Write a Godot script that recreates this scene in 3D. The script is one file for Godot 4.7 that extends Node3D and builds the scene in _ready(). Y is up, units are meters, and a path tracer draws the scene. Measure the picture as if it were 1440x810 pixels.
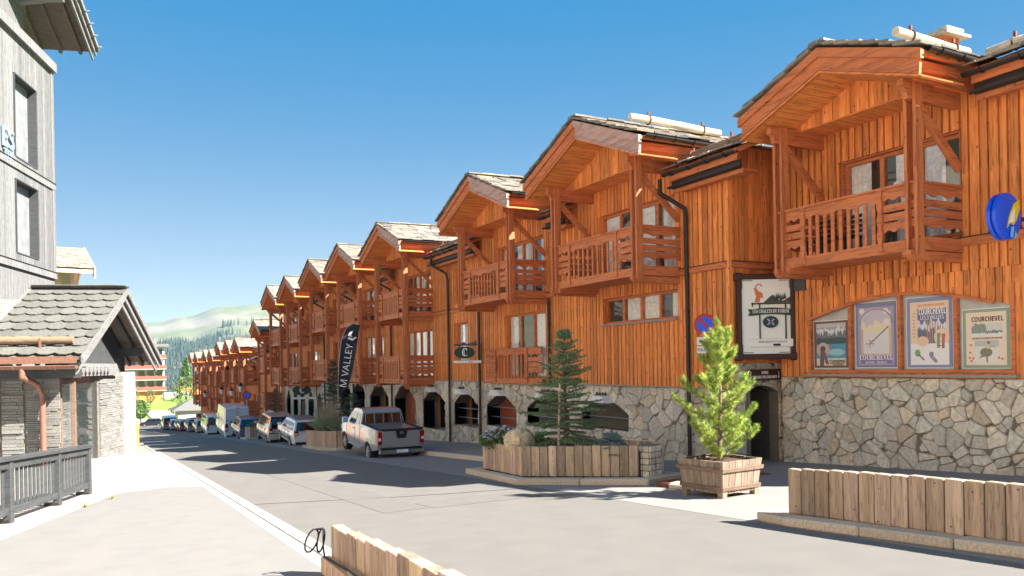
extends Node3D
# Street frame: -z runs down the street, +x is the side of the timber buildings; the street falls 5.5 % along -z.
const SLOPE := 0.055
var M := {}
var rng := RandomNumberGenerator.new()
var taken := {}
var unit_box: ArrayMesh

func gy(z: float) -> float:
	return SLOPE * z

func rr(a: float, b: float) -> float:
	return rng.randf_range(a, b)

# ---------------------------------------------------------------- mesh collector
class S:
	var v := PackedVector3Array()
	var n := PackedVector3Array()
	var c := PackedColorArray()
	var k := Color.WHITE
	func t3(a: Vector3, b: Vector3, d: Vector3, na: Vector3, nb: Vector3, nd: Vector3) -> void:
		var g := (d - a).cross(b - a)
		if g.dot(na + nb + nd) < 0.0:
			v.append(a); v.append(d); v.append(b)
			n.append(na); n.append(nd); n.append(nb)
		else:
			v.append(a); v.append(b); v.append(d)
			n.append(na); n.append(nb); n.append(nd)
		c.append(k); c.append(k); c.append(k)
	func tri(a: Vector3, b: Vector3, d: Vector3, out: Vector3) -> void:
		var g := (d - a).cross(b - a)
		if g.length_squared() < 1e-14:
			return
		g = g.normalized()
		if g.dot(out) < 0.0:
			g = -g
		t3(a, b, d, g, g, g)
	func quad(a: Vector3, b: Vector3, d: Vector3, e: Vector3, out: Vector3) -> void:
		tri(a, b, d, out)
		tri(a, d, e, out)
	func box(o: Vector3, s: Vector3, bs := Basis.IDENTITY, bev := 0.0) -> void:
		var h := s * 0.5
		if bev <= 0.0:
			for ax in 3:
				for sg in [-1.0, 1.0]:
					var nn := Vector3.ZERO; nn[ax] = sg
					var u := Vector3.ZERO; u[(ax + 1) % 3] = h[(ax + 1) % 3]
					var w := Vector3.ZERO; w[(ax + 2) % 3] = h[(ax + 2) % 3]
					var p: Vector3 = nn * h[ax]
					quad(o + bs * (p - u - w), o + bs * (p + u - w), o + bs * (p + u + w), o + bs * (p - u + w), bs * nn)
			return
		var q := h - Vector3(bev, bev, bev)
		for ax in 3:
			var a1 := (ax + 1) % 3
			var a2 := (ax + 2) % 3
			for sg in [-1.0, 1.0]:
				var nn := Vector3.ZERO; nn[ax] = sg
				var u := Vector3.ZERO; u[a1] = q[a1]
				var w := Vector3.ZERO; w[a2] = q[a2]
				var p: Vector3 = nn * h[ax]
				quad(o + bs * (p - u - w), o + bs * (p + u - w), o + bs * (p + u + w), o + bs * (p - u + w), bs * nn)
			for s1 in [-1.0, 1.0]:
				for s2 in [-1.0, 1.0]:
					var e := Vector3.ZERO; e[ax] = q[ax]
					var p1 := Vector3.ZERO; p1[a1] = s1 * h[a1]; p1[a2] = s2 * q[a2]
					var p2 := Vector3.ZERO; p2[a1] = s1 * q[a1]; p2[a2] = s2 * h[a2]
					quad(o + bs * (p1 - e), o + bs * (p1 + e), o + bs * (p2 + e), o + bs * (p2 - e), bs * (p1 + p2))
		for sx in [-1.0, 1.0]:
			for sy in [-1.0, 1.0]:
				for sz in [-1.0, 1.0]:
					tri(o + bs * Vector3(sx * h.x, sy * q.y, sz * q.z), o + bs * Vector3(sx * q.x, sy * h.y, sz * q.z), o + bs * Vector3(sx * q.x, sy * q.y, sz * h.z), bs * Vector3(sx, sy, sz))
	# a bar from a to b: w across (side), h across (up)
	func bar(a: Vector3, b: Vector3, w: float, h: float, up := Vector3.UP, bev := 0.0) -> void:
		var d := (b - a).normalized()
		var sd := d.cross(up).normalized()
		var uu := sd.cross(d).normalized()
		box((a + b) * 0.5, Vector3(w, h, a.distance_to(b)), Basis(sd, uu, -d), bev)
	# polygon (x along ux, y along uy) pushed out by dv; ins shrinks the outer face
	func prism(poly: PackedVector2Array, o: Vector3, ux: Vector3, uy: Vector3, dv: Vector3, ins := 0.0, back := true) -> void:
		var m := poly.size()
		if m < 3:
			return
		var cen := Vector2.ZERO
		for p in poly:
			cen += p
		cen /= m
		var idx := Geometry2D.triangulate_polygon(poly)
		if idx.is_empty():
			return
		var area := 0.0
		for i in m:
			area += poly[i].cross(poly[(i + 1) % m])
		var f := PackedVector3Array()
		var b := PackedVector3Array()
		var e := PackedVector3Array()
		for p in poly:
			var q := p
			if ins > 0.0:
				q = p + (cen - p).normalized() * minf(ins, cen.distance_to(p) * 0.5)
			f.append(o + ux * q.x + uy * q.y + dv)
			e.append(o + ux * p.x + uy * p.y + dv * (0.62 if ins > 0.0 else 1.0))
			b.append(o + ux * p.x + uy * p.y)
		for i in range(0, idx.size(), 3):
			tri(f[idx[i]], f[idx[i + 1]], f[idx[i + 2]], dv)
			if back:
				tri(b[idx[i]], b[idx[i + 1]], b[idx[i + 2]], -dv)
		for i in m:
			var j := (i + 1) % m
			var d2 := poly[j] - poly[i]
			var o2 := Vector2(d2.y, -d2.x) * signf(area)
			var out := ux * o2.x + uy * o2.y
			quad(b[i], b[j], e[j], e[i], out)
			if ins > 0.0:
				quad(e[i], e[j], f[j], f[i], out.normalized() + dv.normalized())
	func cyl(a: Vector3, b: Vector3, r0: float, r1: float, sides := 10, caps := true) -> void:
		var d := (b - a).normalized()
		var u := d.cross(Vector3.UP if absf(d.y) < 0.9 else Vector3.RIGHT).normalized()
		var w := d.cross(u)
		for i in sides:
			var t0 := TAU * i / sides
			var t1 := TAU * (i + 1) / sides
			var n0 := u * cos(t0) + w * sin(t0)
			var n1 := u * cos(t1) + w * sin(t1)
			t3(a + n0 * r0, a + n1 * r0, b + n1 * r1, n0, n1, n1)
			t3(a + n0 * r0, b + n1 * r1, b + n0 * r1, n0, n1, n0)
			if caps:
				tri(a, a + n0 * r0, a + n1 * r0, -d)
				tri(b, b + n0 * r1, b + n1 * r1, d)
	func tube(p: PackedVector3Array, r: float, sides := 8) -> void:
		for i in p.size() - 1:
			cyl(p[i], p[i + 1], r, r, sides, true)
			if i > 0:
				ball(p[i], r * 1.01, 5, sides)
	func ball(o: Vector3, r: float, rings := 6, sides := 9, sq := Vector3.ONE) -> void:
		for i in rings:
			var a0 := PI * i / rings - PI / 2
			var a1 := PI * (i + 1) / rings - PI / 2
			for j in sides:
				var b0 := TAU * j / sides
				var b1 := TAU * (j + 1) / sides
				var q0 := Vector3(cos(a0) * cos(b0), sin(a0), cos(a0) * sin(b0))
				var q1 := Vector3(cos(a0) * cos(b1), sin(a0), cos(a0) * sin(b1))
				var q2 := Vector3(cos(a1) * cos(b1), sin(a1), cos(a1) * sin(b1))
				var q3 := Vector3(cos(a1) * cos(b0), sin(a1), cos(a1) * sin(b0))
				if i > 0:
					t3(o + q0 * r * sq, o + q1 * r * sq, o + q2 * r * sq, q0, q1, q2)
				if i < rings - 1:
					t3(o + q0 * r * sq, o + q2 * r * sq, o + q3 * r * sq, q0, q2, q3)
	# profile of (radius, distance along axis) turned about the axis
	func lathe(o: Vector3, axis: Vector3, prof: PackedVector2Array, sides := 20) -> void:
		var u := axis.cross(Vector3.UP if absf(axis.y) < 0.9 else Vector3.RIGHT).normalized()
		var w := axis.cross(u)
		for i in prof.size() - 1:
			var p0 := prof[i]
			var p1 := prof[i + 1]
			var dp := (p1 - p0).normalized()
			for j in sides:
				var t0 := TAU * j / sides
				var t1 := TAU * (j + 1) / sides
				var d0 := u * cos(t0) + w * sin(t0)
				var d1 := u * cos(t1) + w * sin(t1)
				var n0 := d0 * dp.y - axis * dp.x
				var n1 := d1 * dp.y - axis * dp.x
				var a := o + d0 * p0.x + axis * p0.y
				var b := o + d1 * p0.x + axis * p0.y
				var e := o + d1 * p1.x + axis * p1.y
				var f := o + d0 * p1.x + axis * p1.y
				if p0.x > 1e-5:
					t3(a, b, e, n0, n1, n1)
				if p1.x > 1e-5:
					t3(a, e, f, n0, n1, n0)
	# average the normals of faces that meet at less than the given angle
	func smooth(deg: float) -> S:
		var lim := cos(deg_to_rad(deg))
		var at := {}
		for i in v.size():
			var key := Vector3i((v[i] * 2000.0).round())
			if not at.has(key):
				at[key] = []
			at[key].append(i)
		var old := n.duplicate()
		for key in at:
			var ids: Array = at[key]
			for i in ids:
				var sum := Vector3.ZERO
				for j in ids:
					if old[i].dot(old[j]) > lim:
						sum += old[j]
				n[i] = sum.normalized()
		return self
	func mesh() -> ArrayMesh:
		var am := ArrayMesh.new()
		if v.is_empty():
			return am
		var arr := []
		arr.resize(Mesh.ARRAY_MAX)
		arr[Mesh.ARRAY_VERTEX] = v
		arr[Mesh.ARRAY_NORMAL] = n
		arr[Mesh.ARRAY_COLOR] = c
		am.add_surface_from_arrays(Mesh.PRIMITIVE_TRIANGLES, arr)
		return am

# ---------------------------------------------------------------- nodes
func fresh(called: String) -> String:
	var i: int = taken.get(called, 0)
	taken[called] = i + 1
	return called if i == 0 else "%s_%03d" % [called, i]

func tag(o: Node, label: String, category: String, group := "") -> Node:
	o.set_meta("label", label)
	o.set_meta("category", category)
	if group != "":
		o.set_meta("group", group)
	return o

func thing(called: String, label: String, category: String, at := Vector3.ZERO, turn := 0.0, group := "") -> Node3D:
	var o := Node3D.new()
	o.name = fresh(called)
	add_child(o)
	o.position = at
	o.rotation.y = turn
	tag(o, label, category, group)
	return o

# a mesh whose vertices are given in the axes of the thing
func part(st, called: String, m, parent: Node3D, xf := Transform3D.IDENTITY) -> MeshInstance3D:
	var o := MeshInstance3D.new()
	o.mesh = st.mesh() if st is S else st
	o.material_override = m if m is Material else M[m]
	o.name = fresh(called) if parent == self else called
	parent.add_child(o, true)
	o.transform = xf
	return o

func struct(st, called: String, m) -> MeshInstance3D:
	var o := part(st, called, m, self)
	o.set_meta("kind", "structure")
	return o

func stuff(o: Node) -> Node:
	o.set_meta("kind", "stuff")
	return o

func bx(o: Vector3, s: Vector3, bev := 0.0, bs := Basis.IDENTITY) -> S:
	var st := S.new()
	st.box(o, s, bs, bev)
	return st

# a piece that shares the unit box
func piece(called: String, m, parent: Node3D, o: Vector3, s: Vector3, bs := Basis.IDENTITY) -> MeshInstance3D:
	return part(unit_box, called, m, parent, Transform3D(bs * Basis.from_scale(s), o))

# ---------------------------------------------------------------- materials
func grain_image(w: int, h: int, along_v: bool, sd: int) -> Image:
	# long fibres: noise that is fine across the board and drawn out along it
	var nz := FastNoiseLite.new()
	nz.seed = sd
	nz.frequency = 0.05
	nz.fractal_octaves = 4
	var fine := nz.get_seamless_image(w, 16)
	fine.resize(w, h, Image.INTERPOLATE_CUBIC)
	nz.seed = sd + 7
	nz.frequency = 0.02
	nz.fractal_octaves = 3
	var broad := nz.get_seamless_image(w, 24)
	broad.resize(w, h, Image.INTERPOLATE_CUBIC)
	nz.seed = sd + 13
	nz.frequency = 0.16
	nz.fractal_octaves = 2
	var streak := nz.get_seamless_image(w, 20)
	streak.resize(w, h, Image.INTERPOLATE_CUBIC)
	var im := Image.create(w, h, false, Image.FORMAT_RGB8)
	var r2 := RandomNumberGenerator.new()
	r2.seed = sd
	for y in h:
		for x in w:
			var f := fine.get_pixel(x, y).r
			var b := broad.get_pixel(x, y).r
			var s := streak.get_pixel(x, y).r
			var ring := 0.5 + 0.5 * sin(f * 16.0 + b * 9.0)
			var t := 0.955 + 0.16 * (f - 0.5) + 0.16 * (b - 0.5) + 0.06 * (ring - 0.5)
			t -= clampf((0.36 - s) * 1.1, 0.0, 0.16)
			t = clampf(t, 0.12, 1.0)
			im.set_pixel(x, y, Color(t, t * (0.90 + 0.10 * t), t * (0.82 + 0.18 * t)))
	for i in 12:
		var kx := r2.randi_range(0, w - 1)
		var ky := r2.randi_range(0, h - 1)
		var kr := r2.randf_range(1.0, 2.4)
		for dy in range(-14, 15):
			for dx in range(-4, 5):
				var d := sqrt(dx * dx + dy * dy * 0.07)
				if d < kr + 1.0:
					var px := posmod(kx + dx, w)
					var py := posmod(ky + dy, h)
					var q := im.get_pixel(px, py)
					var f2 := 0.62 if d < kr else 0.84
					im.set_pixel(px, py, Color(q.r * f2, q.g * f2 * 0.94, q.b * f2 * 0.9))
	if not along_v:
		im.rotate_90(CLOCKWISE)
	im.generate_mipmaps()
	return im

func speck_image(w: int, sd: int, freq: float, lo: float, hi: float, fine_amount: float, warm := 0.0) -> Image:
	var nz := FastNoiseLite.new()
	nz.seed = sd
	nz.frequency = freq
	nz.fractal_octaves = 5
	var a := nz.get_seamless_image(w, w)
	nz.seed = sd + 3
	nz.frequency = minf(freq * 60.0, 0.45)
	nz.fractal_octaves = 2
	var b := nz.get_seamless_image(w, w)
	var im := Image.create(w, w, false, Image.FORMAT_RGB8)
	for y in w:
		for x in w:
			var t := a.get_pixel(x, y).r
			var f := b.get_pixel(x, y).r - 0.5
			var q := clampf(lerpf(lo, hi, t) + f * fine_amount, 0.02, 1.0)
			im.set_pixel(x, y, Color(q, clampf(q * (1.0 - warm * 0.4 * t), 0, 1), clampf(q * (1.0 - warm * t), 0, 1)))
	im.generate_mipmaps()
	return im

func height_normal(w: int, sd: int, freq: float, strength: float) -> ImageTexture:
	var nz := FastNoiseLite.new()
	nz.seed = sd
	nz.frequency = freq
	nz.fractal_octaves = 5
	var a := nz.get_seamless_image(w, w)
	a.convert(Image.FORMAT_RGBA8)
	a.bump_map_to_normal_map(strength)
	a.generate_mipmaps()
	return ImageTexture.create_from_image(a)

func mat(called: String, col: Color, rough: float, tex: Texture2D = null, scale := 1.0, nrm: Texture2D = null, ns := 1.0, metal := 0.0) -> StandardMaterial3D:
	var m := StandardMaterial3D.new()
	m.resource_name = called
	m.albedo_color = col
	m.roughness = rough
	m.metallic = metal
	m.vertex_color_use_as_albedo = true
	if tex or nrm:
		m.uv1_triplanar = true
		m.uv1_world_triplanar = true
		m.uv1_triplanar_sharpness = 6.0
		m.uv1_scale = Vector3.ONE * scale
	if tex:
		m.albedo_texture = tex
	if nrm:
		m.normal_enabled = true
		m.normal_texture = nrm
		m.normal_scale = ns
	M[called] = m
	return m

func c8(r: int, g: int, b: int) -> Color:
	return Color8(r, g, b)

func make_materials() -> void:
	var gv := ImageTexture.create_from_image(grain_image(256, 1024, true, 5))
	var gh := ImageTexture.create_from_image(grain_image(256, 1024, false, 11))
	var gnv := height_normal(256, 4, 0.02, 3.0)
	var conc := ImageTexture.create_from_image(speck_image(512, 21, 0.008, 0.86, 1.0, 0.12, 0.04))
	var asph := ImageTexture.create_from_image(speck_image(1024, 31, 0.004, 0.92, 1.0, 0.22, 0.03))
	var rock := ImageTexture.create_from_image(speck_image(512, 41, 0.014, 0.78, 1.0, 0.16, 0.06))
	var stain := ImageTexture.create_from_image(speck_image(512, 61, 0.010, 0.82, 1.0, 0.06, 0.04))
	var rockn := height_normal(512, 9, 0.03, 6.0)
	# timber, several tones of each so that neighbouring boards differ
	var tones := [1.0, 0.93, 1.04, 0.87, 0.97]
	for i in 5:
		var k: float = tones[i]
		mat("timber_v%d" % i, Color(0.955 * k, 0.59 * k, 0.30 * k), 0.75, gv, 0.45)
		mat("grey_v%d" % i, Color(0.81 * k, 0.715 * k, 0.615 * k), 0.8, gv, 0.8)
		mat("silver_v%d" % i, Color(0.48 * k, 0.483 * k, 0.482 * k), 0.75, gv, 0.5)
	# trim: the redder stain of posts, rails, beams and barge boards
	for i in 5:
		var kt: float = tones[i]
		mat("tub_v%d" % i, Color(0.60 * kt, 0.535 * kt, 0.465 * kt), 0.85, gv, 0.8)
	mat("timber_h", Color(0.80, 0.465, 0.27), 0.68, gh, 0.45)
	mat("timber_trim_v", Color(0.80, 0.465, 0.27), 0.68, gv, 0.45)
	mat("timber_x", Color(0.955, 0.59, 0.30), 0.75, gh, 0.45)
	mat("barge_weathered", Color(0.76, 0.62, 0.57), 0.7, gh, 0.45)
	mat("dark_timber", Color(0.26, 0.15, 0.10), 0.6, gh, 0.5)
	mat("dark_door", Color(0.64, 0.34, 0.19), 0.5, gv, 0.6)
	mat("log_pale", Color(0.86, 0.80, 0.70), 0.8, gh, 0.6)
	mat("log_brown", Color(0.56, 0.46, 0.37), 0.8, gh, 0.6)
	mat("grey_paint", Color(0.275, 0.285, 0.29), 0.6, gh, 0.8)
	mat("grey_paint_pale", Color(0.50, 0.50, 0.495), 0.6, gh, 0.8)
	mat("grey_soffit", Color(0.44, 0.40, 0.36), 0.7, gh, 0.6)
	mat("planter_strap", Color(0.47, 0.385, 0.32), 0.8, gh, 0.8)
	mat("rust_plate", Color(0.48, 0.27, 0.18), 0.8, rock, 0.8)
	# stone, mortar and ground
	mat("stone", Color(0.97, 0.945, 0.90), 0.85, rock, 1.1, rockn, 0.6)
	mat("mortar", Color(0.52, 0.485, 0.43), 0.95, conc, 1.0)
	mat("ledge_stone", Color(0.58, 0.585, 0.585), 0.85, rock, 1.6, rockn, 0.8)
	mat("slab_stone", Color(0.80, 0.77, 0.72), 0.85, rock, 1.2, rockn, 0.7)
	mat("slate", Color(0.47, 0.475, 0.46), 0.7, rock, 0.9, rockn, 0.4)
	mat("granite", Color(0.88, 0.825, 0.75), 0.85, rock, 3.0, rockn, 0.7)
	mat("boulder", Color(0.95, 0.83, 0.66), 0.85, rock, 1.2, rockn, 1.0)
	mat("asphalt", Color(0.435, 0.424, 0.408), 0.92, asph, 0.30)
	mat("asphalt_patch", Color(0.425, 0.415, 0.40), 0.92, asph, 0.37)
	mat("bay_paving", Color(0.54, 0.53, 0.52), 0.9, asph, 0.45)
	mat("footway", Color(0.60, 0.575, 0.56), 0.9, conc, 0.5)
	mat("concrete", Color(0.63, 0.625, 0.61), 0.9, conc, 0.4)
	mat("concrete_patch", Color(0.495, 0.49, 0.48), 0.9, asph, 0.35)
	mat("pink_paving", Color(0.66, 0.55, 0.50), 0.9, conc, 0.5)
	mat("soil", Color(0.34, 0.25, 0.19), 1.0, rock, 3.0, rockn, 1.2)
	mat("meadow", Color(0.50, 0.60, 0.24), 1.0, stain, 0.06)
	mat("hill_ground", Color(1, 1, 1), 1.0, stain, 0.004)
	# metal, glass, paint
	mat("zinc", Color(0.36, 0.345, 0.335), 0.45, stain, 1.0, null, 1.0, 0.5)
	mat("zinc_dark", Color(0.22, 0.20, 0.19), 0.5, stain, 1.0, null, 1.0, 0.3)
	mat("copper", Color(0.60, 0.45, 0.38), 0.5, stain, 1.2, null, 1.0, 0.3)
	mat("copper_red", Color(0.66, 0.33, 0.26), 0.6, stain, 0.6)
	mat("steel", Color(0.62, 0.62, 0.62), 0.35, null, 1.0, null, 1.0, 0.8)
	mat("cream_render", Color(0.90, 0.875, 0.83), 0.85, stain, 0.3)
	mat("white_paint", Color(0.95, 0.95, 0.94), 0.5, stain, 0.8)
	mat("white_render", Color(0.80, 0.795, 0.78), 0.8, stain, 0.4)
	mat("pole_brown", Color(0.22, 0.14, 0.11), 0.5)
	mat("black", Color(0.05, 0.05, 0.05), 0.6)
	mat("dark_room", Color(0.62, 0.56, 0.48), 0.9)
	mat("passage_shade", Color(0.36, 0.34, 0.31), 0.95, conc, 1.0)  # stone coloured darker so the shade inside the doorway looks deeper
	mat("cloth", Color(0.97, 0.96, 0.94), 0.9, stain, 1.4)
	mat("rubber", Color(0.09, 0.088, 0.085), 0.85)
	mat("rim", Color(0.66, 0.66, 0.67), 0.35, null, 1.0, null, 1.0, 0.7)
	mat("navy", Color(0.10, 0.11, 0.20), 0.7)
	mat("letter_white", Color(0.92, 0.92, 0.90), 0.6)
	mat("letter_dark", Color(0.16, 0.15, 0.17), 0.6)
	mat("sign_green", Color(0.10, 0.22, 0.18), 0.5)
	mat("sign_brown", Color(0.26, 0.16, 0.13), 0.5)
	mat("sign_blue", Color(0.04, 0.33, 0.90), 0.25)
	mat("sign_red", Color(0.75, 0.09, 0.10), 0.4)
	mat("sign_yellow", Color(0.95, 0.78, 0.10), 0.3)
	mat("sign_pale", Color(0.93, 0.93, 0.90), 0.4)
	mat("sign_sky", Color(0.45, 0.74, 0.93), 0.3)
	mat("pale_letters", Color(0.50, 0.58, 0.66), 0.4)
	mat("orange_figure", Color(0.84, 0.45, 0.27), 0.6)
	mat("flag_cloth", Color(0.11, 0.115, 0.19), 0.75)
	mat("bark", Color(0.50, 0.42, 0.36), 0.95, gv, 2.0)
	mat("stake", Color(0.86, 0.77, 0.64), 0.8, gv, 1.5)
	for a in [["leaf", Color(1, 1, 1), Color(0.20, 0.26, 0.10)], ["needle", Color(1, 1, 1), Color(0.16, 0.22, 0.12)]]:
		var m := mat(a[0], a[1], 0.75)
		m.cull_mode = BaseMaterial3D.CULL_DISABLED
		m.backlight_enabled = true
		m.backlight = a[2]
	var g := mat("glass", Color(0.55, 0.62, 0.62, 0.04), 0.02)
	g.transparency = BaseMaterial3D.TRANSPARENCY_ALPHA
	g.metallic_specular = 0.9
	mat("car_glass", Color(0.03, 0.04, 0.05), 0.04).metallic_specular = 0.9
	var dg := mat("dark_glass", Color(0.07, 0.075, 0.08), 0.05)
	dg.metallic_specular = 0.9
	mat("blind", Color(0.55, 0.565, 0.575), 0.35, stain, 0.3)
	mat("tail_red", Color(0.62, 0.03, 0.04), 0.15)
	mat("lamp_clear", Color(0.90, 0.88, 0.84), 0.15)
	var paints := {"silver_paint": c8(150, 153, 157), "white_car": c8(225, 225, 224), "beige_paint": c8(186, 176, 160), "blue_paint": c8(92, 110, 138), "dark_paint": c8(38, 40, 46), "red_paint": c8(168, 26, 22), "grey_car": c8(126, 128, 132), "sand_paint": c8(160, 150, 132), "black_paint": c8(24, 24, 26)}
	for key in paints:
		var m := mat(key, paints[key], 0.35)
		m.clearcoat_enabled = true
		m.clearcoat = 0.9
		m.clearcoat_roughness = 0.05
		m.metallic = 0.25 if key in ["silver_paint", "beige_paint", "blue_paint", "grey_car"] else 0.0

func tone(prefix: String) -> String:
	return prefix + str(rng.randi_range(0, 4))

# ---------------------------------------------------------------- scene
func _ready() -> void:
	rng.seed = 20240611
	var cam := Camera3D.new()
	cam.name = "camera"
	add_child(cam)
	var yaw := deg_to_rad(27.2)
	var roll := deg_to_rad(1.0)
	var fw := Vector3(sin(yaw), 0, -cos(yaw))
	var r0 := Vector3(cos(yaw), 0, sin(yaw))
	cam.transform = Transform3D(Basis(r0 * cos(roll) - Vector3.UP * sin(roll), r0 * sin(roll) + Vector3.UP * cos(roll), -fw), Vector3(0, 1.8, 0))
	cam.set_frustum(0.1 * 810.0 / 1120.0, Vector2(0, 0.1 * 106.0 / 1120.0), 0.1, 9000.0)
	cam.current = true

	var env := Environment.new()
	var sm := ProceduralSkyMaterial.new()
	sm.sky_top_color = Color(0.0, 0.277, 0.417)
	sm.sky_horizon_color = Color(0.516, 0.537, 0.527)
	sm.sky_curve = 0.097
	sm.ground_bottom_color = Color(0.30, 0.31, 0.29)
	sm.ground_horizon_color = Color(0.46, 0.49, 0.50)
	sm.sun_angle_max = 30.0
	sm.sun_curve = 0.12
	var sky := Sky.new()
	sky.sky_material = sm
	env.background_mode = Environment.BG_SKY
	env.sky = sky
	env.background_energy_multiplier = 1.0
	env.tonemap_mode = Environment.TONE_MAPPER_LINEAR
	env.tonemap_exposure = 4.4
	env.fog_enabled = true
	env.fog_density = 0.00008
	env.fog_light_color = Color(0.62, 0.76, 0.88)
	env.sdfgi_enabled = true
	env.ssao_enabled = true
	env.ssil_enabled = true
	var we := WorldEnvironment.new()
	we.name = "world_environment"
	we.environment = env
	add_child(we)
	var sun := DirectionalLight3D.new()
	sun.name = "sun"
	sun.light_energy = 1.6
	sun.light_color = Color(1.0, 0.975, 0.94)
	sun.light_angular_distance = 0.5
	sun.shadow_enabled = true
	add_child(sun)
	sun.look_at_from_position(Vector3(0.86, 1.0, 0.88), Vector3.ZERO)

	var ub := S.new()
	ub.box(Vector3.ZERO, Vector3.ONE)
	unit_box = ub.mesh()
	make_materials()
	build_ground()
	build_hills()
	build_near_chalet()
	build_row()
	build_left()
	build_opposite()
	build_far()
	build_planters()
	build_vehicles()
	build_signs()

# a strip of ground between x0 and x1 (given per z), h above the street plane, with a skirt
func strip(x0: float, x1: float, z0: float, z1: float, h: float, skirt := 0.3) -> S:
	var st := S.new()
	var p: Array = [Vector3(x0, gy(z0) + h, z0), Vector3(x1, gy(z0) + h, z0), Vector3(x1, gy(z1) + h, z1), Vector3(x0, gy(z1) + h, z1)]
	flat_block(st, p, skirt)
	return st

func flat_block(st: S, p: Array, skirt: float) -> void:
	var m := p.size()
	var cen := Vector3.ZERO
	for q in p:
		cen += q
	cen /= m
	for i in m:
		var a: Vector3 = p[i]
		var b: Vector3 = p[(i + 1) % m]
		st.tri(cen, a, b, Vector3.UP)
		if skirt > 0.0:
			var d := Vector3.DOWN * skirt
			st.quad(a, b, b + d, a + d, (a + b) * 0.5 - cen)

func at_ground(x: float, z: float, h := 0.0) -> Vector3:
	return Vector3(x, gy(z) + h, z)

func land(x: float, z: float) -> float:
	# height of the open land: the street plane, then the meadow rising behind the bend
	if z > -196.0:
		return gy(z) - 0.06 - clampf((absf(x) - 40.0) * 0.02, 0.0, 3.0)
	var t := clampf((-196.0 - z) / 75.0, 0.0, 1.0)
	return gy(-196.0) - 0.06 - clampf((absf(x) - 40.0) * 0.02, 0.0, 3.0) + 4.2 * t * t * (3.0 - 2.0 * t) + clampf((-271.0 - z) * -0.07, -26.0, 0.0)

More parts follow.
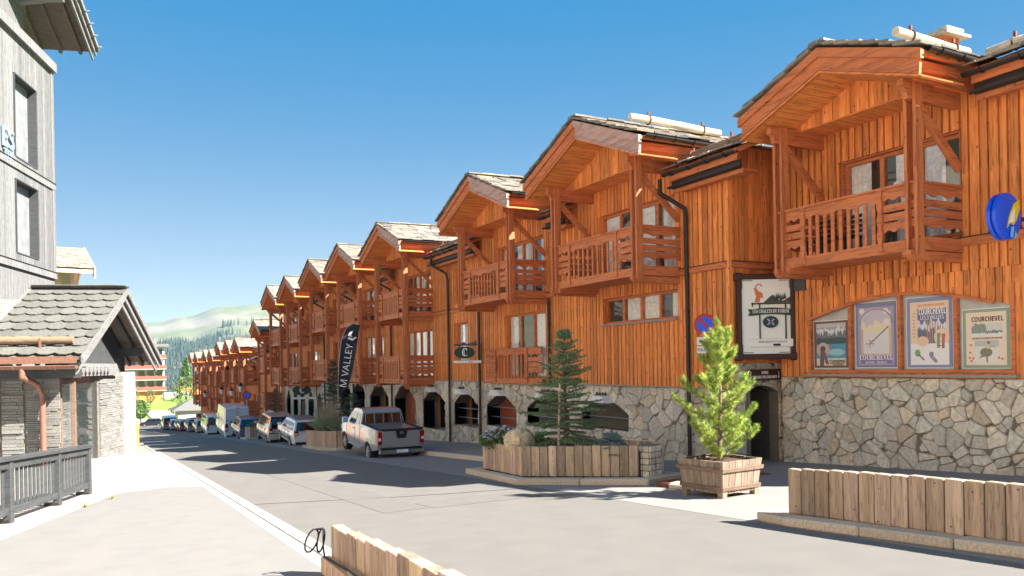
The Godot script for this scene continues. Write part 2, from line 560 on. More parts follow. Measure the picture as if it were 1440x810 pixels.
func build_ground() -> void:
	var st := S.new()
	var zs := []
	var z := 70.0
	while z > -560.0:
		zs.append(z)
		z -= 14.0
	for i in zs.size() - 1:
		for j in 40:
			var x0 := -400.0 + j * 20.0
			var x1 := x0 + 20.0
			st.quad(Vector3(x0, land(x0, zs[i]), zs[i]), Vector3(x1, land(x1, zs[i]), zs[i]), Vector3(x1, land(x1, zs[i + 1]), zs[i + 1]), Vector3(x0, land(x0, zs[i + 1]), zs[i + 1]), Vector3.UP)
	struct(st, "ground", "meadow")
	struct(strip(-4.0, 8.02, 40, -198, 0.0, 0.05), "road", "asphalt")
	struct(strip(-60.0, 22.0, -150, -200, 0.006, 0.05), "road", "asphalt")
	# the bay where the cars stand, the footway behind it with its granite kerb
	struct(strip(8.02, 10.46, 40, -150, 0.004, 0.05), "parking_bay", "bay_paving")
	var k := struct(strip(10.66, 15.6, -19.2, -150, 0.14, 0.3), "footway", "footway")
	var zk := -19.2
	while zk > -62.0:
		var len := rr(0.95, 1.15)
		var kb := S.new()
		kb.bar(at_ground(10.56, zk, 0.05), at_ground(10.56, zk - len + 0.012, 0.05), 0.19, 0.19, Vector3.UP, 0.012)
		part(kb, "kerb_stone", "granite", k)
		zk -= len
	var kr := S.new()
	kr.bar(at_ground(10.56, zk, 0.05), at_ground(10.56, -150, 0.05), 0.19, 0.19)
	part(kr, "kerb", "granite", k)
	struct(strip(10.46, 15.6, 40, -19.2, 0.004, 0.05), "forecourt", "bay_paving")
	# left pavement: kerb, pale concrete and the older pinkish surface near the fence
	var lp := struct(strip(-40.0, 2.2, 40, -41.5, 0.13, 0.3), "pavement", "concrete")
	zk = 8.0
	while zk > -41.4:
		var len2 := rr(0.9, 1.1)
		var kb2 := S.new()
		kb2.bar(at_ground(2.31, zk, 0.045), at_ground(2.31, zk - len2 + 0.014, 0.045), 0.21, 0.19, Vector3.UP, 0.01)
		part(kb2, "kerb_stone", "concrete", lp)
		zk -= len2
	var pp := S.new()
	var pts := [at_ground(2.0, 12, 0.136), at_ground(2.04, -20.0, 0.136), at_ground(1.3, -20.6, 0.136), at_ground(0.25, -19.9, 0.136), at_ground(-0.45, -17.1, 0.136), at_ground(-1.25, -13.9, 0.136), at_ground(-3.4, -5.0, 0.136), at_ground(-6.0, 6.0, 0.136), at_ground(-6.0, 12.0, 0.136)]
	flat_block(pp, pts, 0.0)
	struct(pp, "pavement_patch", "concrete_patch")
	var fs := struct(strip(-12.0, 2.15, -41.5, -74.0, 0.10, 0.3), "footway", "pink_paving")
	var kb3 := S.new()
	kb3.bar(at_ground(2.22, -41.5, 0.03), at_ground(2.22, -74, 0.03), 0.14, 0.18)
	part(kb3, "kerb", "concrete", fs)
	struct(strip(-34.0, 2.15, -74.0, -150.0, 0.05, 0.3), "pavement", "concrete")
	# tar joints across the road and a drain cover on the forecourt
	var tj := S.new()
	for ln in [[Vector2(2.5, -16.4), Vector2(5.4, -15.2)], [Vector2(5.4, -15.2), Vector2(7.9, -14.6)], [Vector2(3.4, -26.0), Vector2(7.8, -24.7)]]:
		var a: Vector2 = ln[0]
		var b: Vector2 = ln[1]
		var d := (b - a).normalized().orthogonal() * 0.018
		tj.quad(at_ground(a.x - d.x, a.y - d.y, 0.004), at_ground(b.x - d.x, b.y - d.y, 0.004), at_ground(b.x + d.x, b.y + d.y, 0.004), at_ground(a.x + d.x, a.y + d.y, 0.004), Vector3.UP)
	struct(tj, "road_joint", "zinc_dark")
	# repaired trenches in the asphalt, a shade darker or paler than the rest
	var ptc := S.new()
	for ln in [[4.2, 5.1, -24.5, -13.2], [5.1, 7.4, -14.0, -13.2], [3.0, 4.6, -39.0, -33.0]]:
		flat_block(ptc, [at_ground(ln[0], ln[2], 0.004), at_ground(ln[1], ln[2] - 0.3, 0.004), at_ground(ln[1] - 0.05, ln[3], 0.004), at_ground(ln[0] + 0.03, ln[3] + 0.1, 0.004)], 0.0)
	struct(ptc, "road_patch", "asphalt_patch")
	for q in [Vector2(12.6, -13.0), Vector2(13.6, -9.0)]:
		var mh := S.new()
		mh.lathe(at_ground(q.x, q.y, 0.0), Vector3.UP, PackedVector2Array([Vector2(0.36, 0.0), Vector2(0.34, 0.016), Vector2(0.0, 0.018)]), 22)
		var dc := part(mh, "drain_cover", "rust_plate", self)
		tag(dc, "round rusty drain cover in the shaded forecourt paving", "drain cover", "drain covers before the stone wall")

func build_hills() -> void:
	var nz := FastNoiseLite.new()
	nz.seed = 12
	nz.frequency = 0.0016
	nz.fractal_octaves = 5
	# the bare mountain: a grid over direction and distance, so far side and flanks exist too
	var peaks := [[-60.0, 3.4], [-20.0, 3.9], [-9.0, 3.4], [-1.0, 3.0], [1.2, 3.05], [3.2, 3.2], [5.0, 3.6], [7.3, 4.35], [9.8, 4.5], [12.0, 4.6], [20.0, 4.9], [34.0, 4.2], [60.0, 3.6]]
	var st := S.new()
	var na := 320
	var nd := 56
	var grid := []
	for i in na + 1:
		var a := lerpf(-60.0, 60.0, float(i) / na)
		var top := 4.0
		for q in peaks.size() - 1:
			if a >= peaks[q][0] and a <= peaks[q + 1][0]:
				top = lerpf(peaks[q][1], peaks[q + 1][1], smoothstep(0.0, 1.0, (a - peaks[q][0]) / (peaks[q + 1][0] - peaks[q][0])))
		var row := []
		for j in nd + 1:
			var d := lerpf(480.0, 4600.0, pow(float(j) / nd, 1.3))
			var x := sin(deg_to_rad(a)) * d
			var z := -cos(deg_to_rad(a)) * d
			var crest := 3300.0 * tan(deg_to_rad(top))
			var t := clampf((d - 1200.0) / 2100.0, 0.0, 1.0)
			var h := -48.0 + (crest + 48.0) * pow(t, 1.1)
			if d > 3300.0:
				h = crest - (d - 3300.0) * 0.30
			h += nz.get_noise_2d(x, z) * 46.0 * clampf(t * 2.2, 0.0, 1.0) * clampf(1.15 - t, 0.0, 1.0)
			row.append(Vector3(x, h, z))
		grid.append(row)
	var tint := func(p: Vector3) -> Color:
		var u := nz.get_noise_2d(p.x * 3.0 + 400.0, p.z * 3.0)
		var w := nz.get_noise_2d(p.x * 0.9, p.z * 0.9 - 900.0)
		var g := Color(0.13, 0.16, 0.06).lerp(Color(0.25, 0.225, 0.13), clampf(0.5 + u * 1.6, 0.0, 1.0))
		return g.lerp(Color(0.28, 0.25, 0.20), clampf((w - 0.12) * 3.0, 0.0, 0.8))
	for i in na:
		for j in nd:
			st.quad(grid[i][j], grid[i + 1][j], grid[i + 1][j + 1], grid[i][j + 1], Vector3.UP)
	for i in st.v.size():
		st.c[i] = tint.call(st.v[i])
	st.smooth(80.0)
	struct(st, "hills", "hill_ground")
	# the forest that covers the lower flank: far too many trees to count
	var cone := S.new()
	for lv in 4:
		var y0 := 2.0 + lv * 4.2
		var r := 3.5 - lv * 0.78
		for q in 7:
			var t0 := TAU * q / 7.0 + lv
			var t1 := TAU * (q + 1) / 7.0 + lv
			var ra := r * (0.82 + 0.3 * fmod(q * 0.37 + lv * 0.21, 1.0))
			cone.tri(Vector3(cos(t0) * ra, y0, sin(t0) * ra), Vector3(cos(t1) * ra, y0 + 0.5, sin(t1) * ra), Vector3(0, y0 + 7.0, 0), Vector3(cos((t0 + t1) / 2), 0.5, sin((t0 + t1) / 2)))
	var mm := MultiMesh.new()
	mm.transform_format = MultiMesh.TRANSFORM_3D
	mm.use_colors = true
	mm.mesh = cone.mesh()
	var xs := []
	var cs := []
	var tries := 0
	while xs.size() < 12000 and tries < 80000:
		tries += 1
		var a := rr(-9.0, 16.0)
		var d := rr(1150.0, 2700.0)
		var x := sin(deg_to_rad(a)) * d
		var z := -cos(deg_to_rad(a)) * d
		var fi := (a + 60.0) / 120.0 * na
		var fj := pow((d - 480.0) / 4120.0, 1.0 / 1.3) * nd
		var i := int(fi)
		var j := int(fj)
		var h0 := lerpf((grid[i][j] as Vector3).y, (grid[i + 1][j] as Vector3).y, fi - i)
		var h1 := lerpf((grid[i][j + 1] as Vector3).y, (grid[i + 1][j + 1] as Vector3).y, fi - i)
		var h := lerpf(h0, h1, fj - j)
		var edge := 1850.0 + 30.0 * a + nz.get_noise_2d(x * 5.0, z * 5.0) * 900.0
		if a < 2.6:
			edge += 250.0
		if d > edge or nz.get_noise_2d(x * 4.0 + 77.0, z * 4.0) > 0.32:
			continue
		var s := rr(0.6, 1.1)
		xs.append(Transform3D(Basis(Vector3.UP, rr(0, TAU)).scaled(Vector3(s, s * rr(0.9, 1.25), s)), Vector3(x, h - 1.0, z)))
		var t := rr(0.7, 1.2)
		cs.append(Color(0.035 * t, 0.06 * t, 0.035 * t))
	mm.instance_count = xs.size()
	for i in xs.size():
		mm.set_instance_transform(i, xs[i])
		mm.set_instance_color(i, cs[i])
	var o := MultiMeshInstance3D.new()
	o.multimesh = mm
	o.material_override = M["needle"]
	o.name = "forest"
	add_child(o)
	stuff(tag(o, "dark conifer forest covering the lower flank of the far mountain", "forest"))

# ---------------------------------------------------------------- timber buildings (meshes given in street coordinates)
func off(parent: Node) -> Vector3:
	return -(parent as Node3D).position if parent.get_parent() == self and parent != self else Vector3.ZERO

func wp(st, called: String, m, parent: Node3D) -> MeshInstance3D:
	return part(st, called, m, parent, Transform3D(Basis.IDENTITY, off(parent)))

func wpiece(called: String, m, parent: Node3D, o: Vector3, s: Vector3, bs := Basis.IDENTITY) -> MeshInstance3D:
	return piece(called, m, parent, o + off(parent), s, bs)

# a wall slab of thickness th behind the plane x, with rectangular openings [z0, z1, y0, y1]
func wall_slab(st: S, x: float, th: float, z0: float, z1: float, y0: float, y1: float, holes: Array) -> void:
	var zc := [z0, z1]
	for h in holes:
		for q in [h[0], h[1]]:
			if q > z0 and q < z1:
				zc.append(q)
	zc.sort()
	for i in zc.size() - 1:
		var za: float = zc[i]
		var zb: float = zc[i + 1]
		if zb - za < 1e-4:
			continue
		var mid := (za + zb) / 2
		var cuts := []
		for h in holes:
			if h[0] < mid and h[1] > mid:
				cuts.append([h[2], h[3]])
		cuts.sort()
		var y := y0
		for cq in cuts:
			if cq[0] > y:
				st.box(Vector3(x + th / 2, (y + cq[0]) / 2, mid), Vector3(th, cq[0] - y, zb - za))
			y = maxf(y, cq[1])
		if y < y1:
			st.box(Vector3(x + th / 2, (y + y1) / 2, mid), Vector3(th, y1 - y, zb - za))

# upright boards in front of the plane x; single boards as parts, or one joined part for walls too far to pick apart
func cladding(B: Node3D, x: float, z0: float, z1: float, y0: float, y1: float, holes: Array, pre: String, single := true, pitch := 0.205) -> void:
	var st := S.new()
	var z := z0 + 0.02
	var i := 0
	while z < z1 - 0.03:
		var w := (0.165 if i % 2 == 0 else 0.125) * rr(0.92, 1.08)
		w = minf(w, z1 - z)
		var mid := z + w / 2
		var cuts := []
		for h in holes:
			if h[0] - 0.02 < mid and h[1] + 0.02 > mid:
				cuts.append([h[2], h[3]])
		cuts.sort()
		var y := y0
		var segs := []
		for cq in cuts:
			if cq[0] > y + 0.05:
				segs.append([y, cq[0]])
			y = maxf(y, cq[1])
		if y < y1 - 0.05:
			segs.append([y, y1])
		var th := 0.048 + rr(0, 0.006)
		for sg in segs:
			var o := Vector3(x - th / 2, (sg[0] + sg[1]) / 2, mid)
			var s := Vector3(th, sg[1] - sg[0], w)
			if single:
				wpiece("board", tone(pre), B, o, s)
			else:
				var q := rr(0.78, 1.0)
				st.k = Color(q, q * rr(0.96, 1.0), q * rr(0.92, 1.0))
				st.box(o, s)
		z += w + 0.046
		i += 1
	if not single:
		stuff(wp(st, "board_cladding", pre + "0", B))

func arch_poly(zl: float, zr: float, y0: float, ys: float, yt: float) -> PackedVector2Array:
	# opening in (z, y): straight sides to the springing ys, segmental head to yt
	var p := PackedVector2Array([Vector2(zl, y0), Vector2(zr, y0)])
	for i in 13:
		var t := float(i) / 12.0
		p.append(Vector2(lerpf(zr, zl, t), ys + (yt - ys) * sin(PI * t)))
	return p

# rubble stones over the region (polygon in u, y), laid out from o along uu and up, proud of the wall along out
func rubble(B: Node3D, region: PackedVector2Array, holes: Array, o: Vector3, uu: Vector3, out: Vector3, size: float, single: bool, depth := 0.05, m := "stone") -> void:
	var lo := region[0]
	var hi := region[0]
	for p in region:
		lo = lo.min(p)
		hi = hi.max(p)
	lo -= Vector2(size, size)
	hi += Vector2(size, size)
	var nx := int((hi.x - lo.x) / size) + 1
	var ny := int((hi.y - lo.y) / (size * 0.72)) + 1
	var seeds := {}
	var wgt := {}
	for i in nx:
		for j in ny:
			if rng.randf() < 0.16:
				continue
			seeds[Vector2i(i, j)] = lo + Vector2((i + 0.5 + rr(-0.46, 0.46) + (0.25 if j % 2 else -0.25)) * size, (j + 0.5 + rr(-0.44, 0.44)) * size * 0.72)
	for key in seeds:
		wgt[key] = rr(-1.0, 1.0)
	var joined := S.new()
	for key in seeds:
		var sd: Vector2 = seeds[key]
		var poly := PackedVector2Array([sd + Vector2(-2, -2) * size, sd + Vector2(2, -2) * size, sd + Vector2(2, 2) * size, sd + Vector2(-2, 2) * size])
		for di in range(-2, 3):
			for dj in range(-2, 3):
				var k2: Vector2i = key + Vector2i(di, dj)
				if (di == 0 and dj == 0) or not seeds.has(k2):
					continue
				var ot: Vector2 = seeds[k2]
				var nn := (ot - sd).normalized()
				var lim := nn.dot(sd.lerp(ot, 0.5 + 0.16 * (wgt[key] - wgt[k2]))) - 0.006
				poly = half(poly, nn, lim)
		if poly.size() < 3:
			continue
		var keep: Array = Geometry2D.intersect_polygons(poly, region)
		for hq in holes:
			var nk: Array = []
			for q in keep:
				nk.append_array(Geometry2D.clip_polygons(q, hq))
			keep = nk
		for q in keep:
			var ar := 0.0
			for i in q.size():
				ar += q[i].cross(q[(i + 1) % q.size()])
			if absf(ar) < 0.012:
				continue
			var st: S = S.new() if single else joined
			var tn := rr(0.66, 1.0)
			var warm := rng.randf()
			if warm > 0.86:
				st.k = Color(tn, tn * 0.90, tn * 0.76)
			elif warm < 0.3:
				st.k = Color(tn * 0.92, tn * 0.95, tn * 0.92)
			else:
				st.k = Color(tn, tn * 0.97, tn * 0.91)
			st.prism(q, o, uu, Vector3.UP, out * depth * rr(0.5, 1.5), 0.020, false)
			if single and not st.v.is_empty():
				wp(st, "stone", m, B)
	if not single:
		stuff(wp(joined, "stonework", m, B))

func half(poly: PackedVector2Array, nn: Vector2, lim: float) -> PackedVector2Array:
	var r := PackedVector2Array()
	var m := poly.size()
	for i in m:
		var a := poly[i]
		var b := poly[(i + 1) % m]
		var da := nn.dot(a) - lim
		var db := nn.dot(b) - lim
		if da <= 0.0:
			r.append(a)
		if (da < 0.0 and db > 0.0) or (da > 0.0 and db < 0.0):
			r.append(a.lerp(b, da / (da - db)))
	return r

# closed room behind an opening: back, floor, ceiling, two sides
func room_box(st: S, x: float, dp: float, z0: float, z1: float, y0: float, y1: float) -> void:
	var zc := (z0 + z1) / 2
	var yc := (y0 + y1) / 2
	st.box(Vector3(x + dp, yc, zc), Vector3(0.06, y1 - y0 + 0.12, z1 - z0 + 0.12))
	st.box(Vector3(x + dp / 2, y0 - 0.03, zc), Vector3(dp, 0.06, z1 - z0 + 0.1))
	st.box(Vector3(x + dp / 2, y1 + 0.03, zc), Vector3(dp, 0.06, z1 - z0 + 0.1))
	for zz in [z0 - 0.03, z1 + 0.03]:
		st.box(Vector3(x + dp / 2, yc, zz), Vector3(dp, y1 - y0, 0.06))

# window on a wall facing -x: timber frame, panes, curtains, a dark room behind
func window(B: Node3D, x: float, z0: float, z1: float, y0: float, y1: float, n: int, wood: String, curtain := true, depth := 0.16) -> void:
	var f := S.new()
	var xf := x + depth
	var t := 0.075
	var w := z1 - z0
	f.box(Vector3(xf, y0 + t / 2, (z0 + z1) / 2), Vector3(0.08, t, w))
	f.box(Vector3(xf, y1 - t / 2, (z0 + z1) / 2), Vector3(0.08, t, w))
	for i in n + 1:
		var zz := lerpf(z0 + t / 2, z1 - t / 2, float(i) / n)
		f.box(Vector3(xf - 0.003, (y0 + y1) / 2, zz), Vector3(0.086, y1 - y0 - 0.01, t if i % n == 0 else t * 1.4))
	# reveals
	for s in [[z0, -1.0], [z1, 1.0]]:
		f.box(Vector3(x + depth / 2 + 0.02, (y0 + y1) / 2, s[0] + s[1] * 0.012), Vector3(depth + 0.06, y1 - y0, 0.022))
	f.box(Vector3(x + depth / 2 + 0.02, y1 + 0.012, (z0 + z1) / 2), Vector3(depth + 0.06, 0.022, w))
	var win := wp(f, "window", wood, B)
	for i in n:
		var za := lerpf(z0 + t / 2, z1 - t / 2, float(i) / n) + t * 0.6
		var zb := lerpf(z0 + t / 2, z1 - t / 2, float(i + 1) / n) - t * 0.6
		var p := S.new()
		p.box(Vector3(xf + 0.012, (y0 + y1) / 2, (za + zb) / 2), Vector3(0.012, y1 - y0 - 2 * t, zb - za))
		wp(p, "pane", "glass", win)
		if curtain and rng.randf() < 0.86:
			var cu := S.new()
			var share := rr(0.45, 1.0)
			var from_left := i % 2 == 0
			var m := 14
			for q in m:
				var u0 := float(q) / m * share
				var u1 := float(q + 1) / m * share
				if not from_left:
					u0 = 1.0 - u0
					u1 = 1.0 - u1
				var xa := xf + 0.045 + 0.018 * sin(q * 2.1)
				var xb := xf + 0.045 + 0.018 * sin((q + 1) * 2.1)
				cu.quad(Vector3(xa, y0 + t, lerpf(za, zb, u0)), Vector3(xb, y0 + t, lerpf(za, zb, u1)), Vector3(xb, y1 - t, lerpf(za, zb, u1)), Vector3(xa, y1 - t, lerpf(za, zb, u0)), Vector3(-1, 0, 0))
			wp(cu, "curtain", "cloth", win)
	var room := S.new()
	room_box(room, x + depth + 0.07, 2.6, z0 - 0.3, z1 + 0.3, y0 - 0.05, y1 + 0.1)
	wp(room, "room", "dark_room", win)

# wavy lower edge for the cut-out balcony boards: polygon in (u, y)
func wavy(u0: float, u1: float, yt: float, yb: float, up := false) -> PackedVector2Array:
	var p := PackedVector2Array()
	var m := maxi(6, int((u1 - u0) / 0.05))
	if up:
		p.append(Vector2(u0, yb))
		p.append(Vector2(u1, yb))
		for i in m + 1:
			p.append(Vector2(lerpf(u1, u0, float(i) / m), yt - 0.03 + 0.03 * cos(TAU * i * 3.0 / m)))
	else:
		p.append(Vector2(u1, yt))
		p.append(Vector2(u0, yt))
		for i in m + 1:
			p.append(Vector2(lerpf(u0, u1, float(i) / m), yb + 0.03 - 0.03 * cos(TAU * i * 3.0 / m)))
	return p

# balcony: front at x = xf between z0 and z1, sides back to the wall xw; yb is the underside
func balcony(B: Node3D, xf: float, xw: float, z0: float, z1: float, yb: float, h: float, pre: String, near: bool, sides := true, hull := true) -> void:
	var wh := pre + "_h"
	var fl := S.new()
	if hull:
		fl.box(Vector3((xf + xw) / 2 + 0.02, yb + 0.09, (z0 + z1) / 2), Vector3(xw - xf - 0.06, 0.10, z1 - z0 - 0.12))
		for zz in [z0 + 0.25, z1 - 0.25]:
			fl.box(Vector3((xf + xw) / 2, yb - 0.04, zz), Vector3(xw - xf + 0.1, 0.16, 0.12))
	else:
		fl.box(Vector3(xf + 0.06, yb + 0.06, (z0 + z1) / 2), Vector3(0.05, 0.08, z1 - z0 - 0.1))
	var bal := wp(fl, "balcony", pre + "_h", B)
	var yt := yb + h
	var w := z1 - z0
	var hb := h - 0.22                     # clear band between bottom board and cap
	# bottom board, top board and cap of the front
	wpiece("bottom_board", wh, bal, Vector3(xf, yb + 0.11, (z0 + z1) / 2), Vector3(0.045, 0.22, w))
	wpiece("hand_rail", wh, bal, Vector3(xf, yt - 0.02, (z0 + z1) / 2), Vector3(0.12, 0.045, w + 0.05))
	var a := z0 + w * 0.20
	var b := z1 - w * 0.23
	var top := yt - 0.045
	var ux := Vector3(0, 0, 1)
	var tb := S.new()
	for seg in [[z0, a - 0.05], [a + 0.05, b - 0.05], [b + 0.05, z1]]:
		tb.prism(wavy(seg[0], seg[1], top, top - 0.25), Vector3(xf + 0.018, 0, 0), ux, Vector3.UP, Vector3(-0.036, 0, 0))
	wp(tb, "top_board", wh, bal)
	for zz in [a, b]:
		var sp := S.new()
		var pl := PackedVector2Array()
		var m := 16
		for i in m + 1:
			pl.append(Vector2(0.052 + 0.014 * cos(i * 1.55), lerpf(yb + 0.05, top, float(i) / m)))
		for i in m + 1:
			pl.append(Vector2(-0.052 - 0.014 * cos((m - i) * 1.55), lerpf(top, yb + 0.05, float(i) / m)))
		sp.prism(pl, Vector3(xf - 0.02, 0, zz), ux, Vector3.UP, Vector3(-0.045, 0, 0))
		wp(sp, "shaped_post", wh, bal)
	# horizontal slats left and right of the middle
	var lev := [[0.26, 0.44], [0.47, 0.60], [0.635, 0.765]]
	var y0 := yb + 0.22
	for seg in [[z0, a - 0.05], [b + 0.05, z1]]:
		for i in 3:
			var ya: float = y0 + hb * lev[i][0] - 0.10
			var yc: float = y0 + hb * lev[i][1] - 0.10
			if i == 0:
				var sl := S.new()
				sl.prism(wavy(seg[0], seg[1], yc, ya), Vector3(xf + 0.016, 0, 0), ux, Vector3.UP, Vector3(-0.032, 0, 0))
				wp(sl, "slat", wh, bal)
			else:
				wpiece("slat", wh, bal, Vector3(xf, (ya + yc) / 2, (seg[0] + seg[1]) / 2), Vector3(0.032, yc - ya, seg[1] - seg[0]))
	# upright balusters in the middle
	var nb := 9
	for i in nb:
		var zz := lerpf(a + 0.05, b - 0.05, (i + 0.6) / (nb + 0.2))
		if near:
			wpiece("baluster", wh, bal, Vector3(xf, (y0 + top - 0.2) / 2, zz), Vector3(0.03, top - 0.2 - y0, 0.085))
		else:
			wpiece("baluster", pre + "_trim_v", bal, Vector3(xf, (y0 + top - 0.2) / 2, zz), Vector3(0.03, top - 0.2 - y0, 0.15))
	if not sides:
		return
	for s in [[z1, 1.0], [z0, -1.0]]:
		var zz: float = s[0]
		var xm := (xf + xw) / 2
		var lx := xw - xf
		wpiece("bottom_board", wh, bal, Vector3(xm, yb + 0.13, zz), Vector3(lx, 0.26, 0.04))
		wpiece("hand_rail", wh, bal, Vector3(xm, yt - 0.02, zz), Vector3(lx, 0.045, 0.11))
		var t2 := S.new()
		t2.prism(wavy(xf + 0.03, xw, top, top - 0.24), Vector3(0, 0, zz - 0.018), Vector3(1, 0, 0), Vector3.UP, Vector3(0, 0, 0.036))
		wp(t2, "top_board", wh, bal)
		for i in 3:
			var ya: float = y0 + hb * lev[i][0] - 0.08
			var yc: float = y0 + hb * lev[i][1] - 0.08
			if i == 0:
				var s2 := S.new()
				s2.prism(wavy(xf + 0.03, xw, yc, ya), Vector3(0, 0, zz - 0.016), Vector3(1, 0, 0), Vector3.UP, Vector3(0, 0, 0.032))
				wp(s2, "slat", wh, bal)
			else:
				wpiece("slat", wh, bal, Vector3(xm, (ya + yc) / 2, zz), Vector3(lx, yc - ya, 0.032))

# stone slabs over a roof plane: origin o at the eave corner, u along the eave, v up the slope
func slabs(B: Node3D, o: Vector3, u: Vector3, lu: float, v: Vector3, lv: float, single: bool, exposure := 0.36, wid := 0.52) -> void:
	var nn := v.cross(u).normalized()
	if nn.y < 0:
		nn = -nn
	var st := S.new()
	var s := -0.06
	while s < lv - 0.03:
		var du := rr(-0.3, -0.02)
		while du < lu:
			var w := wid * rr(0.6, 1.35)
			var a := maxf(du, -0.06)
			var b := minf(du + w - 0.014, lu + 0.05)
			if b - a > 0.10:
				var len := minf(exposure * 1.75, lv - s + 0.05) * rr(0.93, 1.06)
				var th := rr(0.028, 0.055)
				var tilt := v.rotated(u.normalized(), 0.0)
				var cen := o + u * ((a + b) / 2) + v * (s + len / 2 + rr(-0.05, 0.03)) + nn * (0.062 + rr(0.0, 0.035))
				var bas := Basis(u, nn, u.cross(nn)) * Basis.from_euler(Vector3(0, rr(-0.05, 0.05), rr(-0.02, 0.02)))
				# each course rides on the one below: tip the lower edge up
				var tipped := Basis(u, (-0.085 if u.cross(nn).dot(v) < 0 else 0.085)) * bas
				var col := rr(0.40, 0.72)
				if single:
					wpiece("roof_slab", slab_tone(), B, cen, Vector3(b - a, th, len), tipped)
				else:
					st.k = Color(col, col * rr(0.95, 1.0), col * rr(0.86, 1.0))
					st.box(cen, Vector3(b - a, th, len), tipped)
			du += w
		s += exposure * rr(0.9, 1.08)
	if not single:
		stuff(wp(st, "roof_slabs", "slab_stone", B))

func slab_tone() -> String:
	var k := rng.randi_range(0, 4)
	var key := "slab_%d" % k
	if not M.has(key):
		var m: StandardMaterial3D = M["slab_stone"].duplicate()
		m.albedo_color = [c8(158, 152, 141), c8(136, 131, 122), c8(170, 160, 142), c8(120, 117, 110), c8(149, 138, 120)][k]
		m.resource_name = key
		M[key] = m
	return key

# half-round gutter with brackets
func gutter(B: Node3D, a: Vector3, b: Vector3, r: float, m := "zinc", brackets := true) -> void:
	var st := S.new()
	var d := (b - a).normalized()
	var sd := d.cross(Vector3.UP).normalized()
	var pts := PackedVector2Array()
	for i in 9:
		var t := PI + PI * i / 8.0
		pts.append(Vector2(cos(t) * r, sin(t) * r))
	for i in 9:
		var t := TAU - PI * i / 8.0
		pts.append(Vector2(cos(t) * (r - 0.012), sin(t) * (r - 0.012) + 0.001))
	st.prism(pts, a, sd, Vector3.UP, b - a)
	if brackets:
		var n := int(a.distance_to(b) / 0.62)
		for i in n:
			var p := a.lerp(b, (i + 0.5) / n)
			for q in 8:
				var t0 := PI + PI * q / 8.0
				var t1 := PI + PI * (q + 1) / 8.0
				st.bar(p + sd * cos(t0) * (r + 0.012) + Vector3.UP * sin(t0) * (r + 0.012), p + sd * cos(t1) * (r + 0.012) + Vector3.UP * sin(t1) * (r + 0.012), 0.03, 0.02, d)
	wp(st, "gutter", m, B)

func log_on(B: Node3D, a: Vector3, b: Vector3, r: float, m: String) -> void:
	var st := S.new()
	var p := PackedVector3Array()
	for i in 5:
		p.append(a.lerp(b, i / 4.0) + Vector3(0, rr(-0.012, 0.012), 0))
	for i in 4:
		st.cyl(p[i], p[i + 1], r * rr(0.95, 1.05), r * rr(0.95, 1.05), 12)
	var lg := wp(st, "snow_log", m, B)
	for t in [0.2, 0.8]:
		var q := a.lerp(b, t)
		var sp := S.new()
		var d := (b - a).normalized()
		for i in 10:
			var t0 := TAU * i / 10.0
			var t1 := TAU * (i + 1) / 10.0
			var sd := d.cross(Vector3.UP).normalized()
			sp.bar(q + (sd * cos(t0) + Vector3.UP * sin(t0)) * (r + 0.01), q + (sd * cos(t1) + Vector3.UP * sin(t1)) * (r + 0.01), 0.05, 0.018, d)
		sp.box(q + Vector3(0, r + 0.06, 0), Vector3(0.05, 0.14, 0.05))
		wp(sp, "log_strap", "rust_plate", lg)

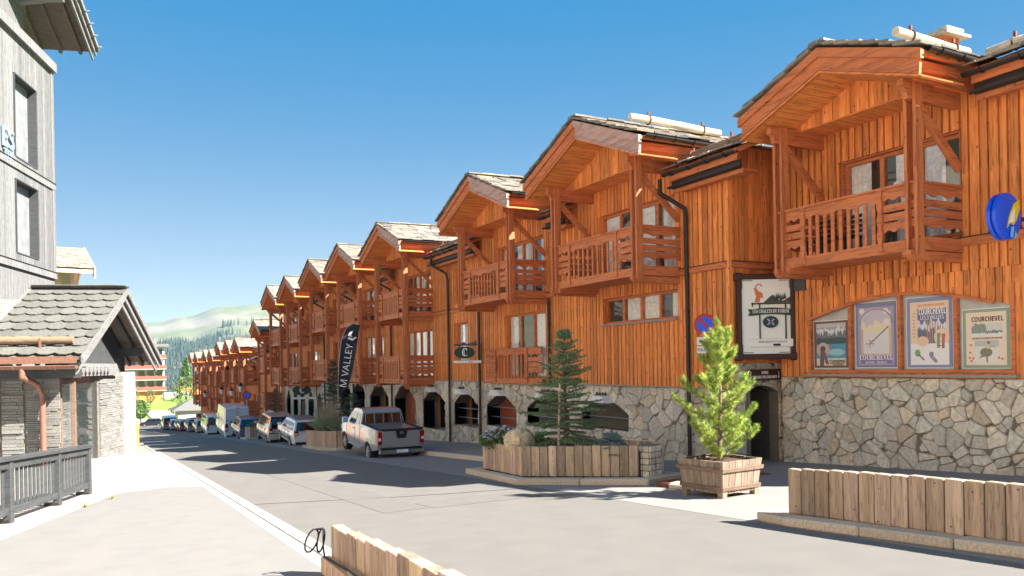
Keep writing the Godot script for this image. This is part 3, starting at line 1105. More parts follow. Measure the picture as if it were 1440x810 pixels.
# one gabled bay: centre zc, level dy; o holds the numbers that differ
func bay(B: Node3D, zc: float, dy: float, o: Dictionary) -> void:
	var pre: String = o.pre
	var near: bool = o.near
	var xf: float = o.xf
	var xw: float = o.xw
	var xv: float = o.xv            # verge plane
	var hw: float = o.hw            # half width of the balcony
	var ew: float = o.ew            # half width of the eaves
	var ya: float = dy + o.apex     # top of the verge at the ridge
	var pitch: float = o.pitch
	var xb: float = o.xb
	var wh := pre + "_h"
	var ye := ya - pitch * ew
	var cosp := 1.0 / sqrt(1.0 + pitch * pitch)
	# roof deck
	var rf := S.new()
	for sg in [-1.0, 1.0]:
		var poly := PackedVector2Array([Vector2(0, -0.02), Vector2(sg * ew, ye - ya - 0.02), Vector2(sg * ew, ye - ya - 0.12), Vector2(0, -0.12)])
		rf.prism(poly, Vector3(xv + 0.03, ya, zc), Vector3(0, 0, 1), Vector3.UP, Vector3(xb - xv, 0, 0))
	var roof := wp(rf, "roof", wh, B)
	# boarded soffit between verge and gable panel
	var xg := xf + 0.50
	for sg in [-1.0, 1.0]:
		var u := 0.0
		var joined := S.new()
		while u < ew - 0.05:
			var w := minf(0.155, ew - u)
			var p := Vector3((xv + xg) / 2 + 0.06, ya - 0.50 - pitch * (u + w / 2), zc + sg * (u + w / 2))
			var bs := Basis(Vector3(1, 0, 0), -sg * atan(-pitch)) if false else Basis(Vector3(1, 0, 0), sg * atan(pitch))
			if near:
				wpiece("soffit_board", pre + "_x", roof, p, Vector3(xg - xv + 0.1, 0.022, w / cosp - 0.012), bs)
			else:
				joined.box(p, Vector3(xg - xv + 0.1, 0.022, w / cosp - 0.012), bs)
			u += w
		if not near:
			stuff(wp(joined, "soffit_boards", pre + "_x", roof))
	# barge boards: an upper board and a deeper one below it
	for sg in [-1.0, 1.0]:
		var e: float = sg * (ew + 0.02)
		var ep := -pitch * (ew + 0.02)
		var bm: String = o.barge_r if sg > 0 else o.barge_l
		var p1 := PackedVector2Array([Vector2(0, 0.0), Vector2(e, ep), Vector2(e, ep - 0.19), Vector2(0, -0.19)])
		var b1 := S.new()
		b1.prism(p1, Vector3(xv + 0.05, ya, zc), Vector3(0, 0, 1), Vector3.UP, Vector3(-0.09, 0, 0))
		wp(b1, "barge_board", bm, B)
		var e2: float = sg * (ew - 0.04)
		var p2 := PackedVector2Array([Vector2(0, -0.17), Vector2(e2, ep - 0.155), Vector2(e2 - sg * 0.03, ep - 0.50), Vector2(0, -0.53)])
		var b2 := S.new()
		b2.prism(p2, Vector3(xv + 0.09, ya, zc), Vector3(0, 0, 1), Vector3.UP, Vector3(-0.065, 0, 0))
		wp(b2, "barge_board", bm, B)
		var p3 := PackedVector2Array([Vector2(0, -0.43), Vector2(e2, ep - 0.41), Vector2(e2, ep - 0.445), Vector2(0, -0.465)])
		b2 = S.new()
		b2.prism(p3, Vector3(xv + 0.03, ya, zc), Vector3(0, 0, 1), Vector3.UP, Vector3(-0.035, 0, 0))
		wp(b2, "barge_moulding", bm, B)
	# eave side fascia boards running back
	for sg in [-1.0, 1.0]:
		var fz: float = zc + sg * (ew - 0.24)
		wpiece("eave_board", wh, B, Vector3((xv + xb) / 2 + 0.1, ye - 0.20, fz), Vector3(xb - xv - 0.1, 0.20, 0.04))
		wpiece("eave_board", wh, B, Vector3((xv + xb) / 2 + 0.12, ye - 0.37, fz - sg * 0.06), Vector3(xb - xv - 0.16, 0.20, 0.04))
	if o.get("gutters", true):
		for sg in [-1.0, 1.0]:
			gutter(B, Vector3(xv + 0.12, ye + 0.01, zc + sg * (ew + 0.07)), Vector3(xw + 0.6, ye - 0.03, zc + sg * (ew + 0.07)), 0.075, "zinc_dark", near)
	# gable panel with boards, flat boarded ceiling over the balcony
	var yc: float = dy + o.ceil
	var gp := S.new()
	var gt := ya - 0.50
	var gh := (gt - yc) / pitch
	gp.prism(PackedVector2Array([Vector2(-gh, 0), Vector2(gh, 0), Vector2(0, gt - yc)]), Vector3(xg + 0.08, yc, zc), Vector3(0, 0, 1), Vector3.UP, Vector3(-0.05, 0, 0))
	var gpan := wp(gp, "gable_panel", pre + "_v0", B)
	var gz := -gh + 0.02
	var gi := 0
	while gz < gh - 0.05:
		var w2 := 0.30 if gi % 2 == 0 else 0.17
		w2 = minf(w2, gh - gz)
		var top0 := minf(gh + gz, gh - gz) * pitch
		var top1 := minf(gh + gz + w2, gh - gz - w2) * pitch
		var bd := S.new()
		var pp := PackedVector2Array([Vector2(gz + 0.006, 0), Vector2(gz + w2 - 0.006, 0), Vector2(gz + w2 - 0.006, maxf(top1, 0.0)), Vector2(gz + 0.006, maxf(top0, 0.0))])
		if gz < 0 and gz + w2 > 0:
			pp = PackedVector2Array([pp[0], pp[1], pp[2], Vector2(0, gh * pitch), pp[3]])
		bd.prism(pp, Vector3(xg + 0.03, yc + 0.001, zc), Vector3(0, 0, 1), Vector3.UP, Vector3(-0.02 - (0.012 if gi % 2 == 0 else 0.0), 0, 0))
		if not bd.v.is_empty():
			wp(bd, "board", tone(pre + "_v"), gpan)
		gz += w2
		gi += 1
	var cl := S.new()
	cl.box(Vector3((xg + xw) / 2 + 0.05, yc + 0.03, zc), Vector3(xw - xg, 0.05, 2 * hw + 0.5))
	var ceil_m := wp(cl, "ceiling", pre + "_x", B)
	var cj := S.new()
	var cx := xg + 0.02
	while cx < xw - 0.05:
		cj.box(Vector3(cx + 0.07, yc - 0.006, zc), Vector3(0.135, 0.022, 2 * hw + 0.5))
		cx += 0.145
	stuff(wp(cj, "ceiling_boards", pre + "_x", ceil_m))
	# posts (pairs of planks), beams, braces
	var pb: float = dy + o.post_bottom
	for sg in [-1.0, 1.0]:
		var zp: float = zc + sg * (hw + 0.03)
		for s2 in [-1.0, 1.0]:
			var ps := S.new()
			var pl := PackedVector2Array([Vector2(-0.10, pb + 0.12), Vector2(-0.02, pb), Vector2(0.10, pb + 0.05), Vector2(0.10, yc + 0.02), Vector2(-0.10, yc + 0.02)])
			ps.prism(pl, Vector3(xf - 0.02, 0, zp + s2 * 0.10 - 0.035), Vector3(1, 0, 0), Vector3.UP, Vector3(0, 0, 0.07))
			wp(ps, "post", pre + "_trim_v", B)
		var bm2 := S.new()
		var x0 := xv + 0.28
		var yb := yc - 0.34
		bm2.prism(PackedVector2Array([Vector2(x0, yc + 0.02), Vector2(x0, yc - 0.14), Vector2(x0 + 0.10, yc - 0.20), Vector2(x0 + 0.14, yb), Vector2(xw, yb), Vector2(xw, yc + 0.02)]), Vector3(0, 0, zp - 0.06), Vector3(1, 0, 0), Vector3.UP, Vector3(0, 0, 0.12))
		wp(bm2, "beam", wh, B)
		var br := S.new()
		br.bar(Vector3(xf + 0.06, yc - 0.36, zp), Vector3(xw - 0.02, yc - 1.55, zp), 0.11, 0.15)
		wp(br, "brace", wh, B)
		# floor beam under the balcony, with its shaped end
		var fb := S.new()
		var yf: float = dy + o.bal_bottom
		fb.prism(PackedVector2Array([Vector2(xf - 0.22, yf - 0.02), Vector2(xf - 0.22, yf - 0.12), Vector2(xf - 0.14, yf - 0.2), Vector2(xw, yf - 0.2), Vector2(xw, yf - 0.02)]), Vector3(0, 0, zp - 0.06), Vector3(1, 0, 0), Vector3.UP, Vector3(0, 0, 0.12))
		wp(fb, "floor_beam", wh, B)
	balcony(B, xf, xw, zc - hw - 0.08, zc + hw + 0.08, dy + o.bal_bottom, 1.33, pre, near)
	if o.get("lower", false):
		balcony(B, xf, xw, zc - hw - 0.08, zc + hw + 0.08, dy + 0.92, 1.33, pre, false)
	# roof slabs
	var lv := ew / cosp
	for sg in [-1.0, 1.0]:
		var so := Vector3(xv - 0.05, ye, zc + sg * ew)
		slabs(roof, so, Vector3(1, 0, 0), xb - xv, Vector3(0, pitch * cosp, -sg * cosp), lv + 0.05, o.slab_parts)
	for i in int((xb - xv) / 0.55):
		var rc := S.new()
		rc.box(Vector3(xv + 0.2 + i * 0.55, ya + 0.10 + rr(0, 0.03), zc + rr(-0.03, 0.03)), Vector3(0.56, 0.05, 0.42), Basis(Vector3(1, 0, 0), rr(-0.06, 0.06)))
		wp(rc, "ridge_slab", slab_tone(), roof)

# lower roof between two gables: eave along the street at xe, gutter at yg
func eave_roof(B: Node3D, xe: float, xw: float, z0: float, z1: float, yg: float, pre: String, single: bool, log_m := "log_brown", with_log := true) -> void:
	var pitch := 0.39
	var xb := xw + 3.6
	var rf := S.new()
	var cosp := 1.0 / sqrt(1.0 + pitch * pitch)
	rf.prism(PackedVector2Array([Vector2(xe, yg + 0.06), Vector2(xb, yg + 0.06 + pitch * (xb - xe)), Vector2(xb, yg - 0.06 + pitch * (xb - xe)), Vector2(xe, yg - 0.06)]), Vector3(0, 0, z0), Vector3(1, 0, 0), Vector3.UP, Vector3(0, 0, z1 - z0))
	var roof := wp(rf, "lower_roof", pre + "_h", B)
	slabs(roof, Vector3(xe - 0.04, yg + 0.06, z0), Vector3(0, 0, 1), z1 - z0, Vector3(cosp, pitch * cosp, 0), 2.4 / cosp, single)
	wpiece("eave_board", pre + "_h", B, Vector3(xe + 0.06, yg - 0.13, (z0 + z1) / 2), Vector3(0.04, 0.16, z1 - z0))
	wpiece("eave_board", "zinc_dark", B, Vector3(xe + 0.16, yg - 0.30, (z0 + z1) / 2), Vector3(0.05, 0.2, z1 - z0))
	wpiece("eave_board", pre + "_h", B, Vector3(xe + 0.24, yg - 0.44, (z0 + z1) / 2), Vector3(0.05, 0.12, z1 - z0))
	wpiece("soffit", pre + "_h", B, Vector3((xe + 0.3 + xw) / 2, yg - 0.42, (z0 + z1) / 2), Vector3(xw - xe - 0.25, 0.03, z1 - z0))
	gutter(B, Vector3(xe - 0.05, yg, z0 - 0.1), Vector3(xe - 0.05, yg, z1 + 0.05), 0.08, "zinc_dark", single)
	gutter(B, Vector3(xe + 0.08, yg - 0.34, z0 - 0.05), Vector3(xe + 0.08, yg - 0.34, z1), 0.06, "zinc_dark", false)
	if with_log:
		log_on(B, Vector3(xe + 0.42, yg + 0.40, z0 + 0.1), Vector3(xe + 0.42, yg + 0.40, z1 - 0.1), 0.10, log_m)

func downpipe(B: Node3D, pts: Array, r := 0.05, m := "zinc_dark") -> void:
	var st := S.new()
	st.tube(PackedVector3Array(pts), r, 9)
	for i in pts.size() - 1:
		var a: Vector3 = pts[i]
		var b: Vector3 = pts[i + 1]
		if a.distance_to(b) > 1.5:
			for t in [0.15, 0.6, 0.95]:
				var p := a.lerp(b, t)
				var d := (b - a).normalized()
				st.cyl(p - d * 0.025, p + d * 0.025, r * 1.2, r * 1.2, 9)
	wp(st, "downpipe", m, B)

func build_near_chalet() -> void:
	var x := 15.4
	var B := thing("timber_chalet", "orange timber chalet with a street-side balcony above arched poster panels and rubble wall", "building", at_ground(x, -10.5))
	var z0 := -14.9
	var z1 := -6.9
	var holes := [[-13.05, -10.0, 4.20, 6.34], [-13.98, -9.1, 1.46, 3.21]]
	var w := S.new()
	wall_slab(w, x, 0.30, z0, z1, 1.34, 7.3, holes)
	wp(w, "wall", "timber_v0", B)
	# head of the poster opening is arched: fill above the arch with a shaped board
	var arch := PackedVector2Array([Vector2(-14.06, 3.5), Vector2(-14.06, 2.70)])
	for i in 15:
		var t := i / 14.0
		arch.append(Vector2(lerpf(-13.98, -9.1, t), 2.72 + 0.46 * sin(PI * (0.03 + 0.95 * t))))
	arch.append(Vector2(-9.04, 2.74))
	arch.append(Vector2(-9.04, 3.5))
	var holes2 := [[-13.05, -10.0, 4.20, 6.34], [-14.06, -9.04, 1.40, 3.5]]
	cladding(B, x, z0, z1, 4.16, 7.2, holes2, "timber_v")
	cladding(B, x, z0, z1, 1.36, 4.03, holes2, "timber_v")
	# boards that follow the arch
	var az := -14.06
	var ai := 0
	while az < -9.1:
		var aw := 0.155 if ai % 2 == 0 else 0.115
		var strip_p := PackedVector2Array([Vector2(az, 3.5), Vector2(az + aw, 3.5), Vector2(az + aw, 2.6), Vector2(az, 2.6)])
		for q in Geometry2D.intersect_polygons(strip_p, arch):
			var bd := S.new()
			bd.prism(q, Vector3(x, 0, 0), Vector3(0, 0, 1), Vector3.UP, Vector3(-0.034 if ai % 2 == 0 else -0.022, 0, 0))
			wp(bd, "board", tone("timber_v"), B)
		az += aw + 0.025
		ai += 1
	var aback := S.new()
	aback.prism(arch, Vector3(x + 0.06, 0, 0), Vector3(0, 0, 1), Vector3.UP, Vector3(-0.05, 0, 0))
	wp(aback, "arch_panel", "timber_v0", B)
	var belt := S.new()
	belt.box(Vector3(x - 0.045, 4.06, (z0 + z1) / 2), Vector3(0.09, 0.17, z1 - z0))
	wp(belt, "belt_board", "timber_h", B)
	wpiece("belt_flashing", "zinc_dark", B, Vector3(x - 0.055, 4.155, (z0 + z1) / 2), Vector3(0.11, 0.02, z1 - z0))
	window(B, x, -12.95, -10.1, 4.24, 6.30, 3, "timber_h", true)
	# poster opening: mullions, posts, sill, back board
	var pf := S.new()
	for zz in [-13.99, -12.81, -11.525, -10.245, -9.10]:
		pf.box(Vector3(x + 0.02, 2.33, zz), Vector3(0.10, 1.72, 0.085))
	pf.box(Vector3(x + 0.02, 1.48, -11.54), Vector3(0.12, 0.07, 4.94))
	# moulding along the arch
	for i in 14:
		var p0 := arch[2 + i]
		var p1 := arch[3 + i] if i < 13 else arch[15 + 0]
		pf.bar(Vector3(x - 0.03, p0.y - 0.02, p0.x), Vector3(x - 0.03, p1.y - 0.02, p1.x), 0.06, 0.07)
	wp(pf, "poster_frame", "timber_h", B)
	wpiece("poster_back_board", "white_render", B, Vector3(x + 0.10, 2.35, -11.54), Vector3(0.04, 1.8, 4.86))
	wpiece("sill", "concrete", B, Vector3(x - 0.06, 1.39, -11.54), Vector3(0.16, 0.05, 5.1))
	wpiece("wall_vent", "zinc", B, Vector3(x - 0.06, 3.62, -14.25), Vector3(0.06, 0.3, 0.42))
	# rubble wall
	var base := S.new()
	wall_slab(base, x + 0.03, 0.5, z0, z1, gy(z0) - 0.4, 1.34, [])
	wp(base, "stone_wall", "mortar", B)
	rubble(B, PackedVector2Array([Vector2(z0, gy(z0) - 0.15), Vector2(z1, gy(z1) - 0.2), Vector2(z1, 1.33), Vector2(z0, 1.33)]), [], Vector3(x + 0.03, 0, 0), Vector3(0, 0, 1), Vector3(-1, 0, 0), 0.30, true, 0.06)
	# return face of the stone wall at the doorway
	rubble(B, PackedVector2Array([Vector2(x + 0.05, gy(z0) - 0.2), Vector2(x + 0.5, gy(z0) - 0.2), Vector2(x + 0.5, 1.33), Vector2(x + 0.05, 1.33)]), [], Vector3(0, 0, z0), Vector3(1, 0, 0), Vector3(0, 0, -1), 0.30, true, 0.03)
	var infill := S.new()
	infill.box(Vector3(16.6, 3.2, -15.0), Vector3(1.7, 8.6, 0.4))
	wp(infill, "side_wall", "timber_v0", B)
	bay(B, -11.79, 0.0, {"pre": "timber", "near": true, "xf": 14.0, "xw": x, "xv": 13.35, "hw": 1.66, "ew": 2.33, "apex": 8.26, "pitch": 0.357, "xb": 19.0, "ceil": 7.08, "post_bottom": 3.66, "bal_bottom": 3.86, "barge_l": "timber_h", "barge_r": "timber_h", "slab_parts": true})
	eave_roof(B, 14.75, x, -9.45, z1 + 0.2, 7.18, "timber", true, "log_pale")
	downpipe(B, [Vector3(14.7, 7.12, -8.35), Vector3(14.7, 6.9, -8.35), Vector3(15.2, 6.55, -8.1), Vector3(15.28, 4.5, -8.05), Vector3(15.28, gy(-8) + 0.1, -8.05)], 0.055)
	log_on(B, Vector3(15.0, 8.66, -11.2), Vector3(17.4, 8.6, -11.2), 0.10, "log_pale")
	var ch := S.new()
	ch.box(Vector3(17.1, 8.55, -11.6), Vector3(0.5, 0.9, 0.5))
	var chm := wp(ch, "chimney", "timber_h", B)
	var cc := S.new()
	cc.box(Vector3(17.1, 9.02, -11.6), Vector3(0.85, 0.06, 0.85), Basis(Vector3(1, 0, 0), 0.08))
	cc.box(Vector3(17.08, 9.10, -11.58), Vector3(0.6, 0.06, 0.66), Basis(Vector3(1, 0, 0), -0.05))
	wp(cc, "chimney_slab", "slab_stone", chm)

const BAY_B := {"pre": "timber", "near": true, "xf": 12.6, "xw": 14.0, "xv": 12.0, "hw": 2.07, "ew": 3.06, "apex": 8.66, "pitch": 0.39, "xb": 18.4, "ceil": 7.16, "post_bottom": 3.86, "bal_bottom": 4.07, "barge_l": "timber_h", "barge_r": "barge_weathered", "slab_parts": true}

# arched opening in the stone base: reveals, sill, something dark or boarded behind, hand rails
func arched_opening(B: Node3D, x: float, zl: float, zr: float, ys: float, yt: float, kind: int, big: bool) -> void:
	var zc := (zl + zr) / 2
	var y0 := gy(zc) + (0.85 if big else 0.7)
	var rv := S.new()
	var poly := arch_poly(zl, zr, y0, ys, yt)
	for i in poly.size():
		var a := poly[i]
		var b := poly[(i + 1) % poly.size()]
		var inw := Vector3(0, (ys + y0) / 2, zc) - Vector3(0, (a.y + b.y) / 2, (a.x + b.x) / 2)
		rv.quad(Vector3(x - 0.02, a.y, a.x), Vector3(x - 0.02, b.y, b.x), Vector3(x + 0.62, b.y, b.x), Vector3(x + 0.62, a.y, a.x), inw)
	var rev := wp(rv, "arched_opening", "granite", B)
	if kind == 1:
		wpiece("back_wall", "dark_door", rev, Vector3(x + 0.66, (y0 + yt) / 2, zc), Vector3(0.06, yt - y0 + 0.1, zr - zl + 0.1))
	else:
		var bk := S.new()
		room_box(bk, x + 0.64, 2.4, zl - 0.1, zr + 0.1, y0 - 0.05, yt + 0.05)
		wp(bk, "room", "dark_room", rev)
	if kind == 1:
		var n := int((zr - zl) * 0.62 / 0.24)
		for i in n:
			wpiece("board", "dark_door", rev, Vector3(x + 0.60, (y0 + yt) / 2, zr - 0.14 - i * 0.24), Vector3(0.05, yt - y0 + 0.05, 0.205))
	elif kind == 2:
		wpiece("door_frame", "dark_door", rev, Vector3(x + 0.58, (y0 + yt) / 2, zc + 0.25), Vector3(0.07, yt - y0, 0.10))
		wpiece("door_frame", "dark_door", rev, Vector3(x + 0.58, (y0 + yt) / 2, zc - 0.75), Vector3(0.07, yt - y0, 0.10))
		wpiece("pane", "dark_glass", rev, Vector3(x + 0.60, (y0 + yt) / 2, zc - 0.25), Vector3(0.02, yt - y0, 0.9))
		wpiece("door_panel", "timber_v0", rev, Vector3(x + 0.58, y0 + 0.35, zc + 0.7), Vector3(0.06, 0.7, 0.75))
	else:
		wpiece("pane", "dark_glass", rev, Vector3(x + 0.56, (y0 + yt) / 2, zc), Vector3(0.02, yt - y0 - 0.02, zr - zl - 0.1))
		wpiece("mullion", "dark_timber", rev, Vector3(x + 0.54, (y0 + yt) / 2, zc), Vector3(0.06, yt - y0, 0.08))
	if big:
		for hh in [0.35, 0.75]:
			var hr := S.new()
			hr.cyl(Vector3(x + 0.2, y0 + hh, zl + 0.02), Vector3(x + 0.2, y0 + hh, zr - 0.02), 0.022, 0.022, 8)
			wp(hr, "hand_rail", "steel", rev)

# stone base with arched openings between z0 (far) and z1 (near)
func stone_base(B: Node3D, x: float, z0: float, z1: float, ytop: float, arches: Array, single: bool, size: float) -> void:
	var back := S.new()
	var cuts := [z0]
	for a in arches:
		cuts.append(a[0]); cuts.append(a[1])
	cuts.append(z1)
	# piers
	for i in range(0, cuts.size(), 2):
		var za: float = cuts[i]
		var zb: float = cuts[i + 1]
		if zb - za > 0.01:
			back.box(Vector3(x + 0.33, (ytop + gy(za) - 0.4) / 2, (za + zb) / 2), Vector3(0.6, ytop - gy(za) + 0.4, zb - za))
	var holes := []
	for a in arches:
		var zc: float = (a[0] + a[1]) / 2
		var y0 := gy(zc) + (0.85 if single else 0.7)
		back.box(Vector3(x + 0.33, (y0 + gy(a[0]) - 0.4) / 2, zc), Vector3(0.6, y0 - gy(a[0]) + 0.4, a[1] - a[0]))
		var sp := PackedVector2Array([Vector2(a[0], ytop), Vector2(a[1], ytop)])
		for i in 13:
			var t := float(i) / 12.0
			sp.append(Vector2(lerpf(a[1], a[0], t), a[2] + (a[3] - a[2]) * sin(PI * t)))
		back.prism(sp, Vector3(x + 0.63, 0, 0), Vector3(0, 0, 1), Vector3.UP, Vector3(-0.6, 0, 0))
		holes.append(arch_poly(a[0] - 0.01, a[1] + 0.01, y0 - 0.01, a[2], a[3] + 0.015))
	wp(back, "stone_wall", "mortar", B)
	rubble(B, PackedVector2Array([Vector2(z0, gy(z0) - 0.1), Vector2(z1, gy(z1) - 0.1), Vector2(z1, ytop - 0.02), Vector2(z0, ytop - 0.02)]), holes, Vector3(x + 0.03, 0, 0), Vector3(0, 0, 1), Vector3(-1, 0, 0), size, single, 0.06)
	for a in arches:
		arched_opening(B, x + 0.03, a[0], a[1], a[2], a[3], a[4], single)

func rear_wall(B: Node3D, x: float, z0: float, z1: float, y0: float, y1: float) -> void:
	wpiece("rear_wall", "white_render", B, Vector3(x, (y0 + y1) / 2, (z0 + z1) / 2), Vector3(0.3, y1 - y0, z1 - z0))

func block_walls(B: Node3D, x: float, z0: float, z1: float, ybot: float, ytop: float, ybelt: float, holes: Array, single: bool) -> void:
	var w := S.new()
	wall_slab(w, x, 0.30, z0, z1, ybot, ytop, holes)
	wp(w, "wall", "timber_v0", B)
	cladding(B, x, z0, z1, ybelt + 0.09, ytop - 0.05, holes, "timber_v", single)
	cladding(B, x, z0, z1, ybot, ybelt - 0.09, holes, "timber_v", single)
	# the belt board is cut by nothing: openings lie above or below it
	wpiece("belt_board", "timber_h", B, Vector3(x - 0.045, ybelt, (z0 + z1) / 2), Vector3(0.09, 0.15, z1 - z0))
	rear_wall(B, x + 4.4, z0, z1, ybot - 4.0, ytop + 0.6)
	wpiece("belt_flashing", "zinc_dark", B, Vector3(x - 0.055, ybelt + 0.085, (z0 + z1) / 2), Vector3(0.11, 0.02, z1 - z0))

func build_row() -> void:
	var x := 14.0
	# --- block with two gables and single balconies
	var B := thing("chalet_block", "timber block with two gabled balconies over a rubble base and spruce planter", "building", at_ground(x, -24))
	var zf := -33.3
	var zn := -15.25
	var holes := [[-21.0, -17.3, 4.30, 6.35], [-20.9, -17.25, 2.96, 3.76], [-28.2, -24.6, 4.30, 6.35], [-27.75, -24.55, 1.25, 3.66], [-32.7, -31.3, 1.9, 3.62], [-32.6, -31.2, 4.45, 6.0]]
	block_walls(B, x, zf, zn, 1.07, 7.2, 4.18, holes, true)
	window(B, x, -21.0, -17.3, 4.30, 6.35, 4, "timber_h")
	window(B, x, -20.9, -17.25, 2.96, 3.76, 4, "timber_h")
	wpiece("sill", "concrete", B, Vector3(x - 0.03, 2.93, -19.08), Vector3(0.2, 0.05, 3.8))
	window(B, x, -28.2, -24.6, 4.30, 6.35, 4, "timber_h")
	window(B, x, -27.75, -24.55, 1.25, 3.66, 3, "timber_h")
	window(B, x, -32.7, -31.3, 1.9, 3.62, 1, "timber_h")
	window(B, x, -32.6, -31.2, 4.45, 6.0, 1, "timber_h")
	wpiece("sill", "concrete", B, Vector3(x - 0.05, 1.87, -32.0), Vector3(0.16, 0.04, 1.5))
	balcony(B, x - 0.22, x, -29.1, -24.5, 1.02, 1.36, "timber", true, false, false)
	stone_base(B, x, zf, zn, 1.07, [[-33.0, -30.4, 0.05, 0.52, 2], [-29.6, -26.9, 0.08, 0.56, 1], [-26.1, -23.0, 0.12, 0.60, 2], [-22.3, -19.65, 0.18, 0.62, 1]], true, 0.36)
	wpiece("base_ledge", "concrete", B, Vector3(x - 0.05, 1.075, (zf + zn) / 2), Vector3(0.14, 0.03, zn - zf))
	bay(B, -19.25, 0.0, BAY_B)
	bay(B, -26.55, 0.0, BAY_B)
	eave_roof(B, 13.3, x, -16.75, -14.2, 6.72, "timber", true)
	eave_roof(B, 13.3, x, -23.5, -22.3, 6.72, "timber", true, "log_brown", false)
	eave_roof(B, 13.3, x, -34.3, -29.6, 6.72, "timber", true)
	downpipe(B, [Vector3(13.25, 6.62, -17.0), Vector3(13.25, 6.25, -17.0), Vector3(13.85, 5.85, -16.75), Vector3(13.87, 5.6, -16.72), Vector3(13.87, 3.0, -16.72), Vector3(13.87, gy(-16.7) + 0.1, -16.72)], 0.055)
	downpipe(B, [Vector3(13.25, 6.62, -33.6), Vector3(13.25, 6.3, -33.6), Vector3(13.8, 5.9, -33.2), Vector3(13.85, 5.6, -33.15), Vector3(13.85, gy(-33.2) + 0.16, -33.15)], 0.055, "pole_brown")
	downpipe(B, [Vector3(13.85, 4.1, -29.9), Vector3(13.85, 2.0, -29.9), Vector3(13.85, gy(-29.9) + 0.16, -29.9)], 0.055, "pole_brown")
	downpipe(B, [Vector3(13.85, 4.05, -24.1), Vector3(13.85, 2.5, -24.1), Vector3(13.85, 1.1, -24.1)], 0.05)
	log_on(B, Vector3(13.4, 8.74, -18.5), Vector3(16.7, 8.64, -18.5), 0.11, "log_pale")
	log_on(B, Vector3(14.2, 8.62, -25.7), Vector3(16.0, 8.6, -25.7), 0.10, "log_pale")
	# face turned up the street, above the doorway (normal +z)
	var fz := S.new()
	fz.box(Vector3(15.6, 4.45, zn - 0.14), Vector3(3.2, 5.5, 0.26))
	wp(fz, "wall", "timber_v0", B)
	var bxx := x + 0.01
	var bi := 0
	while bxx < 16.4:
		var bw := 0.155 if bi % 2 == 0 else 0.115
		var th := 0.034 if bi % 2 == 0 else 0.022
		wpiece("board", tone("timber_v"), B, Vector3(bxx + bw / 2, 5.7, zn + th / 2), Vector3(bw, 2.85, th))
		wpiece("board", tone("timber_v"), B, Vector3(bxx + bw / 2, 2.92, zn + th / 2), Vector3(bw, 2.35, th))
		bxx += bw + 0.026
		bi += 1
	wpiece("belt_board", "timber_h", B, Vector3(15.25, 4.18, zn + 0.045), Vector3(2.5, 0.15, 0.09))
	wpiece("belt_flashing", "zinc_dark", B, Vector3(15.25, 4.265, zn + 0.055), Vector3(2.5, 0.02, 0.11))
	wpiece("corner_board", "timber_v2", B, Vector3(x - 0.01, 4.1, zn + 0.02), Vector3(0.12, 6.1, 0.12))
	# stone round the doorway
	var dsp := PackedVector2Array([Vector2(14.0, 1.72), Vector2(17.2, 1.72), Vector2(17.2, 0.95), Vector2(15.62, 0.95)])
	for i in 9:
		var t := i / 8.0
		dsp.append(Vector2(lerpf(15.62, 14.45, t), 0.95 + 0.17 * sin(PI * t)))
	dsp.append(Vector2(14.0, 0.95))
	var ds := S.new()
	ds.prism(dsp, Vector3(0, 0, zn - 0.35), Vector3(1, 0, 0), Vector3.UP, Vector3(0, 0, 0.33))
	ds.box(Vector3(14.225, 0.0, zn - 0.185), Vector3(0.45, 1.9 + 0.9, 0.33))
	ds.box(Vector3(16.4, 0.0, zn - 0.185), Vector3(1.56, 1.9 + 0.9, 0.33))
	var dw := wp(ds, "doorway", "mortar", B)
	var dh := PackedVector2Array([Vector2(14.45, -2.0), Vector2(15.62, -2.0)])
	for i in 9:
		var t := i / 8.0
		dh.append(Vector2(lerpf(15.62, 14.45, t), 0.95 + 0.17 * sin(PI * t)))
	rubble(B, PackedVector2Array([Vector2(13.98, gy(zn) - 0.2), Vector2(16.6, gy(zn) - 0.2), Vector2(16.6, 1.70), Vector2(13.98, 1.70)]), [dh], Vector3(0, 0, zn - 0.02), Vector3(1, 0, 0), Vector3(0, 0, 1), 0.32, true, 0.05)
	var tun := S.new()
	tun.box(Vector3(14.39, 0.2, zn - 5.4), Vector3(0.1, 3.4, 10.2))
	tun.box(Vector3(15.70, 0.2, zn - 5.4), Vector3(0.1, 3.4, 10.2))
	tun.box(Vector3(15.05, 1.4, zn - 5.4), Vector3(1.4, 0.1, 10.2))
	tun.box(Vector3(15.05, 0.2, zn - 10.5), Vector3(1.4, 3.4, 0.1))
	wp(tun, "passage", "passage_shade", dw)

	# --- long block: three gables with two tiers of balconies
	var o2 := BAY_B.duplicate()
	o2.lower = true
	o2.near = false
	o2.slab_parts = true
	o2.post_bottom = 0.68
	var C := thing("chalet_block", "long timber block with two tiers of balconies above round arches", "building", at_ground(x, -45))
	var hc := []
	for zc in [-37.36, -44.75, -51.85]:
		hc.append([zc - 1.9, zc + 1.9, 4.30, 6.3])
		hc.append([zc - 1.9, zc + 1.9, 1.2, 3.5])
	block_walls(C, x, -56.2, -33.3, 1.07, 7.2, 4.18, hc, false)
	for h in hc:
		window(C, x, h[0], h[1], h[2], h[3], 4, "timber_h", true)
	stone_base(C, x, -56.2, -33.3, 1.07, [[-55.6, -53.0, 0.2, 0.75, 0], [-52.4, -49.8, 0.2, 0.75, 0], [-49.2, -46.6, 0.2, 0.75, 0], [-45.6, -42.2, 0.0, 0.75, 2], [-41.2, -37.9, 0.0, 0.75, 1], [-36.9, -34.0, 0.05, 0.55, 2]], false, 0.42)
	for zc in [-37.36, -44.75, -51.85]:
		var oo := o2.duplicate()
		oo.slab_parts = zc > -40.0
		bay(C, zc, 0.0, oo)
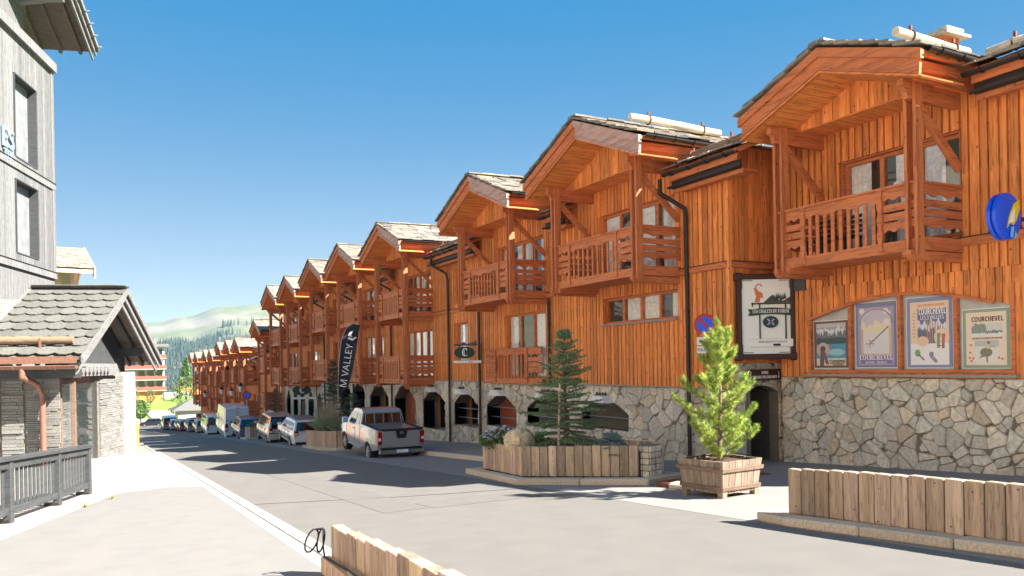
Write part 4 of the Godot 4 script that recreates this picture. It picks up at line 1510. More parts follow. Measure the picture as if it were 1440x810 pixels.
	eave_roof(C, 13.3, x, -41.7, -40.4, 6.72, "timber", false, "log_pale", false)
	eave_roof(C, 13.3, x, -49.0, -47.8, 6.72, "timber", false, "log_pale", false)
	eave_roof(C, 13.3, x, -56.3, -54.8, 6.72, "timber", false, "log_pale", false)
	for zz in [-41.2, -48.6, -55.8]:
		downpipe(C, [Vector3(13.25, 6.62, zz - 0.4), Vector3(13.25, 6.3, zz - 0.4), Vector3(13.85, 5.9, zz), Vector3(13.85, gy(zz) + 0.16, zz)], 0.055, "pole_brown")
	log_on(C, Vector3(13.6, 8.25, -36.2), Vector3(17.0, 8.25, -36.2), 0.12, "log_pale")

	# --- stepping down: two more gables, then the lower blocks
	var D := thing("chalet_block", "timber block one step down, two gables over slim arched windows", "building", at_ground(x, -63))
	var hd := []
	for zc in [-59.5, -66.45]:
		hd.append([zc - 1.9, zc + 1.9, 3.9, 5.9])
		hd.append([zc - 1.9, zc + 1.9, 0.75, 3.0])
	block_walls(D, x, -70.2, -56.2, 0.60, 6.8, 3.72, hd, false)
	for h in hd:
		window(D, x, h[0], h[1], h[2], h[3], 3, "timber_h", true)
	var ad := []
	for i in 5:
		ad.append([-69.6 + i * 2.7, -67.8 + i * 2.7, -0.9, -0.1, 0])
	stone_base(D, x, -70.2, -56.2, 0.60, ad, false, 0.45)
	var o3 := o2.duplicate()
	o3.apex = 8.86
	o3.slab_parts = false
	bay(D, -59.5, -0.45, o3)
	bay(D, -66.45, -0.5, o3)
	eave_roof(D, 13.3, x, -63.9, -62.4, 6.2, "timber", false, "log_pale", false)
	downpipe(D, [Vector3(13.85, 6.2, -63.3), Vector3(13.85, gy(-63) + 0.16, -63.3)], 0.055, "pole_brown")

	var E := thing("chalet_block", "narrow timber link with one small gable between the stepped blocks", "building", at_ground(x, -75))
	var he := [[-74.6, -71.6, 2.0, 3.7], [-74.6, -71.6, -1.6, 0.6]]
	block_walls(E, x, -80.4, -70.2, -2.0, 4.6, 1.5, he, false)
	for h in he:
		window(E, x, h[0], h[1], h[2], h[3], 3, "timber_h", true)
	stone_base(E, x, -80.4, -70.2, -2.0, [], false, 0.5)
	var o4 := o3.duplicate()
	o4.apex = 8.66
	o4.ew = 2.5
	o4.hw = 1.6
	bay(E, -73.0, -2.68, o4)
	eave_roof(E, 13.2, x, -80.4, -75.6, 3.6, "timber", false, "log_pale", false)

	var F := thing("chalet_block", "lower timber block with three gables behind the tall white van", "building", at_ground(x, -90))
	var hf := []
	for zc in [-84.6, -91.4, -98.6]:
		hf.append([zc - 1.8, zc + 1.8, 0.3, 2.3])
		hf.append([zc - 1.8, zc + 1.8, -3.0, -0.9])
	block_walls(F, x, -102.3, -80.4, -4.0, 3.3, 0.0, hf, false)
	for h in hf:
		window(F, x, h[0], h[1], h[2], h[3], 3, "timber_h", true)
	stone_base(F, x, -102.3, -80.4, -4.0, [], false, 0.5)
	for zc in [-84.6, -91.4, -98.6]:
		bay(F, zc, -3.84, o4)
	eave_roof(F, 13.3, x, -102.2, -80.5, 2.6, "timber", false, "log_pale", false)

	var G := thing("chalet_block", "farthest timber block of the row, four gables stepping down the hill", "building", at_ground(x, -118))
	var hg := []
	for zc in [-106.3, -112.8, -123.6, -131.6]:
		hg.append([zc - 1.8, zc + 1.8, -0.4, 1.6])
		hg.append([zc - 1.8, zc + 1.8, -3.6, -1.5])
	block_walls(G, x, -137.0, -102.3, -5.6, 2.7, -0.6, hg, false)
	for h in hg:
		window(G, x, h[0], h[1], h[2], h[3], 2, "timber_h", true)
	stone_base(G, x, -137.0, -102.3, -5.6, [], false, 0.5)
	for zc in [-106.3, -112.8, -123.6, -131.6]:
		bay(G, zc, -4.45, o4)
	eave_roof(G, 13.3, x, -136.8, -102.4, 2.0, "timber", false, "log_pale", false)

# ---------------------------------------------------------------- left side of the street (its own axes: x to the street, -z down the street, turned 16 degrees)
const LQ := Vector3(0.39, -2.14, -41.37)

# thin ledge stones in courses on a wall: o start, u along, out
func ledge_wall(B: Node3D, o: Vector3, u: Vector3, lu: float, out: Vector3, h: float, holes: Array, single: int) -> void:
	var y := 0.0
	var joined := S.new()
	var made := 0
	while y < h - 0.03:
		var ch := minf(rr(0.07, 0.17), h - y)
		var s := -rr(0.0, 0.4)
		while s < lu:
			var w := rr(0.35, 1.1)
			var a := maxf(s, 0.0)
			var b := minf(s + w - 0.012, lu)
			s += w
			if b - a < 0.06:
				continue
			var mid := (a + b) / 2
			var skip := false
			for hq in holes:
				if mid > hq[0] and mid < hq[1] and y + ch / 2 > hq[2] and y + ch / 2 < hq[3]:
					skip = true
			if skip:
				continue
			var dp := rr(0.05, 0.11)
			var k := rr(0.70, 1.0)
			var col := Color(k, k * rr(0.96, 1.0), k * rr(0.90, 1.0))
			var split := rng.randf() < 0.35 and ch > 0.13
			for half_i in (2 if split else 1):
				var hh := (ch * 0.5 if split else ch) - 0.012
				var yy := y + (ch * 0.5 * half_i if split else 0.0) + hh / 2
				var cen := o + u * mid + Vector3.UP * yy + out * (dp / 2 - 0.01 * half_i)
				var st: S = S.new() if made < single else joined
				st.k = col
				st.box(cen, Vector3(b - a, hh, dp), Basis(u, Vector3.UP, u.cross(Vector3.UP)))
				if made < single:
					part(st, "ledge_stone", "ledge_stone", B)
				made += 1
		y += ch
	if not joined.v.is_empty():
		stuff(part(joined, "ledge_stones", "ledge_stone", B))

func build_left() -> void:
	var turn := deg_to_rad(-16.0)
	# --- stone pavilion with slate roof
	var P := thing("stone_pavilion", "stone entrance pavilion with slate gable roof and glazed doors", "building", LQ, turn)
	var zr := 1.6                    # ridge line: local z
	var ew := 6.2
	var yr := 7.55
	var ye := 4.50
	var pitch := (yr - ye) / ew
	var cosp := 1.0 / sqrt(1.0 + pitch * pitch)
	var x0 := -2.7
	var x1 := 1.1
	var deck := S.new()
	for sg in [-1.0, 1.0]:
		deck.prism(PackedVector2Array([Vector2(zr, yr - 0.03), Vector2(zr + sg * ew, ye - 0.03), Vector2(zr + sg * ew, ye - 0.15), Vector2(zr, yr - 0.15)]), Vector3(x0, 0, 0), Vector3(0, 0, 1), Vector3.UP, Vector3(x1 - x0, 0, 0))
	var roof := part(deck, "roof", "grey_soffit", P)
	# pointed slates, each its own piece
	for sg in [-1.0, 1.0]:
		var v := Vector3(0, pitch * cosp, -sg * cosp)
		var nn := Vector3(0, cosp, sg * pitch * cosp)
		var rows := 9
		var ex := (ew / cosp) / rows
		for r in rows:
			var nx := 6
			var sw := (x1 - x0) / nx
			for q in nx + 1:
				var xc := x0 + sw * (q + (0.0 if r % 2 == 0 else 0.5))
				var hw := sw * 0.5 - 0.008
				var lo := maxf(xc - hw, x0) - xc
				var hi := minf(xc + hw, x1 + 0.04) - xc
				if hi - lo < 0.1:
					continue
				var sl := S.new()
				var g := rr(0.72, 1.0)
				sl.k = Color(g, g, g * rr(0.95, 1.0))
				var up_l := ex * 1.5
				var pl := PackedVector2Array([Vector2(lo, 0.16), Vector2(clampf(-hw * 0.35, lo, hi), -0.02), Vector2(clampf(hw * 0.35, lo, hi), -0.02), Vector2(hi, 0.16), Vector2(hi, up_l), Vector2(lo, up_l)])
				var so := Vector3(xc, ye, zr + sg * ew) + v * (r * ex) + nn * (0.065 + rr(0, 0.012))
				sl.prism(pl, so, Vector3(1, 0, 0), (v * 0.995 - nn * 0.085).normalized(), nn * 0.035)
				part(sl, "slate", "slate", roof)
	part(bx(Vector3((x0 + x1) / 2, yr + 0.10, zr), Vector3(x1 - x0 + 0.1, 0.05, 0.32)), "ridge_cap", "zinc", roof)
	# verge boards at the street end, pale grey on both slopes; three stepped boards each
	for sg in [-1.0, 1.0]:
		for i in 3:
			var e := ew + 0.05 - i * 0.10
			var d0 := 0.02 + i * 0.27
			var pl := PackedVector2Array([Vector2(zr, yr + 0.04 - d0), Vector2(zr + sg * e, yr + 0.04 - d0 - pitch * e), Vector2(zr + sg * e, yr - 0.20 - d0 - pitch * e), Vector2(zr, yr - 0.20 - d0)])
			var bd := S.new()
			bd.prism(pl, Vector3(x1 - i * 0.13, 0, 0), Vector3(0, 0, 1), Vector3.UP, Vector3(0.07, 0, 0))
			part(bd, "verge_board", "grey_paint_pale", P)
	var vb := S.new()
	vb.prism(PackedVector2Array([Vector2(zr, yr + 0.12), Vector2(zr + ew, ye + 0.12), Vector2(zr + ew, ye - 0.2), Vector2(zr, yr - 0.2)]), Vector3(x0 - 0.1, 0, 0), Vector3(0, 0, 1), Vector3.UP, Vector3(0.1, 0, 0))
	part(vb, "verge_board", "grey_paint_pale", P)
	# rafters under the overhang, purlin ends
	for sg in [-1.0, 1.0]:
		for i in 5:
			var xx := 0.2 - i * 0.62
			var rf := S.new()
			rf.bar(Vector3(xx, yr - 0.30, zr), Vector3(xx, ye - 0.28, zr + sg * ew), 0.12, 0.2)
			part(rf, "rafter", "grey_paint", P)
	for q in [[zr + 4.2, 5.05], [zr - 4.2, 5.05]]:
		var pu := S.new()
		pu.prism(PackedVector2Array([Vector2(-2.6, 0), Vector2(0.9, 0), Vector2(0.9, -0.15), Vector2(0.55, -0.42), Vector2(-2.6, -0.42)]), Vector3(0, q[1], q[0] - 0.14), Vector3(1, 0, 0), Vector3.UP, Vector3(0, 0, 0.28))
		part(pu, "purlin", "grey_paint", P)
	# gable end set back, painted boards
	var gb := S.new()
	var gh := (yr - 0.5 - 4.0) / pitch
	gb.prism(PackedVector2Array([Vector2(zr - 5.0, 3.78), Vector2(zr + 5.0, 3.78), Vector2(zr + 5.0, 4.55), Vector2(zr, yr - 0.45), Vector2(zr - 5.0, 4.55)]), Vector3(-0.55, 0, 0), Vector3(0, 0, 1), Vector3.UP, Vector3(0.2, 0, 0))
	part(gb, "gable_panel", "grey_paint", P)
	var bm := S.new()
	bm.prism(PackedVector2Array([Vector2(6.7, 3.72), Vector2(-0.4, 3.72), Vector2(-0.4, 3.95), Vector2(-0.1, 4.25), Vector2(6.2, 4.25), Vector2(6.7, 3.95)]), Vector3(-0.12, 0, 0), Vector3(0, 0, 1), Vector3.UP, Vector3(0.3, 0, 0))
	part(bm, "beam", "grey_paint_pale", P)
	for i in 8:
		var de := S.new()
		de.prism(PackedVector2Array([Vector2(-0.16, 0.3), Vector2(0.16, 0.3), Vector2(0.16, 0.12), Vector2(0.05, 0.0), Vector2(-0.05, 0.0), Vector2(-0.16, 0.12)]), Vector3(0.18, 3.80, 1.4 + i * 0.5), Vector3(0, 0, 1), Vector3.UP, Vector3(0.10, 0, 0))
		part(de, "dentil", "grey_paint_pale", P)
	# walls: towards the camera with a recess for the pipe, and the pier at the street
	var core := S.new()
	core.box(Vector3(-3.2, 1.2, 6.55), Vector3(6.0, 5.3, 0.3))
	core.box(Vector3(-1.2, 1.2, 3.4), Vector3(0.3, 5.3, 6.0))
	core.box(Vector3(-0.55, 1.2, -0.35), Vector3(0.9, 5.3, 4.3))
	part(core, "wall", "mortar", P)
	ledge_wall(P, Vector3(-1.15, -0.6, 6.7), Vector3(1, 0, 0), 1.15, Vector3(0, 0, 1), 4.45, [], 60)
	ledge_wall(P, Vector3(-2.0, -0.6, 6.7), Vector3(1, 0, 0), 0.75, Vector3(0, 0, 1), 4.45, [], 40)
	ledge_wall(P, Vector3(-4.6, -0.6, 6.85), Vector3(1, 0, 0), 2.5, Vector3(0, 0, 1), 4.45, [], 90)
	part(bx(Vector3(-3.35, 1.2, 6.75), Vector3(2.5, 5.2, 0.2)), "wall", "mortar", P)
	ledge_wall(P, Vector3(-0.10, -0.6, 1.75), Vector3(0, 0, -1), 4.2, Vector3(1, 0, 0), 4.30, [], 140)
	ledge_wall(P, Vector3(-1.0, -0.6, 1.82), Vector3(1, 0, 0), 0.9, Vector3(0, 0, 1), 4.30, [], 40)
	ledge_wall(P, Vector3(-1.05, -0.6, 6.0), Vector3(0, 0, -1), 4.2, Vector3(1, 0, 0), 4.2, [], 60)
	var pr := S.new()
	pr.box(Vector3(0.05, 1.55, -2.3), Vector3(0.5, 4.6, 0.85))
	part(pr, "pier", "white_render", P)
	# glazed front between wall and pier
	for zz in [6.45, 4.9, 2.25]:
		part(bx(Vector3(-0.12, 1.7, zz), Vector3(0.16, 4.1, 0.16)), "door_post", "planter_strap" if zz > 3 else "zinc", P)
	for q in [[6.36, 4.99], [4.81, 2.34]]:
		part(bx(Vector3(-0.14, 1.7, (q[0] + q[1]) / 2), Vector3(0.02, 4.05, q[0] - q[1])), "pane", "glass", P)
	# eave on the camera side: fascia, copper gutter, snow log, downpipe
	var ze := zr + ew
	part(bx(Vector3(-0.9, ye - 0.14, ze + 0.05), Vector3(3.7, 0.26, 0.06)), "eave_board", "copper", P)
	gutter_local(P, Vector3(-4.6, ye - 0.36, ze + 0.14), Vector3(0.98, ye - 0.36, ze + 0.14), 0.13, "copper")
	var so2 := S.new()
	so2.box(Vector3(-1.9, ye - 0.42, ze - 0.55), Vector3(5.6, 0.06, 1.2))
	part(so2, "soffit", "grey_paint", P)
	part(bx(Vector3(-1.9, ye - 0.62, 6.95), Vector3(5.4, 0.40, 0.25)), "wall_plate", "grey_paint", P)
	var lg := S.new()
	lg.cyl(Vector3(-4.2, ye + 0.62, ze - 0.72), Vector3(-0.55, ye + 0.62, ze - 0.72), 0.15, 0.15, 14)
	lg.cyl(Vector3(-0.5, ye + 0.62, ze - 0.72), Vector3(0.62, ye + 0.62, ze - 0.72), 0.14, 0.135, 14)
	part(lg, "snow_log", "log_brown", P)
	for xx in [-2.2, -0.5]:
		part(bx(Vector3(xx, ye + 0.42, ze - 0.72), Vector3(0.07, 0.5, 0.30)), "log_strap", "copper", P)
	var dp := S.new()
	dp.tube(PackedVector3Array([Vector3(-0.86, ye - 0.4, ze + 0.14), Vector3(-0.86, ye - 0.75, ze + 0.12), Vector3(-0.62, ye - 1.05, 7.2), Vector3(-0.5, ye - 1.45, 7.05), Vector3(-0.5, -0.4, 7.0)]), 0.11, 12)
	for yy in [0.2, 0.34, 2.2]:
		dp.cyl(Vector3(-0.5, yy, 7.0), Vector3(-0.5, yy + 0.09, 7.0), 0.135, 0.135, 12)
	part(dp, "downpipe", "copper", P)
	# pale metal canopy roof behind the rear verge
	var cn := S.new()
	cn.prism(PackedVector2Array([Vector2(zr - 1.0, yr - 0.35), Vector2(zr + ew + 0.4, ye - 0.25), Vector2(zr + ew + 0.4, ye - 0.40), Vector2(zr - 1.0, yr - 0.5)]), Vector3(-6.5, 0, 0), Vector3(0, 0, 1), Vector3.UP, Vector3(3.7, 0, 0))
	part(cn, "canopy_roof", "grey_paint_pale", P)

	# --- tall grey hotel behind it
	var H := thing("grey_hotel", "tall pale grey timber hotel with recessed shuttered windows and deep eaves", "building", LQ, turn)
	var xh := -5.0
	var zl := 14.0
	var zrr := -7.8
	var hol := [[-5.45, -2.75, 14.45, 18.5], [-5.45, -2.75, 9.75, 13.35], [1.2, 3.9, 14.45, 18.5], [1.2, 3.9, 9.75, 13.35]]
	var wl := S.new()
	wall_slab_flip(wl, xh, 0.5, zrr, zl, -1.0, 20.3, hol)
	part(wl, "wall", "silver_v0", H)
	var z := zrr + 0.02
	while z < zl:
		var bw := rr(0.30, 0.44)
		var mid := z + bw / 2
		var y := 9.0
		var cuts := []
		for h in hol:
			if h[0] - 0.05 < mid and h[1] + 0.05 > mid:
				cuts.append([h[2], h[3]])
		cuts.sort()
		for cq in cuts:
			if cq[0] > y:
				piece("board", tone("silver_v"), H, Vector3(xh + 0.02, (y + cq[0]) / 2, mid), Vector3(0.05, cq[0] - y, bw - 0.012))
			y = cq[1]
		piece("board", tone("silver_v"), H, Vector3(xh + 0.02, (y + 20.3) / 2, mid), Vector3(0.05, 20.3 - y, bw - 0.012))
		z += bw
	for h in hol:
		var wz: float = (h[0] + h[1]) / 2
		var fr := S.new()
		for zz in [h[0], h[1]]:
			fr.box(Vector3(xh - 0.2, (h[2] + h[3]) / 2, zz), Vector3(0.55, h[3] - h[2], 0.06))
		fr.box(Vector3(xh - 0.2, h[3], wz), Vector3(0.55, 0.06, h[1] - h[0]))
		fr.box(Vector3(xh - 0.2, h[2], wz), Vector3(0.55, 0.06, h[1] - h[0]))
		var win := part(fr, "window", "grey_paint", H)
		part(bx(Vector3(xh - 0.38, (h[2] + h[3]) / 2, wz), Vector3(0.04, h[3] - h[2], h[1] - h[0])), "shutter", "blind", win)
	# horizontal trims and cornice
	for q in [[14.0, 0.34, 0.10], [9.15, 0.34, 0.10]]:
		part(bx(Vector3(xh + 0.06, q[0], (zl + zrr) / 2), Vector3(0.14, q[1], zl - zrr + 0.06)), "trim_board", "silver_v2", H)
		part(bx(Vector3(xh + 0.07, q[0] + q[1] / 2 + 0.015, (zl + zrr) / 2), Vector3(0.2, 0.03, zl - zrr + 0.08)), "trim_flashing", "zinc", H)
	part(bx(Vector3(xh + 0.05, 20.55, (zl + zrr) / 2), Vector3(0.45, 0.5, zl - zrr + 0.1)), "cornice", "silver_v2", H)
	part(bx(Vector3(xh + 0.05, 14.9, zrr + 0.18), Vector3(0.12, 11.6, 0.36)), "corner_board", "silver_v0", H)
	part(bx(Vector3(xh - 0.6, 12.0, zrr - 0.35), Vector3(0.8, 10.5, 0.5)), "corner_board", "silver_v1", H)
	# set-back top storey and the great roof
	part(bx(Vector3(xh - 1.3, 22.2, 3.4), Vector3(0.5, 3.4, 21.0)), "upper_wall", "silver_v1", H)
	part(bx(Vector3(xh - 1.1, 23.4, 3.4), Vector3(0.3, 0.3, 21.1)), "trim_board", "silver_v2", H)
	var xv := -3.3
	var zridge := 6.0
	var zee := -10.2
	var yee := 22.6
	var pr2 := 0.52
	var yrr := yee + pr2 * (zridge - zee)
	var rd := S.new()
	rd.prism(PackedVector2Array([Vector2(zridge, yrr), Vector2(zee, yee), Vector2(zee, yee - 0.14), Vector2(zridge, yrr - 0.14)]), Vector3(xv, 0, 0), Vector3(0, 0, 1), Vector3.UP, Vector3(-9.0, 0, 0))
	rd.prism(PackedVector2Array([Vector2(zridge, yrr), Vector2(zridge + 16.2, yee), Vector2(zridge + 16.2, yee - 0.14), Vector2(zridge, yrr - 0.14)]), Vector3(xv, 0, 0), Vector3(0, 0, 1), Vector3.UP, Vector3(-9.0, 0, 0))
	var hr := part(rd, "roof", "grey_soffit", H)
	for i in 5:
		var rf2 := S.new()
		var xx := xv - 0.9 - i * 1.05
		rf2.bar(Vector3(xx, yrr - 0.25, zridge), Vector3(xx, yee - 0.25, zee), 0.16, 0.22)
		part(rf2, "rafter", "grey_soffit", hr)
	for i in 3:
		var vb2 := S.new()
		var dd := i * 0.26
		vb2.prism(PackedVector2Array([Vector2(zridge, yrr + 0.12 - dd), Vector2(zee, yee + 0.12 - dd), Vector2(zee, yee - 0.12 - dd), Vector2(zridge, yrr - 0.12 - dd)]), Vector3(xv - i * 0.16, 0, 0), Vector3(0, 0, 1), Vector3.UP, Vector3(0.09, 0, 0))
		part(vb2, "verge_board", "grey_paint_pale", H)
	for i in 22:
		var t := i / 22.0
		part(bx(Vector3(xv - 0.2, lerpf(yee, yrr, t) + 0.17, lerpf(zee, zridge, t)), Vector3(0.7, 0.05, 0.8), 0.0, Basis(Vector3(1, 0, 0), atan(pr2) - 0.06)), "roof_slate", "slate", hr)
	var br := S.new()
	br.prism(PackedVector2Array([Vector2(-7.0, 0.0), Vector2(xv - 0.35, 0.0), Vector2(xv - 0.30, -0.25), Vector2(xv - 0.45, -0.32), Vector2(xv - 0.55, -0.62), Vector2(xv - 1.2, -0.66), Vector2(-6.2, -0.98), Vector2(-7.0, -0.98)]), Vector3(0, yee + pr2 * 3.9 - 0.36, zee + 3.7), Vector3(1, 0, 0), Vector3.UP, Vector3(0, 0, 0.42))
	part(br, "bracket_beam", "grey_paint_pale", H)
	# raised lettering that runs out of the picture
	var hs := thing("hotel_sign", "pale blue raised letters on the grey hotel front", "sign", LQ, turn)
	text3(hs, "ES", Vector3(xh + 0.12, 15.0, -1.75), PI / 2, 1.0, 0.07, "letters", "pale_letters", "Droid Sans", true, Vector2(1, 1))
	text3(hs, "TEL", Vector3(xh + 0.12, 14.25, -1.75), PI / 2, 0.45, 0.05, "letters", "pale_letters", "Droid Sans", true, Vector2(1, 1))

	# --- wooden chalet gable showing past the hotel corner
	var K := thing("sunlit_chalet", "sunlit wooden chalet gable with balcony beyond the grey hotel", "building", Vector3(-5.8, -3.2, -78.5), deg_to_rad(8.0))
	part(bx(Vector3(0, 5.5, 0), Vector3(7.0, 11.0, 9.0)), "wall", "white_render", K)
	var kr := S.new()
	for sg in [-1.0, 1.0]:
		kr.prism(PackedVector2Array([Vector2(0, 15.6), Vector2(sg * 6.0, 13.2), Vector2(sg * 6.0, 12.9), Vector2(0, 15.3)]), Vector3(-3, 0, 0.0), Vector3(0, 0, 1), Vector3.UP, Vector3(7.6, 0, 0))
	part(kr, "roof", "stake", K)
	for sg in [-1.0, 1.0]:
		var kb := S.new()
		kb.prism(PackedVector2Array([Vector2(0, 15.8), Vector2(sg * 6.1, 13.36), Vector2(sg * 6.1, 12.5), Vector2(0, 14.9)]), Vector3(4.5, 0, 0), Vector3(0, 0, 1), Vector3.UP, Vector3(0.12, 0, 0))
		part(kb, "verge_board", "stake", K)
		slabs(K, Vector3(-3, 13.25, sg * 6.0) + K.position, Vector3(1, 0, 0), 7.5, Vector3(0, 0.371, -sg * 0.928), 6.4, false)
	part(bx(Vector3(3.2, 12.4, 0), Vector3(0.2, 3.2, 7.6)), "gable_panel", "stake", K)
	for yy in [11.1, 11.6, 12.0]:
		part(bx(Vector3(4.4, yy, 1.0), Vector3(0.1, 0.2, 8.0)), "balcony_rail", "stake", K)
	part(bx(Vector3(3.7, 10.9, 1.0), Vector3(1.6, 0.2, 8.0)), "balcony", "stake", K)

	# --- sunlit houses farther down on the same side; the parked cars mirror them
	for q in [[-9.5, -101.0, 9.0, 15.0, "first pale rendered chalet with timber balconies past the sunlit gable"], [-9.5, -121.0, 8.2, 15.0, "second pale chalet with timber balconies, between two others"], [-9.5, -141.0, 9.6, 16.0, "last pale chalet with timber balconies before the bend"]]:
		var hx := thing("pale_chalet", q[4], "building", at_ground(q[0], q[1]))
		var hh: float = q[2]
		var ln: float = q[3]
		part(bx(Vector3(0, hh / 2 - 0.5, 0), Vector3(9.0, hh + 1.0, ln)), "wall", "white_render", hx)
		var rf := S.new()
		for sg in [-1.0, 1.0]:
			rf.prism(PackedVector2Array([Vector2(0, hh + 2.8), Vector2(sg * 6.2, hh + 0.4), Vector2(sg * 6.2, hh + 0.1), Vector2(0, hh + 2.5)]), Vector3(0, 0, -ln / 2 - 0.8), Vector3(1, 0, 0), Vector3.UP, Vector3(0, 0, ln + 1.6))
		part(rf, "roof", "slab_stone", hx)
		for f in 2:
			var by := 3.0 + f * 2.9
			var bl := part(bx(Vector3(5.1, by, 0), Vector3(1.3, 0.2, ln - 1.0)), "balcony", "timber_h", hx)
			part(bx(Vector3(5.7, by + 0.6, 0), Vector3(0.08, 0.9, ln - 1.0)), "balcony_front", "timber_h", bl)
			for i in 5:
				part(bx(Vector3(4.53, by + 1.2, -ln / 2 + 1.8 + i * (ln - 3.6) / 4.0), Vector3(0.08, 1.9, 1.4)), "window", "dark_glass", hx)

	build_fence()

# rendered houses across the street, left of and behind the camera: the window panes mirror them and they throw sunlight back
func build_opposite() -> void:
	var what := ["tall cream rendered house across from the spruce planter", "cream rendered house with timber balconies across from the near chalet", "wide cream rendered house at the top of the street"]
	var zs := [[-27.0, -13.0, 14.5], [-12.0, 8.0, 16.0], [9.0, 32.0, 15.0]]
	for k in 3:
		var za: float = zs[k][0]
		var zb: float = zs[k][1]
		var h: float = zs[k][2]
		var ln := zb - za
		var B := thing("rendered_house", what[k], "building", at_ground(-13.5, (za + zb) / 2))
		part(bx(Vector3(0, h / 2 - 1.0, 0), Vector3(10.0, h + 2.0, ln)), "wall", "cream_render", B)
		var rf := S.new()
		for sg in [-1.0, 1.0]:
			rf.prism(PackedVector2Array([Vector2(0, h + 2.6), Vector2(sg * 6.4, h + 0.3), Vector2(sg * 6.4, h), Vector2(0, h + 2.3)]), Vector3(0, 0, -ln / 2 - 0.8), Vector3(1, 0, 0), Vector3.UP, Vector3(0, 0, ln + 1.6))
		part(rf, "roof", "slab_stone", B)
		var n := int(ln / 3.4)
		for f in 4:
			var y := 1.6 + f * 3.0
			for i in n:
				var zz := -ln / 2 + ln * (i + 0.5) / n
				var w := part(bx(Vector3(5.02, y + 0.9, zz), Vector3(0.1, 1.7, 1.3)), "window", "timber_h", B)
				part(bx(Vector3(5.06, y + 0.9, zz), Vector3(0.06, 1.5, 1.1)), "pane", "dark_glass", w)
			if f in [1, 3]:
				var bl := part(bx(Vector3(5.6, y - 0.2, 0), Vector3(1.2, 0.18, ln * 0.6)), "balcony", "timber_h", B)
				for i in int(ln * 0.6 / 0.3):
					part(bx(Vector3(6.15, y + 0.35, -ln * 0.3 + 0.15 + i * 0.3), Vector3(0.04, 0.95, 0.12)), "baluster", "timber_trim_v", bl)
				part(bx(Vector3(6.15, y + 0.86, 0), Vector3(0.1, 0.06, ln * 0.6)), "hand_rail", "timber_h", bl)

func wall_slab_flip(st: S, x: float, th: float, z0: float, z1: float, y0: float, y1: float, holes: Array) -> void:
	wall_slab(st, x - th, th, z0, z1, y0, y1, holes)

func gutter_local(B: Node3D, a: Vector3, b: Vector3, r: float, m: String) -> void:
	var st := S.new()
	var d := (b - a).normalized()
	var sd := d.cross(Vector3.UP).normalized()
	var pts := PackedVector2Array()
	for i in 9:
		var t := PI + PI * i / 8.0
		pts.append(Vector2(cos(t) * r, sin(t) * r))
	for i in 9:
		var t := TAU - PI * i / 8.0
		pts.append(Vector2(cos(t) * (r - 0.015), sin(t) * (r - 0.015) + 0.001))
	st.prism(pts, a, sd, Vector3.UP, b - a)
	st.tube(PackedVector3Array([a + sd * r, b + sd * r]), 0.022, 7)
	st.tube(PackedVector3Array([a - sd * r, b - sd * r]), 0.022, 7)
	var n := int(a.distance_to(b) / 1.3)
	for i in n:
		var p := a.lerp(b, (i + 0.5) / n)
		for q in 8:
			var t0 := PI + PI * q / 8.0
			var t1 := PI + PI * (q + 1) / 8.0
			st.bar(p + sd * cos(t0) * (r + 0.015) + Vector3.UP * sin(t0) * (r + 0.015), p + sd * cos(t1) * (r + 0.015) + Vector3.UP * sin(t1) * (r + 0.015), 0.05, 0.02, d)
	part(st, "gutter", m, B)

# lettering: raised TextMesh turned about y
func text3(parent: Node3D, words: String, at: Vector3, turn: float, height: float, depth: float, called: String, m: String, font := "Droid Sans", bold := false, squeeze := Vector2(1, 1), tilt := 0.0) -> MeshInstance3D:
	var tm := TextMesh.new()
	tm.text = words
	var f := SystemFont.new()
	f.font_names = PackedStringArray([font])
	f.font_weight = 700 if bold else 400
	tm.font = f
	tm.font_size = 32
	tm.pixel_size = height / 24.0
	tm.depth = depth
	tm.curve_step = 1.0
	var o := MeshInstance3D.new()
	o.mesh = tm
	o.material_override = M[m]
	o.name = called
	parent.add_child(o, true)
	o.transform = Transform3D(Basis(Vector3.UP, turn) * Basis(Vector3.BACK, tilt) * Basis.from_scale(Vector3(squeeze.x, squeeze.y, 1)), at)
	return o

